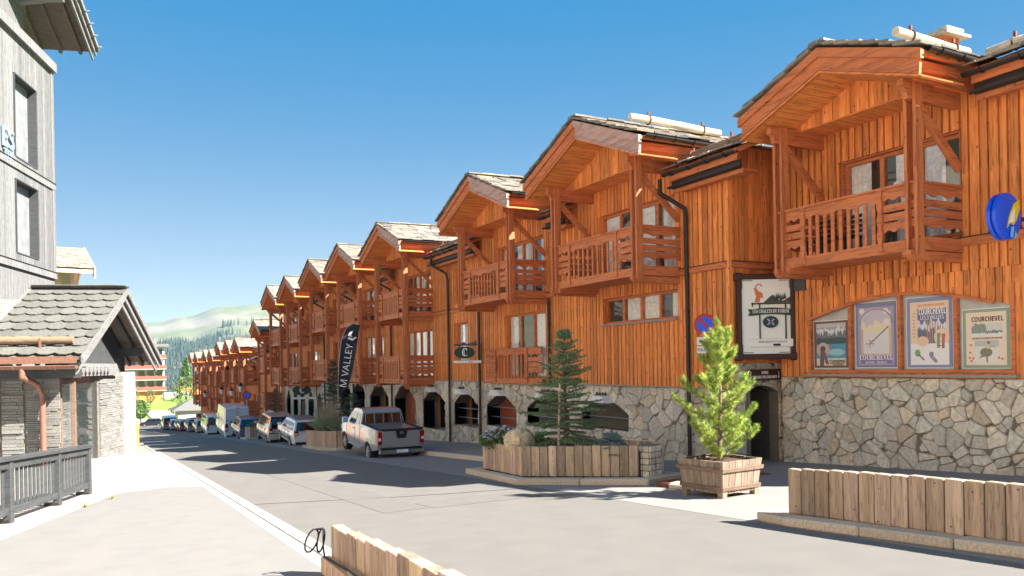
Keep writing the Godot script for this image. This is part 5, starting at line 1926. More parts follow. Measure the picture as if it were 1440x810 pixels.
func build_fence() -> void:
	var a := at_ground(-2.60, -11.0, 0.13)
	var b := at_ground(-0.32, -20.51, 0.13)
	var F := thing("wooden_fence", "grey painted wooden fence with upright slats beside the pale pavement", "fence", a)
	var d := (b - a)
	var len := d.length()
	var dn := d.normalized()
	var sd := Vector3(dn.z, 0, -dn.x).normalized()
	var posts := [0.0, 2.45, 4.96, 7.55, len - 0.08]
	for i in posts.size():
		var p: Vector3 = dn * posts[i]
		var ps := S.new()
		ps.box(p + Vector3(0, 0.52, 0), Vector3(0.13, 1.04, 0.15), Basis(Vector3.UP, atan2(-dn.x, -dn.z)), 0.008)
		var po := part(ps, "post", "grey_paint", F)
		part(bx(p + Vector3(0, 0.03, 0) + sd * 0.10, Vector3(0.26, 0.06, 0.16), 0.0, Basis(Vector3.UP, atan2(-dn.x, -dn.z))), "foot_plate", "zinc_dark", po)
	var rails := S.new()
	rails.bar(dn * -0.1 + Vector3(0, 1.08, 0), dn * (len + 0.08) + Vector3(0, 1.08, 0), 0.20, 0.075, Vector3.UP, 0.01)
	part(rails, "top_rail", "grey_paint", F)
	for hh in [0.97, 0.20]:
		var r2 := S.new()
		r2.bar(dn * 0.05 + Vector3(0, hh, 0), dn * len + Vector3(0, hh, 0), 0.07, 0.12, Vector3.UP, 0.006)
		part(r2, "rail", "grey_paint", F)
	for i in posts.size() - 1:
		var s0: float = posts[i] + 0.12
		var s1: float = posts[i + 1] - 0.12
		var n := int((s1 - s0) / 0.205)
		for q in n + 1:
			var s := lerpf(s0, s1, float(q) / n)
			var sl := S.new()
			sl.box(dn * s + Vector3(0, 0.57, 0) + sd * 0.045, Vector3(0.028, 0.78, 0.105), Basis(Vector3.UP, atan2(-dn.x, -dn.z)), 0.004)
			part(sl, "slat", "grey_paint", F)
	# weeds in the crack of the pavement
	for q in [Vector3(0.12, 0.13, -18.7), Vector3(-0.35, 0.13, -17.4)]:
		var w := S.new()
		for i in 26:
			var ang := rr(0, TAU)
			var l := rr(0.05, 0.14)
			var tip := Vector3(cos(ang) * l, rr(0.03, 0.12), sin(ang) * l)
			w.k = Color(0.36, 0.36, 0.08).lerp(Color(0.16, 0.24, 0.05), rng.randf())
			w.tri(Vector3(cos(ang + 1.5) * 0.012, 0, sin(ang + 1.5) * 0.012), Vector3(-cos(ang + 1.5) * 0.012, 0, -sin(ang + 1.5) * 0.012), tip, Vector3.UP)
		var o := part(w, "weed", "leaf", self, Transform3D(Basis.IDENTITY, at_ground(q.x, q.z, q.y)))
		tag(o, "tiny yellow-green weed in the pavement crack by the fence", "weed", "weeds by the fence")

# ---------------------------------------------------------------- planters and plants
# upright boards along a line on the kerb, each its own piece
func plank_row(P: Node3D, a: Vector2, b: Vector2, h0: float, h1: float, w: float, th: float, inner: Vector2, m := "grey_v") -> void:
	var len := a.distance_to(b)
	var n := maxi(1, int(round(len / w)))
	var d := (b - a) / len
	var turn := atan2(-d.y, d.x)
	for i in n:
		var c := a.lerp(b, (i + 0.5) / n) + inner * th * 0.5
		var y0 := gy(c.y) + h0
		var hh := (h1 - h0) + rr(-0.012, 0.012)
		var st := S.new()
		var k := rr(0.66, 1.0)
		st.k = Color(k, k * rr(0.93, 1.0), k * rr(0.86, 1.0))
		st.box(Vector3(c.x, y0 + hh / 2, c.y) - P.position, Vector3(len / n - rr(0.010, 0.02), hh, th * rr(0.92, 1.04)), Basis(Vector3.UP, turn + rr(-0.01, 0.01)), 0.008)
		part(st, "plank", tone(m), P)

func kerb_ring(P: Node3D, pts: Array, h: float, seg := 1.1) -> void:
	# granite kerb as separate stones round a footprint; the middle is soil, added by the caller
	var cen := Vector2.ZERO
	for p in pts:
		cen += p
	cen /= pts.size()
	for i in pts.size():
		var a: Vector2 = pts[i]
		var b: Vector2 = pts[(i + 1) % pts.size()]
		var d := (b - a).normalized()
		var inn := Vector2(-d.y, d.x)
		if inn.dot(cen - a) < 0:
			inn = -inn
		var n := maxi(1, int(a.distance_to(b) / seg))
		for q in n:
			var p0 := a.lerp(b, float(q) / n) + inn * 0.15
			var p1 := a.lerp(b, float(q + 1) / n) + inn * 0.15
			var st := S.new()
			var k := rr(0.85, 1.0)
			st.k = Color(k, k * 0.98, k * 0.95)
			st.bar(at_ground(p0.x + d.x * 0.006, p0.y + d.y * 0.006, h / 2) - P.position, at_ground(p1.x - d.x * 0.006, p1.y - d.y * 0.006, h / 2) - P.position, 0.30, h, Vector3.UP, 0.02)
			part(st, "kerb_stone", "granite", P)

func soil(P: Node3D, pts: Array, h: float) -> void:
	var st := S.new()
	var q := []
	for p in pts:
		q.append(at_ground(p.x, p.y, h) - P.position)
	flat_block(st, q, h + 0.02)
	part(st, "soil", "soil", P)

func blade(st: S, a: Vector3, d: Vector3, len: float, w: float, sag: float) -> void:
	var p := a
	var v := d.normalized()
	var side := v.cross(Vector3(0.31, 0.2, 0.93)).normalized() * w
	for i in 3:
		var q := p + v * len / 3.0
		var s1 := side * (1.0 - (i + 1) / 3.0)
		var s0 := side * (1.0 - i / 3.0)
		var out := side.cross(v)
		if i < 2:
			st.quad(p - s0, p + s0, q + s1, q - s1, out)
		else:
			st.tri(p - s0, p + s0, q, out)
		p = q
		v = (v + Vector3.DOWN * sag).normalized()

func grass_clump(at: Vector3, r: float, h: float, n: int, c0: Color, c1: Color, label: String, called := "grass_clump", group := "", sag := 0.25) -> void:
	var st := S.new()
	for i in n:
		var a := rr(0, TAU)
		var lean := rr(0.1, 1.0)
		st.k = c0.lerp(c1, rng.randf())
		blade(st, Vector3(cos(a), 0, sin(a)) * rr(0, 0.25 * r), Vector3(cos(a) * lean * r / h, 1.0, sin(a) * lean * r / h), h * rr(0.6, 1.1), rr(0.008, 0.014), sag * lean)
	var o := part(st, called, "leaf", self, Transform3D(Basis.IDENTITY, at))
	tag(o, label, "plant", group)

# spruce: trunk, drooping whorled limbs, needle sprays along every twig
func spruce(called: String, at: Vector3, h: float, r: float, limbs: int, c0: Color, c1: Color, label: String, group := "", gaps := true) -> void:
	var T := thing(called, label, "tree", at, rr(0, TAU), group)
	var tr := S.new()
	tr.cyl(Vector3.ZERO, Vector3(0, h * 0.55, 0), h * 0.018 + 0.012, h * 0.010, 8)
	tr.cyl(Vector3(0, h * 0.55, 0), Vector3(0, h * 0.97, 0), h * 0.010, 0.006, 7)
	var fo := S.new()
	for i in limbs:
		var t := pow(float(i) / limbs, 0.85)
		var lev := floorf(t * 9.0) / 9.0 if gaps else t
		t = lerpf(lev, t, 0.80)
		var y := lerpf(0.08, 0.97, t) * h
		var ang := i * 2.399 + rr(-0.3, 0.3)
		var len := r * pow(1.0 - t, 0.8) * rr(0.50, 1.16) + 0.04
		var d := Vector3(cos(ang), lerpf(-0.10, 0.55, t) + rr(-0.12, 0.14), sin(ang)).normalized()
		var p0 := Vector3(0, y, 0)
		var p := p0
		var steps := maxi(3, int(len / 0.11))
		var v := d
		for s in steps:
			var q := p + v * len / steps
			tr.cyl(p, q, 0.010 * (1.0 - float(s) / steps) + 0.003, 0.010 * (1.0 - float(s + 1) / steps) + 0.003, 4, false)
			var u := float(s + 1) / steps
			# twigs to both sides, shorter towards the tip
			for sd in [-1.0, 1.0, 0.0]:
				if u < 0.18 and sd != 0.0:
					continue
				var side: Vector3 = v.cross(Vector3.UP).normalized() * sd
				var tl := len * 0.46 * (1.05 - u) + 0.08
				if sd == 0.0:
					tl = 0.10
				var td: Vector3 = (v * 0.75 + side * 0.8 + Vector3(0, rr(-0.18, 0.02), 0)).normalized()
				var nn := maxi(4, int(tl / 0.022))
				for k in nn:
					var pp: Vector3 = q + td * tl * k / nn
					for m in 4:
						var na := rr(0, TAU)
						var rad: Vector3 = td.cross(Vector3.UP).normalized() * cos(na) + td.cross(td.cross(Vector3.UP)).normalized() * sin(na)
						var tip: Vector3 = pp + td * 0.035 + rad * rr(0.024, 0.045)
						fo.k = c0.lerp(c1, rng.randf())
						var wv: Vector3 = td.cross(rad).normalized() * 0.0075
						fo.tri(pp - wv, pp + wv, tip, rad)
			p = q
			v = (v + Vector3(0, -0.035 + 0.06 * u, 0)).normalized()
	part(tr, "trunk", "bark", T)
	part(fo, "crown", "needle", T)

# young mountain pine: upswept limbs that end in dense brushes of long needles
func pine(at: Vector3, h: float, r: float) -> void:
	var T := thing("pine_tree", "bright green young pine growing in the wooden tub", "tree", at)
	var tr := S.new()
	var fo := S.new()
	tr.cyl(Vector3.ZERO, Vector3(0.03, h * 0.5, 0.02), 0.045, 0.028, 8)
	tr.cyl(Vector3(0.03, h * 0.5, 0.02), Vector3(0.0, h * 0.94, 0.0), 0.028, 0.010, 7)
	var tufts := []
	for i in 56:
		var t := pow((i + 0.5) / 56.0, 1.15)
		var y := lerpf(0.02, 0.90, t) * h
		var ang := i * 2.399 + rr(-0.4, 0.4)
		var len := r * (minf(1.0, 1.5 * pow(1.0 - t, 0.9)) * 0.88 + 0.08) * rr(0.35, 1.35)
		var p := Vector3(0.02, y, 0.01)
		var v := Vector3(cos(ang), rr(0.05, 0.4), sin(ang)).normalized()
		var steps := 5
		for s in steps:
			var q := p + v * len / steps
			tr.cyl(p, q, 0.013 * (1.0 - float(s) / steps) + 0.004, 0.013 * (1.0 - float(s + 1) / steps) + 0.004, 5, false)
			if s >= 1:
				tufts.append([q, v])
				var side := v.cross(Vector3.UP).normalized()
				for sd in [-1.0, 1.0]:
					if rng.randf() < 0.85:
						var tv: Vector3 = (v * 0.6 + side * sd * 0.7 + Vector3(0, rr(0.1, 0.6), 0)).normalized()
						var tq := q + tv * rr(0.06, 0.15)
						tr.cyl(q, tq, 0.005, 0.004, 4, false)
						tufts.append([tq, (tv + Vector3(0, 0.4, 0)).normalized()])
			p = q
			v = (v + Vector3(0, 0.16, 0)).normalized()
		tufts.append([p + v * 0.04, v])
	for i in 7:
		tufts.append([Vector3(rr(-0.03, 0.03), h * (0.90 + i * 0.017), rr(-0.03, 0.03)), Vector3.UP])
	for tf in tufts:
		var c: Vector3 = tf[0]
		var v: Vector3 = tf[1]
		var young := rng.randf()
		var base := Color(0.22, 0.34, 0.05).lerp(Color(0.52, 0.58, 0.13), young)
		for k in 120:
			var rad := Vector3(rr(-1, 1), rr(-1, 1), rr(-1, 1))
			if rad.length() < 0.1:
				continue
			rad = rad.normalized()
			var d := (v * rr(0.25, 1.1) + rad).normalized()
			var s := c + v * rr(-0.05, 0.05)
			var w := d.cross(rad + Vector3(0.1, 0.3, 0.2)).normalized() * 0.0029
			var q := rr(0.75, 1.15)
			fo.k = Color(base.r * q, base.g * q, base.b * q)
			fo.tri(s - w, s + w, s + d * rr(0.06, 0.10), w.cross(d))
	part(tr, "trunk", "bark", T)
	part(fo, "crown", "needle", T)

# broad bush or low shrub made of small leaf faces
func leafy(called: String, at: Vector3, rx: float, h: float, n: int, c0: Color, c1: Color, size: float, label: String, category := "shrub", flowers := 0, group := "") -> void:
	var st := S.new()
	for i in n:
		var a := rr(0, TAU)
		var rad := sqrt(rng.randf()) * rx
		var top := h * (1.0 - 0.45 * pow(rad / rx, 2.0)) * rr(0.8, 1.1)
		var y := top * pow(rng.randf(), 0.45)
		var p := Vector3(cos(a) * rad, y, sin(a) * rad)
		var d := Vector3(rr(-1, 1), rr(-0.2, 1), rr(-1, 1)).normalized()
		var w := d.cross(Vector3(rr(-1, 1), rr(-1, 1), rr(-1, 1))).normalized() * size * 0.32
		st.k = c0.lerp(c1, rng.randf())
		var mid := p + d * size * 0.5
		st.quad(p, mid + w, p + d * size, mid - w, d.cross(w) if d.cross(w).y > 0 else -d.cross(w))
	for i in maxi(5, int(rx * 16)):
		var a := rr(0, TAU)
		st.k = c0 * 0.6
		blade(st, Vector3(cos(a), 0, sin(a)) * rr(0, rx * 0.7), Vector3(cos(a) * 0.3, 1, sin(a) * 0.3), h * 0.8, 0.008, 0.05)
	var T := thing(called, label, category, at, 0.0, group)
	part(st, "foliage", "leaf", T)
	if flowers > 0:
		var fl := S.new()
		for i in flowers:
			var a := rr(0, TAU)
			var rad := sqrt(rng.randf()) * rx * 1.02
			var p := Vector3(cos(a) * rad, h * (1.0 - 0.42 * pow(rad / rx, 2.0)) * rr(0.9, 1.12), sin(a) * rad)
			fl.k = Color(0.74, 0.58, 0.70).lerp(Color(0.92, 0.84, 0.86), rng.randf())
			var up := Vector3(rr(-0.5, 0.5), 1, rr(-0.5, 0.5)).normalized()
			var u := up.cross(Vector3.RIGHT).normalized()
			var w := up.cross(u)
			for k in 7:
				var t0 := TAU * k / 7.0
				fl.tri(p, p + (u * cos(t0) + w * sin(t0)) * 0.040, p + (u * cos(t0 + 0.6) + w * sin(t0 + 0.6)) * 0.040, up)
		part(fl, "flowers", "leaf", T)

func build_planters() -> void:
	# --- middle planter with the spruce
	var P := thing("plank_planter", "large weathered plank planter on a granite kerb holding a spruce and a boulder", "planter", at_ground(9.6, -16.0))
	var kp := [Vector2(8.30, -18.9), Vector2(7.90, -15.3), Vector2(9.75, -13.05), Vector2(11.0, -13.5), Vector2(11.3, -18.9)]
	kerb_ring(P, kp, 0.14)
	var ip := [Vector2(8.74, -18.6), Vector2(8.36, -15.75), Vector2(9.95, -13.62), Vector2(10.75, -13.9), Vector2(11.0, -18.6)]
	soil(P, ip, 0.66)
	plank_row(P, ip[0], ip[1], 0.142, 0.80, 0.20, 0.075, Vector2(-1, 0))
	plank_row(P, ip[1], ip[2], 0.142, 0.80, 0.212, 0.075, Vector2(-0.8, 0.6))
	plank_row(P, ip[3], ip[4], 0.142, 0.80, 0.212, 0.075, Vector2(1, 0))
	plank_row(P, ip[4], ip[0], 0.142, 0.80, 0.212, 0.075, Vector2(0, -1))
	var pier := S.new()
	pier.box(at_ground(10.25, -13.70, 0.45) - P.position, Vector3(0.46, 0.66, 0.34), Basis(Vector3.UP, 0.35))
	var pp := part(pier, "stone_pier", "mortar", P)
	for i in 5:
		for j in 2:
			for f in 2:
				var st := S.new()
				var k := rr(0.6, 0.95)
				st.k = Color(k, k * 0.97, k * 0.9)
				var bs := Basis(Vector3.UP, 0.35)
				var lo := Vector3((j - 0.5) * 0.23 + rr(-0.02, 0.02), -0.26 + i * 0.13, 0.17) if f == 0 else Vector3(-0.23, -0.26 + i * 0.13, (j - 0.5) * 0.17)
				st.box(at_ground(10.25, -13.70, 0.45) - P.position + bs * lo, Vector3(0.20, 0.115, 0.05) if f == 0 else Vector3(0.05, 0.115, 0.15), bs, 0.012)
				part(st, "stone", "stone", pp)
	spruce("spruce_tree", at_ground(9.72, -16.2, 0.62), 2.95, 1.12, 120, Color(0.10, 0.17, 0.07), Color(0.25, 0.36, 0.17), "dark green young spruce rising from the middle plank planter")
	var stk := S.new()
	stk.cyl(at_ground(9.42, -16.05, 0.55), at_ground(9.47, -16.0, 2.25), 0.032, 0.028, 9)
	tag(part(stk, "stake", "stake", self), "pale round tree stake beside the spruce in the middle planter", "stake")
	leafy("flower_clump", at_ground(8.95, -17.9, 0.64), 0.62, 0.52, 2600, Color(0.05, 0.10, 0.03), Color(0.16, 0.22, 0.07), 0.075, "clump of pale mauve asters in the middle planter", "flowers", 250)
	leafy("leafy_plant", at_ground(9.3, -16.9, 0.64), 0.34, 0.34, 800, Color(0.06, 0.13, 0.03), Color(0.15, 0.26, 0.06), 0.08, "low leafy green plant beside the boulder", "plant")
	leafy("leafy_plant", at_ground(9.75, -15.2, 0.64), 0.30, 0.16, 400, Color(0.08, 0.16, 0.03), Color(0.19, 0.30, 0.08), 0.06, "low bright green plant at the foot of the spruce", "plant")
	spruce("dwarf_spruce", at_ground(9.75, -14.35, 0.62), 0.40, 0.42, 46, Color(0.09, 0.15, 0.15), Color(0.22, 0.30, 0.30), "low blue-grey dwarf spruce in the middle planter", "", false)
	# boulder: a noise-displaced ball
	var bo := S.new()
	var nz := FastNoiseLite.new()
	nz.seed = 3
	nz.frequency = 1.4
	var R := 14
	for i in R:
		for j in R * 2:
			var q := []
			for e in [[i, j], [i, j + 1], [i + 1, j + 1], [i + 1, j]]:
				var la := PI * (e[0] as int) / R - PI / 2
				var lo := TAU * posmod(e[1], R * 2) / (R * 2)
				var v := Vector3(cos(la) * cos(lo), sin(la), cos(la) * sin(lo))
				var f := 1.0 + 0.34 * nz.get_noise_3dv(v * 1.3)
				q.append(v * f * Vector3(0.42, 0.38, 0.34))
			var mid: Vector3 = (q[0] + q[2]) * 0.5
			bo.quad(q[0], q[1], q[2], q[3], mid)
	tag(part(bo.smooth(60.0), "boulder", "boulder", self, Transform3D(Basis(Vector3.UP, 0.5), at_ground(8.78, -16.75, 0.80))), "pale tan boulder lying between asters and spruce", "boulder")

	# --- tub with the pine
	var tc := at_ground(9.75, -10.95)
	var T := thing("wooden_tub", "square tapered wooden tub on short feet with two strap boards", "planter", tc, deg_to_rad(7.0))
	var hb := 0.455
	var ht := 0.52
	for f in 4:
		var bs := Basis(Vector3.UP, f * PI / 2)
		for i in 6:
			var u0 := lerpf(-1.0, 1.0, i / 6.0)
			var u1 := lerpf(-1.0, 1.0, (i + 1) / 6.0)
			var st := S.new()
			var pts := PackedVector3Array()
			for q in [[u0, 0.10, hb], [u1, 0.10, hb], [u1, 0.66 + rr(-0.006, 0.006), ht], [u0, 0.66 + rr(-0.006, 0.006), ht]]:
				pts.append(Vector3(q[0] * q[2] + (0.006 if q[0] == u0 else -0.006), q[1], q[2]))
			var k := rr(0.86, 1.0)
			st.k = Color(k, k * 0.98, k * 0.94)
			var inn := Vector3(0, 0, -0.04)
			for q in 4:
				st.quad(bs * pts[q], bs * pts[(q + 1) % 4], bs * (pts[(q + 1) % 4] + inn), bs * (pts[q] + inn), bs * ((pts[q] + pts[(q + 1) % 4]) * 0.5 - (pts[0] + pts[2]) * 0.5))
			st.quad(bs * pts[0], bs * pts[1], bs * pts[2], bs * pts[3], bs * Vector3(0, 0, 1))
			part(st, "plank", tone("tub_v"), T)
		for yy in [0.19, 0.51]:
			var w := lerpf(hb, ht, (yy - 0.10) / 0.56) + 0.014
			var sb := S.new()
			sb.box(bs * Vector3(0, yy, w + 0.008), Vector3(2 * w + 0.04, 0.07, 0.024), bs * Basis(Vector3.RIGHT, 0.17), 0.004)
			part(sb, "strap", "planter_strap", T)
		var ft := S.new()
		ft.box(bs * Vector3(hb - 0.04, 0.07, hb - 0.04), Vector3(0.12, 0.20, 0.12), bs, 0.008)
		part(ft, "foot", "tub_v1", T)
	part(bx(Vector3(0, 0.13, 0), Vector3(0.80, 0.04, 0.80)), "floor", "tub_v3", T)
	part(bx(Vector3(0, 0.58, 0), Vector3(0.95, 0.06, 0.95)), "soil", "soil", T)
	pine(tc + Vector3(0, 0.60, 0), 2.5, 0.66)

	# --- plank barrier at the right edge
	var Q := thing("plank_barrier", "row of thick weathered planks standing on a lichen-stained granite kerb", "barrier", at_ground(8.4, -6.0))
	kerb_ring(Q, [Vector2(8.08, -8.35), Vector2(7.98, -7.8), Vector2(8.30, -3.2), Vector2(8.86, -3.2), Vector2(8.62, -8.35)], 0.125)
	plank_row(Q, Vector2(8.30, -7.98), Vector2(8.46, -3.3), 0.127, 0.735, 0.228, 0.13, Vector2(1, 0))

	# --- plank barrier at the bottom of the picture, with a step and the cable
	var N := thing("plank_barrier", "stepped plank barrier at the pavement edge with a black cable on it", "barrier", at_ground(2.2, -6.5, 0.13))
	plank_row(N, Vector2(2.03, -8.04), Vector2(2.10, -3.6), 0.0, 0.62, 0.27, 0.13, Vector2(1, 0))
	plank_row(N, Vector2(1.93, -8.06), Vector2(2.0, -3.6), 0.132, 0.30, 0.9, 0.095, Vector2(1, 0))
	var cb := S.new()
	var pts2 := PackedVector3Array()
	for i in 15:
		var t := i / 14.0
		pts2.append(at_ground(1.955 + 0.01 * sin(t * 9.0), lerpf(-8.0, -3.7, t), 0.325))
	cb.tube(pts2, 0.012, 7)
	var lp := PackedVector3Array([at_ground(1.955, -8.0, 0.325), at_ground(1.95, -8.03, 0.42), at_ground(1.96, -8.06, 0.60)])
	for i in 13:
		var t := TAU * i / 12.0
		lp.append(at_ground(1.90 - 0.07 * (1.0 - cos(t)) * 0.7, -8.10, 0.60 - 0.11 * (1.0 - cos(t)) + 0.03 * sin(t)) + Vector3(-0.05 * sin(t), 0, 0))
	for i in 13:
		var t := TAU * i / 12.0
		lp.append(at_ground(1.97 - 0.03 * (1.0 - cos(t)) * 0.7, -8.12, 0.60 - 0.12 * (1.0 - cos(t))) + Vector3(-0.035 * sin(t), 0, 0))
	cb.tube(lp, 0.009, 7)
	tag(part(cb, "cable", "black", self), "black cable coiled over the end of the stepped plank barrier", "cable")

	# --- planter behind the pickup with grasses, and one farther down
	var V := thing("plank_planter", "plank planter with tall grasses between the pickup and the white estate car", "planter", at_ground(9.5, -37.0))
	kerb_ring(V, [Vector2(8.66, -39.6), Vector2(8.6, -35.2), Vector2(9.0, -34.4), Vector2(10.3, -34.4), Vector2(10.3, -39.6)], 0.14)
	plank_row(V, Vector2(8.86, -39.3), Vector2(8.82, -36.6), 0.142, 0.86, 0.24, 0.07, Vector2(-1, 0), "grey_v")
	plank_row(V, Vector2(8.82, -36.6), Vector2(9.15, -34.75), 0.142, 0.86, 0.24, 0.07, Vector2(-1, 0), "grey_v")
	plank_row(V, Vector2(9.15, -34.75), Vector2(10.2, -34.75), 0.142, 0.86, 0.24, 0.07, Vector2(0, 1), "grey_v")
	soil(V, [Vector2(8.88, -39.3), Vector2(8.88, -36.6), Vector2(9.2, -34.8), Vector2(10.2, -34.8), Vector2(10.2, -39.3)], 0.72)
	for q in [[9.2, -36.6, 1.3, 1.0], [9.5, -35.7, 1.1, 0.85], [9.3, -38.0, 1.2, 1.0], [9.1, -37.3, 1.0, 0.9]]:
		grass_clump(at_ground(q[0], q[1], 0.72), q[2] * 0.8, q[3], 420, Color(0.17, 0.22, 0.10), Color(0.42, 0.42, 0.24), "arching grey-green grass tussock in the planter by the pickup", "grass_clump", "grass tussocks by the pickup")
	for q in [[9.5, -38.4], [9.7, -37.2], [9.35, -37.5]]:
		grass_clump(at_ground(q[0], q[1], 0.72), 0.7, 1.75, 130, Color(0.42, 0.34, 0.22), Color(0.66, 0.56, 0.40), "tall tan feather grass behind the grey-green tussocks", "feather_grass", "feather grasses by the pickup", 0.10)
	leafy("juniper", at_ground(9.75, -35.4, 0.72), 0.55, 0.55, 900, Color(0.12, 0.19, 0.18), Color(0.28, 0.36, 0.35), 0.06, "blue-grey juniper beside the pickup cab")
	spruce("spruce_tree", at_ground(9.9, -38.2, 0.7), 3.6, 0.95, 90, Color(0.03, 0.06, 0.035), Color(0.11, 0.16, 0.09), "thin dark spruce behind the navy feather flag")
	spruce("spruce_tree", at_ground(10.1, -35.6, 0.7), 1.9, 0.9, 60, Color(0.03, 0.06, 0.035), Color(0.11, 0.16, 0.09), "short dark spruce right above the pickup cab")
	var W := thing("plank_planter", "small grey plank planter with low shrubs behind the beige minivan", "planter", at_ground(9.6, -58.0))
	plank_row(W, Vector2(9.0, -59.6), Vector2(9.0, -57.4), 0.1, 0.85, 0.26, 0.07, Vector2(1, 0))
	plank_row(W, Vector2(9.0, -57.4), Vector2(10.3, -57.4), 0.1, 0.85, 0.26, 0.07, Vector2(0, -1))
	kerb_ring(W, [Vector2(8.7, -59.8), Vector2(8.7, -57.1), Vector2(10.4, -57.1), Vector2(10.4, -59.8)], 0.14)
	soil(W, [Vector2(9.05, -59.6), Vector2(9.05, -57.5), Vector2(10.3, -57.5), Vector2(10.3, -59.6)], 0.7)
	leafy("shrub", at_ground(9.7, -58.5, 0.7), 0.75, 0.55, 900, Color(0.07, 0.14, 0.05), Color(0.20, 0.27, 0.12), 0.08, "low green shrub in the small grey planter")
	spruce("spruce_tree", at_ground(10.6, -56.6, 0.14), 3.4, 0.85, 60, Color(0.035, 0.07, 0.035), Color(0.12, 0.17, 0.09), "small spruce under the dark hanging sign by the beige minivan")
	# cover plate between planter and tub
	var rp := S.new()
	rp.box(at_ground(10.25, -12.55, 0.05), Vector3(0.95, 0.09, 0.62), Basis(Vector3.UP, 0.2) , 0.01)
	tag(part(rp, "cover_plate", "rust_plate", self), "rust brown timber cover plate lying between planter and tub", "plate")
	var ks := S.new()
	ks.box(at_ground(9.85, -12.2, 0.06), Vector3(0.35, 0.12, 0.3), Basis(Vector3.UP, 0.4), 0.03)
	tag(part(ks, "kerb_block", "granite", self), "loose granite block beside the rust brown plate", "block")

# ---------------------------------------------------------------- far end of the street
func tree_far(called: String, at: Vector3, h: float, r: float, n: int, c0: Color, c1: Color, label: String, conifer: bool, group := "") -> void:
	var T := thing(called, label, "tree", at, 0.0, group)
	var tr := S.new()
	tr.cyl(Vector3.ZERO, Vector3(0, h * 0.8, 0), h * 0.02 + 0.05, 0.05, 7)
	for i in 7:
		var a := i * 2.4
		tr.cyl(Vector3(0, h * (0.25 + 0.08 * i), 0), Vector3(cos(a) * r * 0.6, h * (0.3 + 0.09 * i), sin(a) * r * 0.6), 0.07, 0.03, 5, false)
	part(tr, "trunk", "bark", T)
	var fo := S.new()
	for i in n:
		var t := rng.randf()
		var a := rr(0, TAU)
		var rad: float
		var y: float
		if conifer:
			y = h * lerpf(0.06, 1.0, t)
			rad = r * (1.0 - t) * (0.75 + 0.25 * sin(t * 40.0)) * sqrt(rr(0.15, 1.0)) + 0.05
		else:
			var el := rr(-1.0, 1.0)
			y = h * (0.60 + 0.38 * el)
			rad = r * sqrt(maxf(0.0, 1.0 - el * el)) * pow(rng.randf(), 0.3) * (0.85 + 0.2 * sin(a * 5.0 + el * 4.0))
		var p := Vector3(cos(a) * rad, y, sin(a) * rad)
		var d := Vector3(cos(a) + rr(-0.6, 0.6), rr(-0.5, 0.6), sin(a) + rr(-0.6, 0.6)).normalized()
		var w := d.cross(Vector3(rr(-1, 1), rr(-1, 1), rr(-1, 1))).normalized()
		var sz := rr(0.16, 0.34)
		fo.k = c0.lerp(c1, rng.randf())
		fo.quad(p, p + d * sz * 0.5 + w * sz * 0.4, p + d * sz, p + d * sz * 0.5 - w * sz * 0.4, Vector3(cos(a), 0.5, sin(a)))
	part(fo, "crown", "leaf", T)

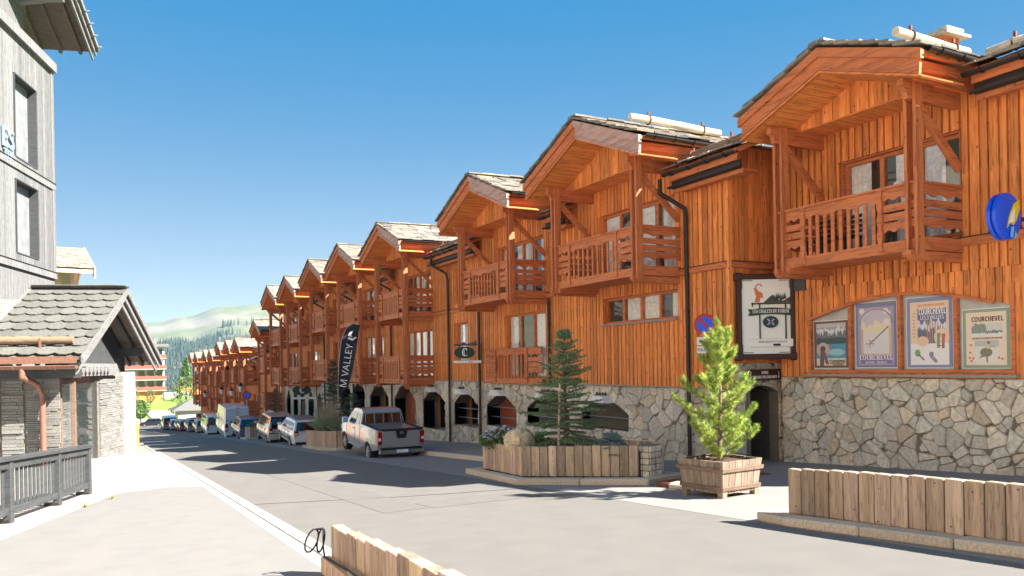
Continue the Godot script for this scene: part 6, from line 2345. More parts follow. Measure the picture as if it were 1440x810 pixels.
func build_far() -> void:
	# balconied hotel beyond the bend
	var dirh := Vector3(0.036, 0, -1.0)
	var hp := dirh * 252.0 + Vector3(0, -8.6, 0)
	var H := thing("balcony_hotel", "far hotel with red-brown balcony bands beyond the bend", "building", hp, deg_to_rad(6.0))
	part(bx(Vector3(-4.0, 8.5, -5), Vector3(22.0, 17.0, 10.0)), "wall", "white_render", H)
	part(bx(Vector3(-4.0, 17.4, -5), Vector3(24.0, 0.8, 12.5)), "roof", "slate", H)
	for f in 4:
		var y := 4.4 + f * 3.1
		var sl := part(bx(Vector3(-4.0, y, 0.9), Vector3(22.4, 0.25, 1.9)), "balcony", "white_render", H)
		part(bx(Vector3(-4.0, y + 0.55, 1.8), Vector3(22.4, 1.05, 0.12)), "balcony_front", "copper_red", sl)
		for i in 9:
			var win := part(bx(Vector3(-13.5 + i * 2.4, y + 1.7, 0.03), Vector3(1.5, 2.0, 0.1)), "window", "dark_glass", H)
			part(bx(Vector3(-13.5 + i * 2.4 - 0.95, y + 1.7, 0.06), Vector3(0.35, 2.0, 0.1)), "shutter", "timber_h", win)
	part(bx(Vector3(-4.0, 2.2, 0.4), Vector3(20.0, 4.2, 0.3)), "base_wall", "timber_v1", H)
	for i in 2:
		tree_far("leafy_tree", Vector3(3.6 + i * 3.2, land(5, -165) - 0.2, -176.0 - i * 6.0), 7.4 - i * 2.4, 2.5 - i * 0.6, 2600, Color(0.05, 0.12, 0.03), Color(0.20, 0.30, 0.07), "green leafy tree at the bend before the balconied hotel", false, "trees at the bend")
	for q in [[7.0, -236.0, 6.0], [11.5, -240.0, 4.5], [19.0, -250.0, 5.5], [-2.0, -240.0, 7.0]]:
		tree_far("young_tree", Vector3(q[0], land(q[0], q[1]), q[1]), q[2], q[2] * 0.3, 900, Color(0.06, 0.12, 0.03), Color(0.20, 0.26, 0.08), "small tree below the balconied hotel on the meadow", false, "trees below the far hotel")
	tree_far("fir_tree", Vector3(13.6, gy(-158), -158.0), 12.5, 3.9, 5200, Color(0.05, 0.13, 0.03), Color(0.24, 0.36, 0.09), "bright green conifer at the end of the timber row", true)
	# small building with a grey hipped roof at the end of the row
	var Kp := at_ground(14.0, -150.0)
	var K := thing("kiosk", "small pale building with grey hipped roof at the end of the row", "building", Kp)
	part(bx(Vector3(0, 1.5, 0), Vector3(5.4, 3.2, 6.0)), "wall", "white_render", K)
	var kr := S.new()
	var e := 3.6
	for q in [[Vector3(-e, 3.0, e), Vector3(e, 3.0, e)], [Vector3(e, 3.0, e), Vector3(e, 3.0, -e)], [Vector3(e, 3.0, -e), Vector3(-e, 3.0, -e)], [Vector3(-e, 3.0, -e), Vector3(-e, 3.0, e)]]:
		kr.tri(q[0], q[1], Vector3(0, 5.0, 0), (q[0] + q[1]) * 0.5 + Vector3.UP * 4)
	kr.box(Vector3(0, 2.95, 0), Vector3(7.2, 0.12, 7.2))
	part(kr, "roof", "slate", K)
	for zz in [-1.5, 1.2]:
		part(bx(Vector3(-2.72, 1.7, zz), Vector3(0.08, 1.2, 1.2)), "window", "dark_glass", K)
	part(bx(Vector3(1.0, 1.7, 3.02), Vector3(1.6, 1.2, 0.08)), "window", "dark_glass", K)
	leafy("shrub", at_ground(12.6, -143.0), 1.1, 1.5, 900, Color(0.08, 0.16, 0.04), Color(0.25, 0.34, 0.10), 0.2, "green shrub before the small grey-roofed building")
	# little wooden house among the trees
	var L := thing("wooden_house", "tiny brown house at the foot of the forest beyond the meadow", "building", Vector3(27.0, land(27, -300) - 1.0, -300.0))
	part(bx(Vector3(0, 2.5, 0), Vector3(8, 5, 7)), "wall", "timber_v0", L)
	var lr := S.new()
	for sg in [-1.0, 1.0]:
		lr.prism(PackedVector2Array([Vector2(0, 7.2), Vector2(sg * 5.2, 4.8), Vector2(sg * 5.2, 4.4), Vector2(0, 6.8)]), Vector3(0, 0, -4.5), Vector3(1, 0, 0), Vector3.UP, Vector3(0, 0, 9.0))
	part(lr, "roof", "copper_red", L)
	part(bx(Vector3(0, 3.0, 3.6), Vector3(6.4, 0.8, 0.3)), "balcony", "timber_h", L)
	# pale retaining wall and gravel path on the meadow
	var rw := S.new()
	rw.bar(Vector3(-8, land(-8, -200) + 0.5, -201), Vector3(30, land(30, -200) + 0.6, -203), 0.5, 1.5)
	tag(part(rw, "retaining_wall", "white_render", self), "low pale retaining wall at the foot of the meadow", "wall")
	var gp := S.new()
	flat_block(gp, [Vector3(10.8, land(0, -208) + 0.12, -208), Vector3(17.5, land(0, -208) + 0.12, -208), Vector3(17.5, land(0, -228) + 0.2, -228), Vector3(9.2, land(0, -230) + 0.2, -230)], 0.0)
	struct(gp, "path", "concrete")
	var bw := S.new()
	bw.bar(Vector3(5.5, land(5, -262) + 0.7, -262), Vector3(24.0, land(24, -262) + 0.9, -262), 0.4, 1.7)
	tag(part(bw, "garden_wall", "white_render", self), "long pale wall along the top of the meadow below the hotel", "wall")
	# things past the pavilion: shelter roof, wooden post, bench end
	var sh := thing("bus_shelter", "small shelter with a pink-brown pitched roof past the pavilion", "shelter", at_ground(0.7, -84.0, 0.05))
	var sr := S.new()
	for sg in [-1.0, 1.0]:
		sr.prism(PackedVector2Array([Vector2(0, 3.3), Vector2(sg * 1.9, 2.5), Vector2(sg * 1.9, 2.35), Vector2(0, 3.15)]), Vector3(-3.0, 0, 0), Vector3(0, 0, 1), Vector3.UP, Vector3(4.6, 0, 0))
	part(sr, "roof", "copper", sh)
	for q in [Vector3(-2.6, 1.2, -1.4), Vector3(-2.6, 1.2, 1.4), Vector3(1.3, 1.2, -1.4), Vector3(1.3, 1.2, 1.4)]:
		part(bx(q, Vector3(0.14, 2.5, 0.14)), "post", "timber_v0", sh)
	for i in 2:
		var wp_ := S.new()
		wp_.box(Vector3(0, 0.75, 0), Vector3(0.26, 1.5, 0.3), Basis.IDENTITY, 0.02)
		var wo := part(wp_, "wooden_post", "timber_v2", self, Transform3D(Basis.IDENTITY, at_ground(1.35 + i * 0.45, -52.0 - i * 2.4, 0.1)))
		tag(wo, "short brown wooden post at the pavement past the pavilion", "post", "wooden posts past the pavilion")

# ---------------------------------------------------------------- vehicles (local axes: -z forwards, origin on the ground under the middle)
# half width of a body at height y and distance s from the rear
func half_w(s: float, y: float, d: Dictionary) -> float:
	var hw: float = d.W / 2.0
	var k := 1.0
	if y < 0.45:
		k = lerpf(0.93, 0.985, clampf((y - 0.2) / 0.25, 0, 1))
	elif y < 0.70:
		k = lerpf(0.985, 1.0, (y - 0.45) / 0.25)
	elif y < d.belt:
		k = lerpf(1.0, 0.975, (y - 0.70) / maxf(0.01, d.belt - 0.70))
	else:
		k = lerpf(0.965, d.top, clampf((y - d.belt) / (d.H - d.belt), 0, 1))
	var ends := 1.0 - 0.10 * pow(clampf(1.0 - s / 0.35, 0, 1), 2.0) - 0.16 * pow(clampf(1.0 - (d.L - s) / 0.6, 0, 1), 2.0)
	return hw * k * ends

# closed shell from a side outline (s from the rear, y), cut into cells so that it curves
func shell(st: S, poly: PackedVector2Array, d: Dictionary, grow := 0.0) -> void:
	var L: float = d.L
	var ys := [-1.0, 0.30, 0.45, 0.60, 0.70, 0.85, d.belt, (d.belt + d.H) / 2, d.H - 0.08, 5.0]
	var ss := [-1.0, 0.08, 0.2, 0.35, L * 0.3, L * 0.5, L * 0.7, L - 0.6, L - 0.35, L - 0.15, 9.0]
	for i in ys.size() - 1:
		for j in ss.size() - 1:
			var cell := PackedVector2Array([Vector2(ss[j], ys[i]), Vector2(ss[j + 1], ys[i]), Vector2(ss[j + 1], ys[i + 1]), Vector2(ss[j], ys[i + 1])])
			for q in Geometry2D.intersect_polygons(poly, cell):
				var idx := Geometry2D.triangulate_polygon(q)
				for k in range(0, idx.size(), 3):
					for sg in [-1.0, 1.0]:
						var p := []
						for e in 3:
							var v: Vector2 = q[idx[k + e]]
							p.append(Vector3(sg * (half_w(v.x, v.y, d) + grow), v.y, L / 2 - v.x))
						st.tri(p[0], p[1], p[2], Vector3(sg, 0.15, 0))
	var m := poly.size()
	var area := 0.0
	for i in m:
		area += poly[i].cross(poly[(i + 1) % m])
	for i in m:
		var a := poly[i]
		var b := poly[(i + 1) % m]
		var dd := b - a
		var o2 := Vector2(dd.y, -dd.x) * signf(area)
		var n := maxi(1, int(dd.length() / 0.22))
		for q in n:
			var u := a.lerp(b, float(q) / n)
			var w := a.lerp(b, float(q + 1) / n)
			var wu := half_w(u.x, u.y, d) + grow
			var ww := half_w(w.x, w.y, d) + grow
			st.quad(Vector3(-wu, u.y, L / 2 - u.x), Vector3(wu, u.y, L / 2 - u.x), Vector3(ww, w.y, L / 2 - w.x), Vector3(-ww, w.y, L / 2 - w.x), Vector3(0, o2.y, -o2.x))

func arch_pts(sc: float, r: float, y0: float) -> PackedVector2Array:
	# wheel arch in the lower outline, walked from the front to the rear
	var p := PackedVector2Array()
	for i in 11:
		var t := PI * i / 10.0
		p.append(Vector2(sc + cos(t) * r, maxf(y0, 0.30 + sin(t) * r)))
	return p

func wheels(C: Node3D, d: Dictionary) -> void:
	for s in [d.rw, d.fw]:
		for sg in [-1.0, 1.0]:
			var r: float = d.R
			var st := S.new()
			var x: float = sg * (d.W / 2.0 - 0.115)
			st.lathe(Vector3(x, r, d.L / 2 - s), Vector3(sg, 0, 0), PackedVector2Array([Vector2(r * 0.60, -0.10), Vector2(r * 0.94, -0.10), Vector2(r, -0.075), Vector2(r, 0.075), Vector2(r * 0.94, 0.10), Vector2(r * 0.64, 0.10), Vector2(r * 0.62, 0.06)]), 22)
			var w := part(st, "wheel", "rubber", C)
			var rm := S.new()
			rm.lathe(Vector3(x, r, d.L / 2 - s), Vector3(sg, 0, 0), PackedVector2Array([Vector2(r * 0.66, 0.07), Vector2(r * 0.62, 0.10), Vector2(r * 0.56, 0.085), Vector2(r * 0.54, 0.02), Vector2(0.0, 0.02)]), 22)
			for i in 6:
				var t := TAU * i / 6.0 + 0.3
				var c := Vector3(x + sg * 0.07, r, d.L / 2 - s)
				var e := c + Vector3(0, sin(t), cos(t)) * r * 0.58
				rm.bar(c, e, 0.05, 0.045, Vector3(sg, 0, 0))
			rm.lathe(Vector3(x, r, d.L / 2 - s), Vector3(sg, 0, 0), PackedVector2Array([Vector2(r * 0.2, 0.05), Vector2(r * 0.18, 0.11), Vector2(0, 0.115)]), 12)
			part(rm, "rim", "rim", w)
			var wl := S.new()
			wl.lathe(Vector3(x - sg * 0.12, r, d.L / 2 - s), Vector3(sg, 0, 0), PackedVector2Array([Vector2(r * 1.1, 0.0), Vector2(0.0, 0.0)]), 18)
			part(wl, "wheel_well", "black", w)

# side window following the cabin flank
func flank_pane(C: Node3D, poly: PackedVector2Array, d: Dictionary, m := "car_glass") -> void:
	for sg in [-1.0, 1.0]:
		var st := S.new()
		var idx := Geometry2D.triangulate_polygon(poly)
		for k in range(0, idx.size(), 3):
			var p := []
			for e in 3:
				var v: Vector2 = poly[idx[k + e]]
				p.append(Vector3(sg * (half_w(v.x, v.y, d) + 0.006), v.y, d.L / 2 - v.x))
			st.tri(p[0], p[1], p[2], Vector3(sg, 0.1, 0))
		part(st, "side_window", m, C)

func cross_pane(C: Node3D, called: String, s0: float, y0: float, s1: float, y1: float, d: Dictionary, inset: float, out: float, m := "car_glass") -> void:
	var st := S.new()
	var w0 := half_w(s0, y0, d) - inset
	var w1 := half_w(s1, y1, d) - inset
	var nn := Vector3(0, s1 - s0, y1 - y0).normalized()
	if nn.y < 0:
		nn = Vector3(0, -nn.y, -nn.z) if false else nn
	var o := Vector3(0, 0.0, 0.008 if out > 0 else -0.008) + Vector3(0, 0.005, 0)
	st.quad(Vector3(-w0, y0, d.L / 2 - s0) + o, Vector3(w0, y0, d.L / 2 - s0) + o, Vector3(w1, y1, d.L / 2 - s1) + o, Vector3(-w1, y1, d.L / 2 - s1) + o, Vector3(0, 0.4, out))
	part(st, called, m, C)

# passenger car or van; o: rear (s,y) outline of the cabin etc.
func car(called: String, label: String, category: String, d: Dictionary, paint: String, x: float, z_rear: float, group := "", turn := 0.0) -> Node3D:
	var L: float = d.L
	var zc: float = z_rear - L / 2
	var C := thing(called, label, category, at_ground(x, zc, 0.01), turn, group)
	C.rotation.x = atan(SLOPE)
	if turn != 0.0:
		C.rotation.x = -atan(SLOPE) if absf(turn) > 2.0 else 0.0
	var b: float = d.belt
	var H: float = d.H
	var R: float = d.R
	var yb := 0.24
	# lower body outline: rear bumper, belt line, bonnet, nose, underside with arches
	var poly := PackedVector2Array([Vector2(0.03, yb + 0.06), Vector2(0.0, 0.42), Vector2(0.01, 0.62), Vector2(0.05, 0.68), Vector2(d.tail, b)])
	poly.append_array(PackedVector2Array([Vector2(d.cowl, b), Vector2(d.cowl + (L - d.cowl) * 0.55, lerpf(b, d.nose, 0.4)), Vector2(L - 0.16, d.nose), Vector2(L - 0.03, d.nose - 0.16), Vector2(L, 0.45), Vector2(L - 0.06, yb)]))
	poly.append_array(arch_pts(d.fw, R + 0.05, yb))
	poly.append_array(arch_pts(d.rw, R + 0.05, yb))
	var body := S.new()
	shell(body, poly, d)
	part(body.smooth(38.0), "body", paint, C)
	# cabin
	var cab := PackedVector2Array([Vector2(d.tail, b - 0.02), Vector2(d.roof0, H - 0.05), Vector2(d.roof0 + 0.18, H), Vector2(d.roof1 - 0.25, H), Vector2(d.roof1, H - 0.04), Vector2(d.cowl, b - 0.02)])
	var cs := S.new()
	shell(cs, cab, d, -0.004)
	part(cs.smooth(38.0), "cabin", paint, C)
	if d.get("panel", false) == false:
		# side windows between pillars
		var yl := b + 0.03
		var yh := H - 0.13
		var ft := func(y: float) -> float: return lerpf(d.cowl, d.roof1, (y - b) / (H - b)) - 0.10
		var rt := func(y: float) -> float: return lerpf(d.tail, d.roof0, (y - b) / (H - b)) + 0.16
		var edges := [rt.call(yl), d.pillars[0], d.pillars[1], ft.call(yl)]
		var tops := [rt.call(yh), d.pillars[0], d.pillars[1], ft.call(yh)]
		for i in 3:
			var g := 0.035
			flank_pane(C, PackedVector2Array([Vector2(edges[i] + g, yl), Vector2(edges[i + 1] - g, yl), Vector2(maxf(tops[i + 1] - g, tops[i] + g + 0.05), yh), Vector2(tops[i] + g, yh)]), d)
	else:
		flank_pane(C, PackedVector2Array([Vector2(d.cowl - 1.2, b + 0.05), Vector2(d.cowl - 0.12, b + 0.05), Vector2(d.roof1 - 0.02, H - 0.75), Vector2(d.cowl - 1.2, H - 0.75)]), d)
	cross_pane(C, "windscreen", d.cowl - 0.05, b + 0.03, d.roof1 + 0.02, H - 0.12, d, 0.06, -1.0)
	var rl: float = d.get("rear_low", b + 0.02)
	if d.get("rear_glass", true):
		cross_pane(C, "rear_window", lerpf(d.tail, d.roof0, (rl - b) / (H - b)), rl, lerpf(d.tail, d.roof0, 0.86), lerpf(b, H, 0.86), d, 0.09, 1.0)
	# lamps, bumper, plate
	for sg in [-1.0, 1.0]:
		var tl := S.new()
		var ly: float = d.lamp[0]
		var lh: float = d.lamp[1]
		tl.box(Vector3(sg * (half_w(0.05, ly, d) - 0.09), ly, L / 2 - 0.04), Vector3(0.20, lh, 0.12), Basis.IDENTITY, 0.02)
		part(tl, "tail_light", "tail_red", C)
		var tc := S.new()
		tc.box(Vector3(sg * (half_w(0.05, ly, d) - 0.09), ly - lh * 0.18, L / 2 + 0.012), Vector3(0.15, lh * 0.28, 0.03), Basis.IDENTITY, 0.008)
		part(tc, "reversing_light", "lamp_clear", C)
		var mr := S.new()
		mr.box(Vector3(sg * (d.W / 2.0 + 0.10), b + 0.10, L / 2 - d.cowl + 0.25), Vector3(0.20, 0.15, 0.10), Basis.IDENTITY, 0.03)
		part(mr, "mirror", paint, C)
		for gs in [d.pillars[0] - 0.02, d.pillars[1] - 0.02, d.cowl - 0.35]:
			var gy0 := 0.40
			part(bx(Vector3(sg * (half_w(gs, 0.7, d) + 0.001), (gy0 + b) / 2, L / 2 - gs), Vector3(0.008, b - gy0 - 0.03, 0.014)), "door_gap", "black", C)
			if gs < d.cowl - 0.5:
				part(bx(Vector3(sg * (half_w(gs, 0.88, d) + 0.014), b - 0.10, L / 2 - gs + 0.16), Vector3(0.03, 0.035, 0.2), 0.008), "door_handle", paint, C)
		part(bx(Vector3(sg * (half_w(L / 2, 0.5, d) + 0.004), 0.50, 0), Vector3(0.02, 0.07, (d.fw - d.rw) * 0.7)), "side_moulding", "black", C)
		var hl := S.new()
		hl.box(Vector3(sg * (d.W / 2.0 - 0.28), d.nose - 0.10, -L / 2 + 0.10), Vector3(0.34, 0.16, 0.2), Basis.IDENTITY, 0.04)
		part(hl, "headlight", "lamp_clear", C)
	part(bx(Vector3(0, 0.36, L / 2 - 0.02), Vector3(d.W * 0.86, 0.12, 0.08), 0.02), "bumper", "black", C)
	part(bx(Vector3(0, d.get("plate", 0.78), L / 2 + 0.0), Vector3(0.52, 0.11, 0.05), 0.004), "number_plate", "sign_pale", C)
	part(bx(Vector3(0, 0.28, 0), Vector3(d.W * 0.72, 0.14, L * 0.86)), "underside", "black", C)
	part(bx(Vector3(0, b - 0.02, L / 2 - 0.02), Vector3(d.W * 0.6, 0.03, 0.05), 0.01), "boot_trim", "steel", C)
	part(bx(Vector3(0, rl + 0.02, L / 2 - lerpf(d.tail, d.roof0, (rl - b) / (H - b)) + 0.02), Vector3(0.5, 0.02, 0.02)), "wiper", "black", C)
	part(bx(Vector3(0, H + 0.03, 0.2), Vector3(0.04, 0.10, 0.02), 0.005), "aerial", "black", C)
	wheels(C, d)
	return C

func pickup() -> void:
	var d := {"L": 5.1, "W": 1.86, "H": 1.78, "belt": 1.18, "top": 0.80, "R": 0.37, "rw": 1.12, "fw": 4.22}
	var L: float = d.L
	var C := thing("pickup_truck", "silver pickup truck with black tailgate panel parked by the footway kerb", "pickup", at_ground(9.52, -27.35 - L / 2, 0.01), 0.0)
	C.rotation.x = atan(SLOPE)
	var p := PackedVector2Array([Vector2(0.10, 0.56), Vector2(0.08, 0.75), Vector2(0.08, 1.25), Vector2(2.12, 1.27), Vector2(2.2, 1.17), Vector2(3.62, 1.17), Vector2(4.3, 1.12), Vector2(4.92, 1.02), Vector2(5.06, 0.86), Vector2(5.1, 0.56), Vector2(5.02, 0.38)])
	p.append_array(arch_pts(d.fw, d.R + 0.08, 0.40))
	p.append_array(arch_pts(d.rw, d.R + 0.08, 0.44))
	var st := S.new()
	shell(st, p, d)
	part(st.smooth(38.0), "body", "silver_paint", C)
	var cab := PackedVector2Array([Vector2(2.14, 1.14), Vector2(2.24, 1.68), Vector2(2.42, 1.78), Vector2(3.20, 1.78), Vector2(3.40, 1.72), Vector2(4.05, 1.14)])
	var cs := S.new()
	shell(cs, cab, d, -0.004)
	part(cs.smooth(38.0), "cab", "silver_paint", C)
	flank_pane(C, PackedVector2Array([Vector2(2.30, 1.22), Vector2(2.74, 1.22), Vector2(2.74, 1.65), Vector2(2.38, 1.65)]), d)
	flank_pane(C, PackedVector2Array([Vector2(2.82, 1.22), Vector2(3.84, 1.22), Vector2(3.44, 1.65), Vector2(2.82, 1.65)]), d)
	cross_pane(C, "windscreen", 4.0, 1.20, 3.42, 1.70, d, 0.06, -1.0)
	cross_pane(C, "rear_window", 2.15, 1.22, 2.22, 1.65, d, 0.06, 1.0)
	# guard frame behind the rear window
	var gf := S.new()
	gf.bar(Vector3(-0.68, 1.66, L / 2 - 2.16), Vector3(0.68, 1.66, L / 2 - 2.16), 0.04, 0.05)
	for i in 5:
		var xx := -0.68 + i * 0.34
		gf.bar(Vector3(xx * 1.06, 1.24, L / 2 - 2.08), Vector3(xx, 1.67, L / 2 - 2.16), 0.03, 0.03, Vector3(0, 0, 1))
	part(gf, "window_guard", "steel", C)
	# load bed: dark opening with rails, tailgate with black panel
	for sg in [-1.0, 1.0]:
		part(bx(Vector3(sg * 0.80, 1.27, L / 2 - 1.1), Vector3(0.12, 0.05, 2.02), 0.012), "bed_rail", "black", C)
	var tg := S.new()
	tg.box(Vector3(0, 0.935, L / 2 - 0.06), Vector3(1.42, 0.62, 0.07), Basis.IDENTITY, 0.015)
	var tgm := part(tg, "tailgate", "silver_paint", C)
	part(bx(Vector3(0, 1.27, L / 2 - 0.05), Vector3(1.5, 0.07, 0.12), 0.015), "tailgate_cap", "black", tgm)
	var bp := S.new()
	bp.prism(PackedVector2Array([Vector2(-0.22, 1.25), Vector2(0.22, 1.25), Vector2(0.17, 0.99), Vector2(0.13, 0.96), Vector2(-0.13, 0.96), Vector2(-0.17, 0.99)]), Vector3(0, 0, L / 2 - 0.03), Vector3(1, 0, 0), Vector3.UP, Vector3(0, 0, 0.025))
	part(bp, "handle_panel", "black", tgm)
	var em := S.new()
	em.lathe(Vector3(0.0, 1.16, L / 2 - 0.005), Vector3(0, 0, 1), PackedVector2Array([Vector2(0.038, 0.0), Vector2(0.040, 0.014), Vector2(0.056, 0.014), Vector2(0.060, 0.0)]), 20)
	em.box(Vector3(0, 1.16, L / 2 + 0.003), Vector3(0.15, 0.026, 0.016))
	part(em, "emblem", "steel", tgm)
	text3(C, "NAVARA", Vector3(-0.46, 0.69, L / 2 - 0.022), 0.0, 0.05, 0.01, "letters", "steel", "Droid Sans", true)
	for sg in [-1.0, 1.0]:
		var tl := S.new()
		tl.box(Vector3(sg * 0.80, 0.98, L / 2 - 0.10), Vector3(0.15, 0.46, 0.16), Basis.IDENTITY, 0.02)
		part(tl, "tail_light", "tail_red", C)
		part(bx(Vector3(sg * 0.81, 0.94, L / 2 - 0.018), Vector3(0.09, 0.10, 0.02), 0.006), "reversing_light", "lamp_clear", C)
		var mr := S.new()
		mr.box(Vector3(sg * 1.04, 1.28, L / 2 - 3.72), Vector3(0.22, 0.24, 0.12), Basis.IDENTITY, 0.03)
		part(mr, "mirror", "silver_paint", C)
		part(bx(Vector3(sg * 1.04, 1.28, L / 2 - 3.655), Vector3(0.17, 0.18, 0.01)), "mirror_glass", "sign_sky", C)
		part(bx(Vector3(sg * 0.90, 0.40, L / 2 - 2.72), Vector3(0.16, 0.05, 1.75), 0.015), "side_step", "steel", C)
		part(bx(Vector3(sg * 0.80, 0.38, L / 2 - 0.66), Vector3(0.26, 0.30, 0.03), 0.008), "mud_flap", "black", C)
		part(bx(Vector3(sg * (half_w(3.0, 1.0, d) + 0.012), 1.03, L / 2 - 2.98), Vector3(0.03, 0.04, 0.2), 0.008), "door_handle", "silver_paint", C)
		var hl := S.new()
		hl.box(Vector3(sg * 0.66, 0.84, -L / 2 + 0.10), Vector3(0.34, 0.2, 0.2), Basis.IDENTITY, 0.04)
		part(hl, "headlight", "lamp_clear", C)
		for ss in [2.16, 2.78, 3.92]:
			part(bx(Vector3(sg * (half_w(ss, 0.75, d) + 0.001), 0.82, L / 2 - ss), Vector3(0.006, 0.62, 0.012)), "door_gap", "black", C)
	part(bx(Vector3(0, 0.595, L / 2 - 0.02), Vector3(1.52, 0.05, 0.18), 0.01), "step_plate", "black", C)
	part(bx(Vector3(0, 0.49, L / 2 - 0.02), Vector3(1.66, 0.17, 0.16), 0.03), "bumper", "steel", C)
	var pl := part(bx(Vector3(0.0, 0.51, L / 2 + 0.07), Vector3(0.52, 0.11, 0.02), 0.004), "number_plate", "sign_pale", C)
	for sg in [-1.0, 1.0]:
		part(bx(Vector3(sg * 0.24, 0.51, L / 2 + 0.083), Vector3(0.04, 0.105, 0.006)), "plate_band", "sign_blue", pl)
	part(bx(Vector3(0, 0.42, L / 2 - 2.4), Vector3(0.9, 0.2, 4.0)), "underside", "black", C)
	wheels(C, d)

func build_vehicles() -> void:
	pickup()
	var estate := {"L": 4.65, "W": 1.80, "H": 1.50, "belt": 0.98, "top": 0.74, "R": 0.32, "rw": 0.98, "fw": 3.70, "tail": 0.10, "roof0": 0.42, "roof1": 2.75, "cowl": 3.35, "nose": 0.80, "pillars": [1.35, 2.25], "lamp": [0.90, 0.26], "plate": 0.72}
	var C := car("estate_car", "white estate car with orange-red tail lights beside the grass planter", "car", estate, "white_car", 9.75, -42.6)
	part(bx(Vector3(0.0, 1.53, 0.4), Vector3(1.15, 0.03, 1.7), 0.01), "roof_rail", "steel", C)
	part(bx(Vector3(-0.62, 0.24, estate.L / 2 - 0.05), Vector3(0.2, 0.07, 0.14), 0.02), "exhaust", "steel", C)
	var mpv := {"L": 4.45, "W": 1.82, "H": 1.76, "belt": 1.02, "top": 0.76, "R": 0.32, "rw": 0.80, "fw": 3.50, "tail": 0.06, "roof0": 0.30, "roof1": 2.9, "cowl": 3.60, "nose": 0.86, "pillars": [1.25, 2.35], "lamp": [0.95, 0.34], "plate": 0.70}
	var Mv := car("minivan", "beige minivan with a black glass tailgate", "car", mpv, "beige_paint", 9.55, -48.6)
	cross_pane(Mv, "tailgate", 0.05, 0.76, lerpf(0.06, 0.30, 0.97), lerpf(1.02, 1.76, 0.97), mpv, 0.02, 1.0, "car_glass")
	var suv := {"L": 4.4, "W": 1.80, "H": 1.62, "belt": 1.0, "top": 0.74, "R": 0.33, "rw": 0.85, "fw": 3.45, "tail": 0.10, "roof0": 0.5, "roof1": 2.75, "cowl": 3.4, "nose": 0.84, "pillars": [1.3, 2.25], "lamp": [0.92, 0.22], "plate": 0.72}
	car("hatchback_car", "slate blue hatchback standing behind the tall white van", "car", suv, "blue_paint", 9.65, -60.8)
	var van := {"L": 5.8, "W": 2.05, "H": 2.62, "belt": 1.25, "top": 0.90, "R": 0.35, "rw": 1.1, "fw": 4.8, "tail": 0.04, "roof0": 0.10, "roof1": 4.35, "cowl": 5.0, "nose": 1.0, "pillars": [2.0, 3.4], "lamp": [1.05, 0.62], "panel": true, "rear_glass": false, "plate": 0.62}
	var V := car("panel_van", "tall white panel van with plain rear doors", "van", van, "white_car", 9.6, -67.4)
	part(bx(Vector3(0.0, 1.45, van.L / 2 - 0.055), Vector3(0.02, 2.0, 0.03)), "door_gap", "zinc", V)
	part(bx(Vector3(0.0, 1.62, van.L / 2 - 0.052), Vector3(1.7, 0.015, 0.03)), "door_gap", "zinc", V)
	part(bx(Vector3(0.05, 2.57, van.L / 2 - 0.16), Vector3(0.42, 0.06, 0.12), 0.02), "roof_light", "black", V)
	var bus := {"L": 4.9, "W": 1.92, "H": 1.95, "belt": 1.12, "top": 0.84, "R": 0.33, "rw": 0.95, "fw": 3.95, "tail": 0.05, "roof0": 0.18, "roof1": 3.55, "cowl": 4.2, "nose": 0.95, "pillars": [1.6, 2.8], "lamp": [1.0, 0.5], "plate": 0.80}
	car("minibus", "white minibus parked ahead of the tall panel van", "van", bus, "white_car", 9.3, -78.0)
	var small := {"L": 4.1, "W": 1.72, "H": 1.50, "belt": 0.95, "top": 0.74, "R": 0.31, "rw": 0.75, "fw": 3.2, "tail": 0.10, "roof0": 0.5, "roof1": 2.5, "cowl": 3.1, "nose": 0.80, "pillars": [1.2, 2.05], "lamp": [0.88, 0.22], "plate": 0.70}
	car("compact_car", "sand coloured compact car ahead of the white minibus", "car", small, "sand_paint", 9.2, -87.0)
	car("compact_car", "pale grey compact car at the far end of the row", "car", suv, "grey_car", 9.0, -93.6)
	car("compact_car", "red hatchback far down the parked row", "car", small, "red_paint", 8.75, -101.0)
	car("compact_car", "dark saloon just beyond the red hatchback", "car", small, "dark_paint", 8.85, -107.0)
	car("compact_car", "beige car between the dark saloon and the grey van", "car", small, "beige_paint", 8.6, -113.5)
	car("delivery_van", "grey-blue delivery van last in the parked row", "van", bus, "grey_car", 8.2, -119.5)
	car("parked_jeep", "black four-wheel drive parked across the bend", "car", suv, "black_paint", 8.6, -176.0, "", PI / 2)
	car("panel_van", "white van half hidden behind the stone pavilion", "van", bus, "white_car", 0.55, -88.0)

# ---------------------------------------------------------------- signs, posters, lamps
func flat_poly(n: int, rx: float, ry: float) -> PackedVector2Array:
	var p := PackedVector2Array()
	for i in n:
		p.append(Vector2(cos(TAU * i / n) * rx, sin(TAU * i / n) * ry))
	return p

func plate(parent: Node3D, called: String, m, poly: PackedVector2Array, at: Vector3, th: float) -> MeshInstance3D:
	var st := S.new()
	st.prism(poly, at, Vector3(1, 0, 0), Vector3.UP, Vector3(0, 0, th))
	return part(st, called, m, parent)

func rect(w: float, h: float) -> PackedVector2Array:
	return PackedVector2Array([Vector2(-w / 2, -h / 2), Vector2(w / 2, -h / 2), Vector2(w / 2, h / 2), Vector2(-w / 2, h / 2)])

func ell(im: Image, cx: float, cy: float, rx: float, ry: float, c: Color) -> void:
	for y in range(maxi(0, int(cy - ry)), mini(im.get_height(), int(cy + ry) + 1)):
		for x in range(maxi(0, int(cx - rx)), mini(im.get_width(), int(cx + rx) + 1)):
			if pow((x - cx) / rx, 2) + pow((y - cy) / ry, 2) <= 1.0:
				im.set_pixel(x, y, c)

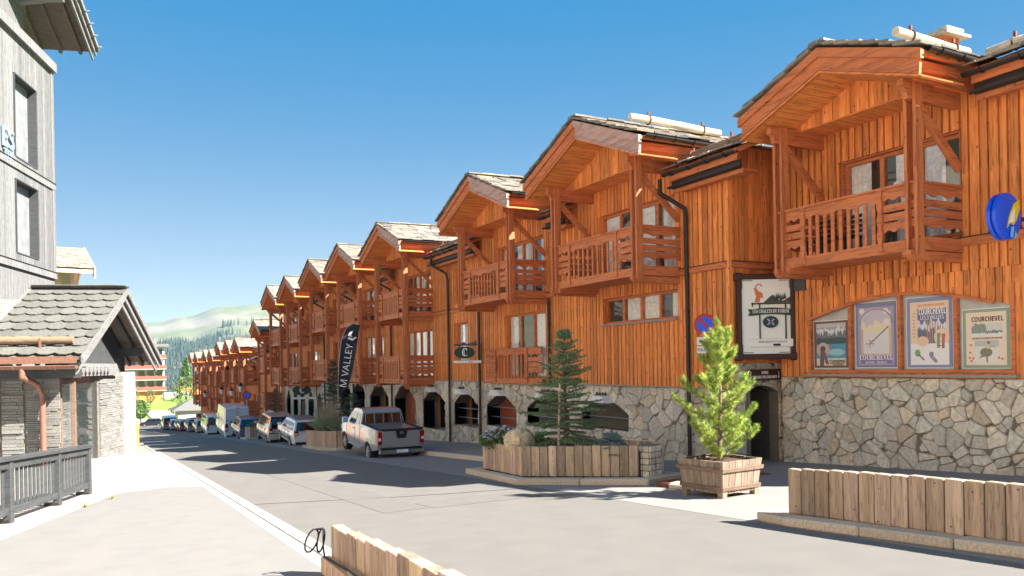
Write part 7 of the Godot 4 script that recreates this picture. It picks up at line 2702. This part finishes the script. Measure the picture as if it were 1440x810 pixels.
func seg(im: Image, a: Vector2, b: Vector2, w: float, c: Color) -> void:
	var n := int(a.distance_to(b)) + 1
	for i in n + 1:
		var p := a.lerp(b, float(i) / n)
		im.fill_rect(Rect2i(int(p.x - w / 2), int(p.y - w / 2), maxi(1, int(w)), maxi(1, int(w))), c)

func hillside(im: Image, y0: float, amp: float, fr: float, sd: int, c: Color, y1: int, x0 := 0, x1 := -1) -> void:
	var nz := FastNoiseLite.new()
	nz.seed = sd
	nz.frequency = fr
	for x in range(x0, im.get_width() if x1 < 0 else x1):
		var y := int(y0 + amp * nz.get_noise_1d(x))
		for yy in range(maxi(0, y), y1):
			im.set_pixel(x, yy, c)

# generic winter-sport prints in the colours of the posters
func poster_image(k: int) -> Image:
	var w := 256
	var h := [360, 420, 420, 340][k] as int
	var im := Image.create(w, h, false, Image.FORMAT_RGB8)
	im.fill([c8(104, 62, 58), c8(108, 116, 150), c8(120, 132, 176), c8(128, 156, 134)][k])
	if k == 0:
		im.fill_rect(Rect2i(18, 18, 220, 324), c8(150, 160, 170))
		im.fill_rect(Rect2i(18, 18, 220, 30), c8(196, 190, 186))
		hillside(im, 60, 40, 0.03, 1, c8(222, 222, 222), 160, 18, 238)
		hillside(im, 90, 50, 0.05, 2, c8(98, 104, 118), 170, 18, 238)
		hillside(im, 130, 24, 0.09, 4, c8(44, 66, 62), 180, 18, 238)
		im.fill_rect(Rect2i(18, 176, 220, 110), c8(70, 140, 172))
		ell(im, 170, 240, 60, 26, c8(146, 196, 208))
		im.fill_rect(Rect2i(18, 286, 220, 56), c8(226, 210, 176))
		ell(im, 68, 220, 50, 56, c8(196, 164, 146))
		ell(im, 66, 214, 20, 24, c8(74, 62, 60))
		seg(im, Vector2(64, 240), Vector2(58, 330), 30, c8(96, 70, 72))
		seg(im, Vector2(78, 250), Vector2(98, 322), 20, c8(118, 74, 84))
		for i in 9:
			im.fill_rect(Rect2i(112 + i * 13, 300 + (i % 3) * 3, 8, 9), c8(80, 62, 60))
			im.fill_rect(Rect2i(104 + i * 14, 320, 9, 10), c8(80, 62, 60))
	elif k == 1:
		im.fill_rect(Rect2i(16, 30, 224, 376), c8(158, 148, 186))
		im.fill_rect(Rect2i(34, 60, 188, 274), c8(212, 206, 208))
		ell(im, 124, 110, 98, 74, c8(196, 188, 206))
		hillside(im, 130, 60, 0.02, 8, c8(228, 218, 180), 330, 40, 214)
		hillside(im, 200, 40, 0.02, 9, c8(222, 218, 220), 334, 40, 214)
		for i in 3:
			ell(im, [40, 190, 196][i], [52, 60, 130][i], 18, 18, c8(232, 220, 216))
		for i in 48:
			var t := PI * i / 47.0
			ell(im, 128 + 100 * cos(t), 132 - 88 * sin(t), 4, 4, c8(140, 112, 92))
		seg(im, Vector2(206, 160), Vector2(96, 262), 6, c8(120, 100, 92))
		for r in [26, 25, 24]:
			for i in 40:
				var t := TAU * i / 40.0
				im.set_pixel(int(90 + r * cos(t)), int(268 + r * 0.9 * sin(t)), c8(88, 76, 72))
		seg(im, Vector2(66, 268), Vector2(114, 268), 4, c8(88, 76, 72))
		seg(im, Vector2(90, 246), Vector2(90, 290), 4, c8(88, 76, 72))
		for xx in [34, 210]:
			im.fill_rect(Rect2i(xx, 170, 14, 166), c8(214, 178, 128))
		im.fill_rect(Rect2i(30, 340, 196, 56), c8(122, 98, 152))
		im.fill_rect(Rect2i(30, 334, 196, 6), c8(190, 150, 110))
	elif k == 2:
		im.fill_rect(Rect2i(20, 26, 216, 378), c8(236, 206, 176))
		im.fill_rect(Rect2i(62, 66, 160, 210), c8(92, 100, 140))
		hillside(im, 150, 50, 0.03, 5, c8(214, 216, 224), 210, 62, 222)
		hillside(im, 190, 40, 0.06, 6, c8(90, 96, 120), 280, 62, 222)
		for i in 7:
			seg(im, Vector2(120 + i * 14, 130 + i * 8), Vector2(118 + i * 14, 270), 5, c8(190, 128, 92))
		ell(im, 196, 240, 42, 50, c8(240, 206, 170))
		im.fill_rect(Rect2i(20, 276, 216, 128), c8(240, 236, 234))
		ell(im, 90, 262, 34, 30, c8(238, 196, 160))
		for q in [[180, 226, c8(110, 140, 124)], [206, 230, c8(186, 96, 74)]]:
			ell(im, q[0], q[1], 11, 12, q[2])
			seg(im, Vector2(q[0], q[1] + 8), Vector2(q[0] - 2, q[1] + 70), 16, q[2])
		ell(im, 60, 332, 16, 22, c8(108, 164, 84))
		seg(im, Vector2(66, 340), Vector2(96, 374), 7, c8(90, 110, 120))
		ell(im, 138, 340, 13, 15, c8(130, 120, 150))
		seg(im, Vector2(136, 350), Vector2(164, 384), 14, c8(140, 130, 150))
		seg(im, Vector2(172, 294), Vector2(210, 290), 4, c8(70, 70, 90))
		for i in 8:
			im.fill_rect(Rect2i(34, 90 + i * 20, 14, 8), c8(196, 158, 118))
	else:
		im.fill_rect(Rect2i(18, 18, 220, 306), c8(238, 212, 184))
		im.fill_rect(Rect2i(50, 84, 166, 76), c8(206, 206, 196))
		hillside(im, 96, 40, 0.02, 15, c8(124, 136, 118), 140, 50, 130)
		hillside(im, 130, 16, 0.1, 16, c8(92, 102, 96), 146, 130, 216)
		hillside(im, 140, 14, 0.09, 17, c8(226, 226, 222), 160, 50, 216)
		im.fill_rect(Rect2i(66, 182, 130, 130), c8(226, 222, 208))
		im.fill_rect(Rect2i(66, 182, 130, 34), c8(178, 186, 176))
		ell(im, 128, 250, 34, 26, c8(112, 112, 92))
		ell(im, 140, 214, 20, 16, c8(206, 186, 150))
		ell(im, 142, 194, 9, 10, c8(120, 104, 90))
		seg(im, Vector2(150, 214), Vector2(180, 222), 7, c8(186, 160, 126))
		seg(im, Vector2(118, 270), Vector2(96, 280), 7, c8(110, 96, 84))
		seg(im, Vector2(132, 274), Vector2(134, 304), 8, c8(110, 96, 84))
		for q in [[44, 206], [40, 250], [36, 282], [56, 284], [46, 300], [196, 282], [214, 288]]:
			ell(im, q[0], q[1], 7, 6, c8(196, 96, 88))
	# grain of the print, and a pale veil painted in for glare off glass
	var r2 := RandomNumberGenerator.new()
	r2.seed = k
	for y in h:
		for x in w:
			var q := im.get_pixel(x, y)
			var f := r2.randf_range(0.93, 1.05)
			q = q.lerp(Color(0.80, 0.79, 0.77), 0.18)
			im.set_pixel(x, y, Color(minf(q.r * f, 1), minf(q.g * f, 1), minf(q.b * f, 1)))
	im.generate_mipmaps()
	return im

func build_signs() -> void:
	# table lamp and two chairs on the near balcony
	var tl := thing("table_lamp", "white conical lamp shade showing above the near balcony rail", "lamp", Vector3(14.55, 4.85, -10.85))
	var ls := S.new()
	ls.lathe(Vector3(0, 0.28, 0), Vector3.UP, PackedVector2Array([Vector2(0.17, 0.0), Vector2(0.09, 0.24)]), 16)
	part(ls, "shade", "cloth", tl)
	var lb := S.new()
	lb.cyl(Vector3.ZERO, Vector3(0, 0.3, 0), 0.05, 0.02, 8)
	part(lb, "base", "steel", tl)
	var tb := thing("balcony_table", "small dark table standing behind the near balcony rail", "table", Vector3(14.55, 4.0, -10.85))
	part(bx(Vector3(0, 0.82, 0), Vector3(0.6, 0.04, 0.8)), "top", "zinc_dark", tb)
	for q in [Vector2(-0.25, -0.35), Vector2(0.25, -0.35), Vector2(-0.25, 0.35), Vector2(0.25, 0.35)]:
		part(bx(Vector3(q.x, 0.4, q.y), Vector3(0.04, 0.8, 0.04)), "leg", "zinc_dark", tb)
	for zz in [-12.2, -12.9]:
		var ch := thing("balcony_chair", "dark slatted chair behind the near balcony rail", "chair", Vector3(14.6, 4.0, zz), 0.0, "chairs on the near balcony")
		part(bx(Vector3(0, 0.45, 0), Vector3(0.45, 0.04, 0.45)), "seat", "zinc_dark", ch)
		for i in 4:
			part(bx(Vector3(0.22, 0.58 + i * 0.11, 0), Vector3(0.03, 0.07, 0.45)), "back_slat", "zinc_dark", ch)
		for q in [Vector2(-0.2, -0.2), Vector2(0.2, -0.2), Vector2(-0.2, 0.2), Vector2(0.2, 0.2)]:
			part(bx(Vector3(q.x, 0.22, q.y), Vector3(0.04, 0.45, 0.04)), "leg", "zinc_dark", ch)
	# --- four posters behind the arched frame (facing -x: local +z turned to -x)
	var spots := [[-13.42, 1.06, 2.12, 1.12, -13.96, -12.88], [-12.175, 1.12, 2.30, 1.46, -12.74, -11.61], [-10.875, 1.10, 2.30, 1.48, -11.44, -10.31], [-9.67, 1.0, 2.13, 1.16, -10.18, -9.16]]
	var what := ["small poster of a mountain lake with a dark red border", "poster with a wooden ski pole and mauve border", "tall blue-bordered poster of skiers under the peaks", "green-bordered poster of a skater on snow"]
	for i in 4:
		var sp: Array = spots[i]
		var P := thing("poster", what[i] + " in the arched frame", "poster", Vector3(15.40 + 0.065, sp[2], sp[0]), -PI / 2)
		var qm := QuadMesh.new()
		qm.size = Vector2(sp[1] - 0.06, sp[3])
		var m := StandardMaterial3D.new()
		m.resource_name = "print_%d" % i
		m.albedo_texture = ImageTexture.create_from_image(poster_image(i))
		m.roughness = 0.6
		part(qm, "print", m, P, Transform3D(Basis.IDENTITY, Vector3(0, 0, 0.006)))
		var sheet := S.new()
		sheet.box(Vector3(0, 0, 0), Vector3(sp[1] - 0.03, sp[3] + 0.03, 0.008))
		part(sheet, "sheet", "sign_pale", P)
		if i == 0:
			text3(P, "Courchevel", Vector3(0.20, -0.40, 0.010), 0, 0.075, 0.004, "lettering", "letter_dark", "Droid Serif", false, Vector2(0.8, 1))
			text3(P, "en Savoie", Vector3(0.20, -0.48, 0.010), 0, 0.06, 0.004, "lettering", "letter_dark", "Droid Serif", false, Vector2(0.8, 1))
		elif i == 1:
			text3(P, "COURCHEVEL", Vector3(0, -0.51, 0.010), 0, 0.115, 0.004, "lettering", "letter_white", "Droid Serif", true, Vector2(0.80, 1))
			text3(P, "SAVOIE - FRANCE", Vector3(0, -0.62, 0.010), 0, 0.05, 0.004, "lettering", "letter_white", "Droid Serif", false)
		elif i == 2:
			text3(P, "COURCHEVEL", Vector3(0.07, 0.44, 0.010), 0, 0.14, 0.004, "lettering", "letter_white", "Droid Sans", true, Vector2(0.52, 1))
			text3(P, "LES 3 VALLEES", Vector3(0.07, 0.31, 0.010), 0, 0.085, 0.004, "lettering", "letter_white", "Droid Sans", false, Vector2(0.75, 1))
			text3(P, "LES SPORTS D'HIVER", Vector3(0.05, 0.57, 0.010), 0, 0.05, 0.004, "lettering", "orange_figure", "Droid Sans", false)
		else:
			text3(P, "COURCHEVEL", Vector3(0.03, 0.38, 0.010), 0, 0.10, 0.004, "lettering", "sign_brown", "Droid Sans", true, Vector2(0.75, 1))
			text3(P, "SPORTS D'HIVER EN SAVOIE", Vector3(0.03, 0.0, 0.010), 0, 0.036, 0.004, "lettering", "sign_brown", "Droid Sans", false)

	# --- framed white sign above the doorway
	var turn := deg_to_rad(-29.4)
	var G := thing("framed_sign", "white framed sign with chamois and green lettering above the dark doorway", "sign", Vector3(14.76, 2.86, -14.80), turn)
	part(bx(Vector3(0, 0, 0), Vector3(1.22, 1.86, 0.05)), "board", "sign_pale", G)
	for sx in [-1.0, 1.0]:
		part(bx(Vector3(sx * 0.66, 0, 0.02), Vector3(0.12, 2.02, 0.12), 0.02), "frame", "dark_timber", G)
	for sy in [-1.0, 1.0]:
		part(bx(Vector3(0, sy * 1.0, 0.02), Vector3(1.36, 0.13, 0.12), 0.02), "frame", "dark_timber", G)
		for sx in [-1.0, 1.0]:
			part(bx(Vector3(sx * 0.68, sy * 1.0, 0.03), Vector3(0.2, 0.2, 0.15), 0.03), "corner_block", "dark_timber", G)
			# brown corner ornaments printed on the board
			part(bx(Vector3(sx * 0.45, sy * 0.90, 0.028), Vector3(0.26, 0.018, 0.006)), "ornament", "planter_strap", G)
			part(bx(Vector3(sx * 0.585, sy * 0.80, 0.028), Vector3(0.018, 0.20, 0.006)), "ornament", "planter_strap", G)
	for sx in [-0.28, 0.36]:
		part(bx(Vector3(sx + 0.12, -0.18, 0.05), Vector3(0.03, 1.0, 0.02)), "bar", "sign_green", G)
	part(bx(Vector3(0.14, 0.32, 0.055), Vector3(1.0, 0.035, 0.02)), "bar", "sign_green", G)
	part(bx(Vector3(-0.34, 0.30, 0.055), Vector3(0.03, 0.10, 0.02)), "bar", "sign_green", G)
	var bn := PackedVector2Array([Vector2(-0.56, -0.06), Vector2(-0.50, 0.02), Vector2(-0.56, 0.10)])
	for i in 9:
		bn.append(Vector2(lerpf(-0.46, 0.46, i / 8.0), 0.10 + 0.035 * sin(PI * i / 8.0)))
	bn.append_array(PackedVector2Array([Vector2(0.56, 0.10), Vector2(0.50, 0.02), Vector2(0.56, -0.06)]))
	for i in 9:
		bn.append(Vector2(lerpf(0.46, -0.46, i / 8.0), -0.06 + 0.035 * sin(PI * i / 8.0)))
	plate(G, "banner", "sign_green", bn, Vector3(0.10, 0.08, 0.06), 0.02)
	text3(G, "LES CHALETS DU FORUM", Vector3(0.10, 0.125, 0.083), 0, 0.085, 0.006, "lettering", "letter_white", "Droid Serif", true, Vector2(0.62, 1))
	plate(G, "medallion", "sign_green", flat_poly(24, 0.19, 0.15), Vector3(0.10, -0.14, 0.06), 0.02)
	plate(G, "medallion_cross", "sign_sky", PackedVector2Array([Vector2(-0.10, -0.08), Vector2(-0.06, -0.08), Vector2(0, -0.02), Vector2(0.06, -0.08), Vector2(0.10, -0.08), Vector2(0.04, 0.0), Vector2(0.10, 0.08), Vector2(0.06, 0.08), Vector2(0, 0.02), Vector2(-0.06, 0.08), Vector2(-0.10, 0.08), Vector2(-0.04, 0.0)]), Vector3(0.10, -0.14, 0.082), 0.006)
	plate(G, "medallion_dot", "sign_red", flat_poly(12, 0.035, 0.045), Vector3(0.10, -0.14, 0.09), 0.006)
	# chamois silhouette with curved horn, rocks and trees
	plate(G, "chamois", "orange_figure", PackedVector2Array([Vector2(-0.10, 0.0), Vector2(-0.06, 0.14), Vector2(-0.10, 0.30), Vector2(-0.12, 0.36), Vector2(-0.05, 0.34), Vector2(0.0, 0.27), Vector2(0.10, 0.22), Vector2(0.11, 0.10), Vector2(0.04, 0.12), Vector2(0.02, 0.0)]), Vector3(-0.18, 0.36, 0.03), 0.012)
	var hornp := PackedVector3Array()
	for i in 9:
		var t := lerpf(0.2, 2.6, i / 8.0)
		hornp.append(Vector3(-0.27 + 0.10 - 0.10 * cos(t) * 0.9, 0.68 + 0.13 * sin(t), 0.04))
	var hn := S.new()
	hn.tube(hornp, 0.014, 6)
	part(hn, "horn", "orange_figure", G)
	plate(G, "rock", "zinc", PackedVector2Array([Vector2(-0.10, 0.0), Vector2(0.05, 0.14), Vector2(0.13, 0.20), Vector2(0.22, 0.08), Vector2(0.40, 0.04), Vector2(0.52, 0.12), Vector2(0.56, 0.14), Vector2(0.56, 0.0)]), Vector3(0.04, 0.345, 0.03), 0.010)
	for i in 6:
		plate(G, "fir", "sign_green", PackedVector2Array([Vector2(-0.03, 0), Vector2(0.03, 0), Vector2(0, 0.14 + 0.03 * (i % 2))]), Vector3(0.22 + i * 0.05, 0.40 + 0.02 * (i % 3), 0.042), 0.006)
	part(bx(Vector3(0.12, -0.66, 0.06), Vector3(1.06, 0.20, 0.05), 0.012), "name_board", "sign_pale", G)
	text3(G, "Montagne & Vacances", Vector3(0.14, -0.63, 0.088), 0, 0.05, 0.004, "lettering", "zinc", "Droid Serif", false)
	part(bx(Vector3(0.24, -0.71, 0.088), Vector3(0.18, 0.055, 0.005)), "badge", "navy", G)

	var E := thing("direction_sign", "brown wooden direction sign over the dark doorway", "sign", Vector3(15.0, 1.40, -15.12), 0.0)
	part(bx(Vector3(0, 0, 0), Vector3(1.12, 0.28, 0.03), 0.006), "board", "sign_brown", E)
	text3(E, "VERS", Vector3(0, 0.055, 0.018), 0, 0.075, 0.006, "lettering", "letter_white", "Droid Sans", true)
	text3(E, "VILLAGE DES ENFANTS", Vector3(0, -0.06, 0.018), 0, 0.075, 0.006, "lettering", "letter_white", "Droid Sans", true, Vector2(0.78, 1))
	for sx in [-1.0, 1.0]:
		plate(E, "arrow", "letter_white", PackedVector2Array([Vector2(-0.012, 0.09), Vector2(-0.012, -0.04), Vector2(-0.04, -0.04), Vector2(0, -0.10), Vector2(0.04, -0.04), Vector2(0.012, -0.04), Vector2(0.012, 0.09)]), Vector3(sx * 0.48, 0.0, 0.016), 0.006)

	# --- no parking sign with two plates on the downpipe corner
	var N := thing("no_parking_sign", "round blue and red no parking sign with two white plates at the timber corner", "sign", Vector3(13.62, 2.70, -15.75), deg_to_rad(-32.0))
	plate(N, "disc", "sign_pale", flat_poly(32, 0.275, 0.275), Vector3(0, 0, 0), 0.012)
	var ring := S.new()
	ring.lathe(Vector3(0, 0, 0.010), Vector3(0, 0, 1), PackedVector2Array([Vector2(0.275, 0.0), Vector2(0.275, 0.006), Vector2(0.205, 0.006), Vector2(0.205, 0.0)]), 32)
	part(ring, "red_ring", "sign_red", N)
	plate(N, "blue_field", "sign_blue", flat_poly(32, 0.205, 0.205), Vector3(0, 0, 0.012), 0.003)
	var sb := S.new()
	sb.box(Vector3(0, 0, 0.017), Vector3(0.42, 0.065, 0.008), Basis(Vector3.BACK, -PI / 4))
	part(sb, "red_bar", "sign_red", N)
	plate(N, "plate", "sign_pale", rect(0.46, 0.20), Vector3(0.02, -0.42, 0), 0.01)
	plate(N, "tow_truck", "letter_dark", PackedVector2Array([Vector2(-0.16, -0.04), Vector2(0.14, -0.04), Vector2(0.15, 0.01), Vector2(0.08, 0.05), Vector2(0.02, 0.01), Vector2(-0.10, 0.01), Vector2(-0.14, 0.05), Vector2(-0.17, 0.0)]), Vector3(0.02, -0.42, 0.01), 0.004)
	plate(N, "plate", "sign_pale", rect(0.46, 0.18), Vector3(0.02, -0.64, 0), 0.01)
	text3(N, "TOLÉRÉ 45'", Vector3(0.02, -0.64, 0.012), 0, 0.075, 0.005, "lettering", "letter_dark", "Droid Sans", true, Vector2(0.85, 1))
	var np := S.new()
	np.cyl(Vector3(0, -0.78, -0.04), Vector3(0, 0.25, -0.04), 0.025, 0.025, 8)
	np.box(Vector3(0.06, 0.1, -0.10), Vector3(0.05, 0.05, 0.2))
	np.box(Vector3(0.06, -0.5, -0.10), Vector3(0.05, 0.05, 0.2))
	part(np, "bracket", "steel", N)

	# --- blue disc sign with yellow ski shape on the near chalet
	var D := thing("blue_disc_sign", "glossy blue double-faced disc sign with a yellow flame shape", "sign", Vector3(14.45, 4.28, -8.62), deg_to_rad(2.0))
	for k in 2:
		var dc := S.new()
		var zz := 0.0 if k == 0 else -0.10
		dc.lathe(Vector3(0, 0, zz), Vector3(0, 0, 1), PackedVector2Array([Vector2(0, -0.03), Vector2(0.42, -0.03), Vector2(0.425, 0.0), Vector2(0.41, 0.03), Vector2(0.30, 0.045), Vector2(0, 0.055)]), 40)
		part(dc, "disc", "sign_blue", D)
	var hub := S.new()
	hub.lathe(Vector3(0, 0, -0.10), Vector3(0, 0, 1), PackedVector2Array([Vector2(0.38, 0.0), Vector2(0.38, 0.09)]), 32)
	part(hub, "rim", "zinc_dark", D)
	plate(D, "flame", "sign_yellow", PackedVector2Array([Vector2(-0.10, -0.22), Vector2(-0.02, 0.02), Vector2(0.12, 0.22), Vector2(0.30, 0.32), Vector2(0.30, 0.14), Vector2(0.20, -0.06), Vector2(0.10, -0.16), Vector2(0.0, -0.12)]), Vector3(0, 0, 0.05), 0.012)
	plate(D, "flame_core", "sign_pale", PackedVector2Array([Vector2(-0.06, -0.14), Vector2(0.02, 0.03), Vector2(0.15, 0.17), Vector2(0.12, 0.0), Vector2(0.10, -0.12), Vector2(0.02, -0.10)]), Vector3(0, 0, 0.063), 0.006)
	plate(D, "stripe", "sign_sky", PackedVector2Array([Vector2(-0.02, -0.38), Vector2(0.02, -0.20), Vector2(0.10, -0.18), Vector2(0.06, -0.38)]), Vector3(0, 0, 0.06), 0.012)
	plate(D, "stripe", "sign_sky", PackedVector2Array([Vector2(0.10, -0.40), Vector2(0.16, -0.26), Vector2(0.20, -0.36)]), Vector3(0, 0, 0.055), 0.012)
	part(bx(Vector3(0.66, 0.0, -0.06), Vector3(0.56, 0.06, 0.06)), "bracket", "zinc_dark", D)

	# --- green hanging sign with a gothic C, and a second one farther down
	for q in [[Vector3(13.1, 2.27, -29.3), deg_to_rad(-20.0), 0.82, "dark green oval hanging sign with a white gothic letter C"], [Vector3(12.9, 0.15, -57.6), deg_to_rad(-16.0), 1.25, "dark oval hanging sign farther down by the beige minivan"]]:
		var C := thing("hanging_sign", q[3], "sign", q[0], q[1])
		C.scale = Vector3.ONE * (q[2] as float)
		for zz in [-0.02, 0.02]:
			plate(C, "oval", "sign_green", flat_poly(32, 0.50, 0.28), Vector3(-0.2, 0, zz), 0.02)
		var rg := S.new()
		for i in 32:
			var t0 := TAU * i / 32.0
			var t1 := TAU * (i + 1) / 32.0
			rg.cyl(Vector3(-0.2 + cos(t0) * 0.50, sin(t0) * 0.28, 0.02), Vector3(-0.2 + cos(t1) * 0.50, sin(t1) * 0.28, 0.02), 0.014, 0.014, 5, false)
		part(rg, "rim", "zinc", C)
		text3(C, "C", Vector3(-0.2, 0.0, 0.045), 0, 0.40, 0.012, "letter", "letter_white", "Droid Serif", true, Vector2(0.85, 1))
		for xx in [0.06, 0.11]:
			pass
		part(bx(Vector3(-0.20, 0.0, 0.052), Vector3(0.022, 0.28, 0.008)), "letter_stroke", "letter_white", C)
		plate(C, "mountain", "zinc", PackedVector2Array([Vector2(-0.72, 0.0), Vector2(-0.58, 0.10), Vector2(-0.46, 0.04), Vector2(-0.20, 0.16), Vector2(-0.06, 0.06), Vector2(0.12, 0.12), Vector2(0.36, 0.18), Vector2(0.42, 0.26), Vector2(0.45, 0.0)]), Vector3(-0.02, 0.36, 0.0), 0.03)
		var gh := S.new()
		for i in 6:
			var t0 := lerpf(0.0, 2.4, i / 6.0)
			var t1 := lerpf(0.0, 2.4, (i + 1) / 6.0)
			gh.cyl(Vector3(-0.48 - 0.08 * cos(t0), 0.47 + 0.14 * sin(t0), 0.015), Vector3(-0.48 - 0.08 * cos(t1), 0.47 + 0.14 * sin(t1), 0.015), 0.016, 0.014, 5)
		part(gh, "horn", "orange_figure", C)
		part(bx(Vector3(-0.05, 0.35, 0.0), Vector3(1.36, 0.03, 0.03)), "bar", "zinc_dark", C)
		part(bx(Vector3(-0.05, -0.46, 0.0), Vector3(1.36, 0.13, 0.04), 0.006), "name_board", "sign_pale", C)
		part(bx(Vector3(0.10, -0.47, 0.023), Vector3(0.20, 0.035, 0.004)), "name_mark", "sign_red", C)
		part(bx(Vector3(0.64, -0.02, -0.01), Vector3(0.05, 1.05, 0.05)), "mast", "pole_brown", C)

	# --- navy feather flag in the planter behind the pickup
	var fp := at_ground(10.05, -37.9, 0.72)
	var lift := 0.75
	var FL := thing("feather_flag", "navy feather flag with white lettering behind the pickup", "flag", fp + Vector3(0, lift, 0), deg_to_rad(-15.0))
	var pole := S.new()
	var edge := PackedVector3Array([Vector3(0, -lift - 0.3, 0), Vector3(0.0, 1.2, 0), Vector3(0.06, 2.6, 0), Vector3(0.20, 3.7, 0), Vector3(0.42, 4.22, 0), Vector3(0.72, 4.46, 0), Vector3(1.05, 4.42, 0)])
	pole.tube(edge, 0.016, 7)
	part(pole, "pole", "steel", FL)
	var cl := S.new()
	var left := [Vector2(0.03, 0.98), Vector2(0.02, 1.6), Vector2(0.06, 2.5), Vector2(0.14, 3.3), Vector2(0.27, 3.9), Vector2(0.46, 4.26), Vector2(0.74, 4.44), Vector2(1.06, 4.40)]
	var right := [Vector2(0.10, 0.98), Vector2(0.52, 1.55), Vector2(0.74, 2.4), Vector2(0.88, 3.2), Vector2(0.97, 3.7), Vector2(1.02, 4.05), Vector2(1.06, 4.25), Vector2(1.08, 4.36)]
	for i in 7:
		for j in 6:
			var q2 := []
			for e in [[i, j], [i, j + 1], [i + 1, j + 1], [i + 1, j]]:
				var l: Vector2 = left[e[0]]
				var r: Vector2 = right[e[0]]
				var p2 := l.lerp(r, e[1] / 6.0)
				q2.append(Vector3(p2.x, p2.y, 0.045 * sin(p2.x * 5.0 + p2.y * 1.3) * e[1] / 6.0))
			cl.quad(q2[0], q2[1], q2[2], q2[3], Vector3(0, 0, 1))
	var fm: StandardMaterial3D = M["flag_cloth"]
	fm.cull_mode = BaseMaterial3D.CULL_DISABLED
	part(cl, "cloth", "flag_cloth", FL)
	text3(FL, "M VALLEY", Vector3(0.42, 2.44, 0.055), 0, 0.33, 0.004, "lettering", "letter_white", "Droid Sans", false, Vector2(1.12, 0.95), 1.40)
	text3(FL, "VALLEY.COM", Vector3(0.74, 2.60, 0.055), 0, 0.16, 0.004, "lettering", "zinc", "Droid Sans", false, Vector2(1.5, 1), 1.40)
	plate(FL, "logo", "letter_white", PackedVector2Array([Vector2(-0.22, 0.0), Vector2(0.02, -0.10), Vector2(0.24, 0.06), Vector2(0.14, 0.08), Vector2(0.02, 0.0), Vector2(-0.14, 0.08)]), Vector3(0.70, 3.74, 0.05), 0.006)
	plate(FL, "logo", "letter_white", PackedVector2Array([Vector2(-0.16, 0.02), Vector2(0.06, -0.04), Vector2(0.0, 0.08), Vector2(0.10, 0.26), Vector2(-0.04, 0.22)]), Vector3(0.66, 3.86, 0.05), 0.006)

	# --- white hooded lamps over the arches
	var over := ["white hooded lamp over the boarded arch behind the dwarf spruce", "white hooded lamp over the arch half hidden by the young spruce", "white hooded lamp over the boarded arch behind the asters", "white hooded lamp over the arch below the green oval sign", "white hooded lamp over the first arch of the long balcony block"]
	var lamp_at := [[-20.9, 0.62], [-24.4, 0.64], [-28.2, 0.64], [-31.8, 0.60], [-35.4, 0.62], [-39.5, 0.84], [-43.9, 0.84], [-47.9, 0.84], [-51.1, 0.84], [-54.3, 0.84]]
	for li in lamp_at.size():
		var q: Array = lamp_at[li]
		var lm := thing("wall_lamp", over[li] if li < 5 else "small white hooded lamp over a round arch behind the parked cars", "lamp", Vector3(13.95, q[1], q[0]), -PI / 2, "hooded lamps over the arches")
		var hd := S.new()
		hd.prism(PackedVector2Array([Vector2(-0.50, -0.10), Vector2(0.50, -0.10), Vector2(0.46, 0.0), Vector2(0.32, 0.13), Vector2(-0.32, 0.13), Vector2(-0.46, 0.0)]), Vector3(0, 0, 0.0), Vector3(1, 0, 0), Vector3.UP, Vector3(0, 0, 0.30), 0.03)
		part(hd, "hood", "white_paint", lm)
		for i in 4:
			var ck := S.new()
			ck.cyl(Vector3(-0.24 + i * 0.16, 0.12, 0.12), Vector3(-0.24 + i * 0.16, 0.22, 0.08), 0.05, 0.03, 8)
			part(ck, "bracket", "zinc", lm)
	# --- lanterns along the lower blocks
	for q in [[-83.6, -0.1], [-90.1, -0.7], [-98.1, -0.75], [-115.1, -1.6]]:
		var la := thing("street_lantern", "white glass lantern hanging before the lower timber block", "lantern", Vector3(12.3, q[1], q[0]), 0.0, "lanterns on the lower blocks")
		var gl := S.new()
		gl.lathe(Vector3(0, -0.45, 0), Vector3.UP, PackedVector2Array([Vector2(0.0, 0), Vector2(0.16, 0.0), Vector2(0.26, 0.55), Vector2(0.0, 0.56)]), 6)
		part(gl, "glass", "white_paint", la)
		var cp := S.new()
		cp.lathe(Vector3(0, 0.10, 0), Vector3.UP, PackedVector2Array([Vector2(0.34, 0.0), Vector2(0.12, 0.22), Vector2(0.03, 0.34), Vector2(0.0, 0.36)]), 6)
		cp.box(Vector3(0.2, 0.44, 0), Vector3(0.6, 0.05, 0.05))
		part(cp, "cap", "zinc_dark", la)
	# --- round sign above the van
	var R := thing("road_sign", "small red-rimmed round road sign above the tall white van", "sign", at_ground(11.4, -74.0, 0.14), deg_to_rad(-12.0))
	var rp2 := S.new()
	rp2.cyl(Vector3.ZERO, Vector3(0, 3.6, 0), 0.04, 0.04, 8)
	part(rp2, "pole", "steel", R)
	plate(R, "disc", "sign_red", flat_poly(20, 0.38, 0.38), Vector3(0, 3.3, 0.05), 0.02)
	plate(R, "blue_field", "sign_blue", flat_poly(20, 0.26, 0.26), Vector3(0, 3.3, 0.071), 0.005)
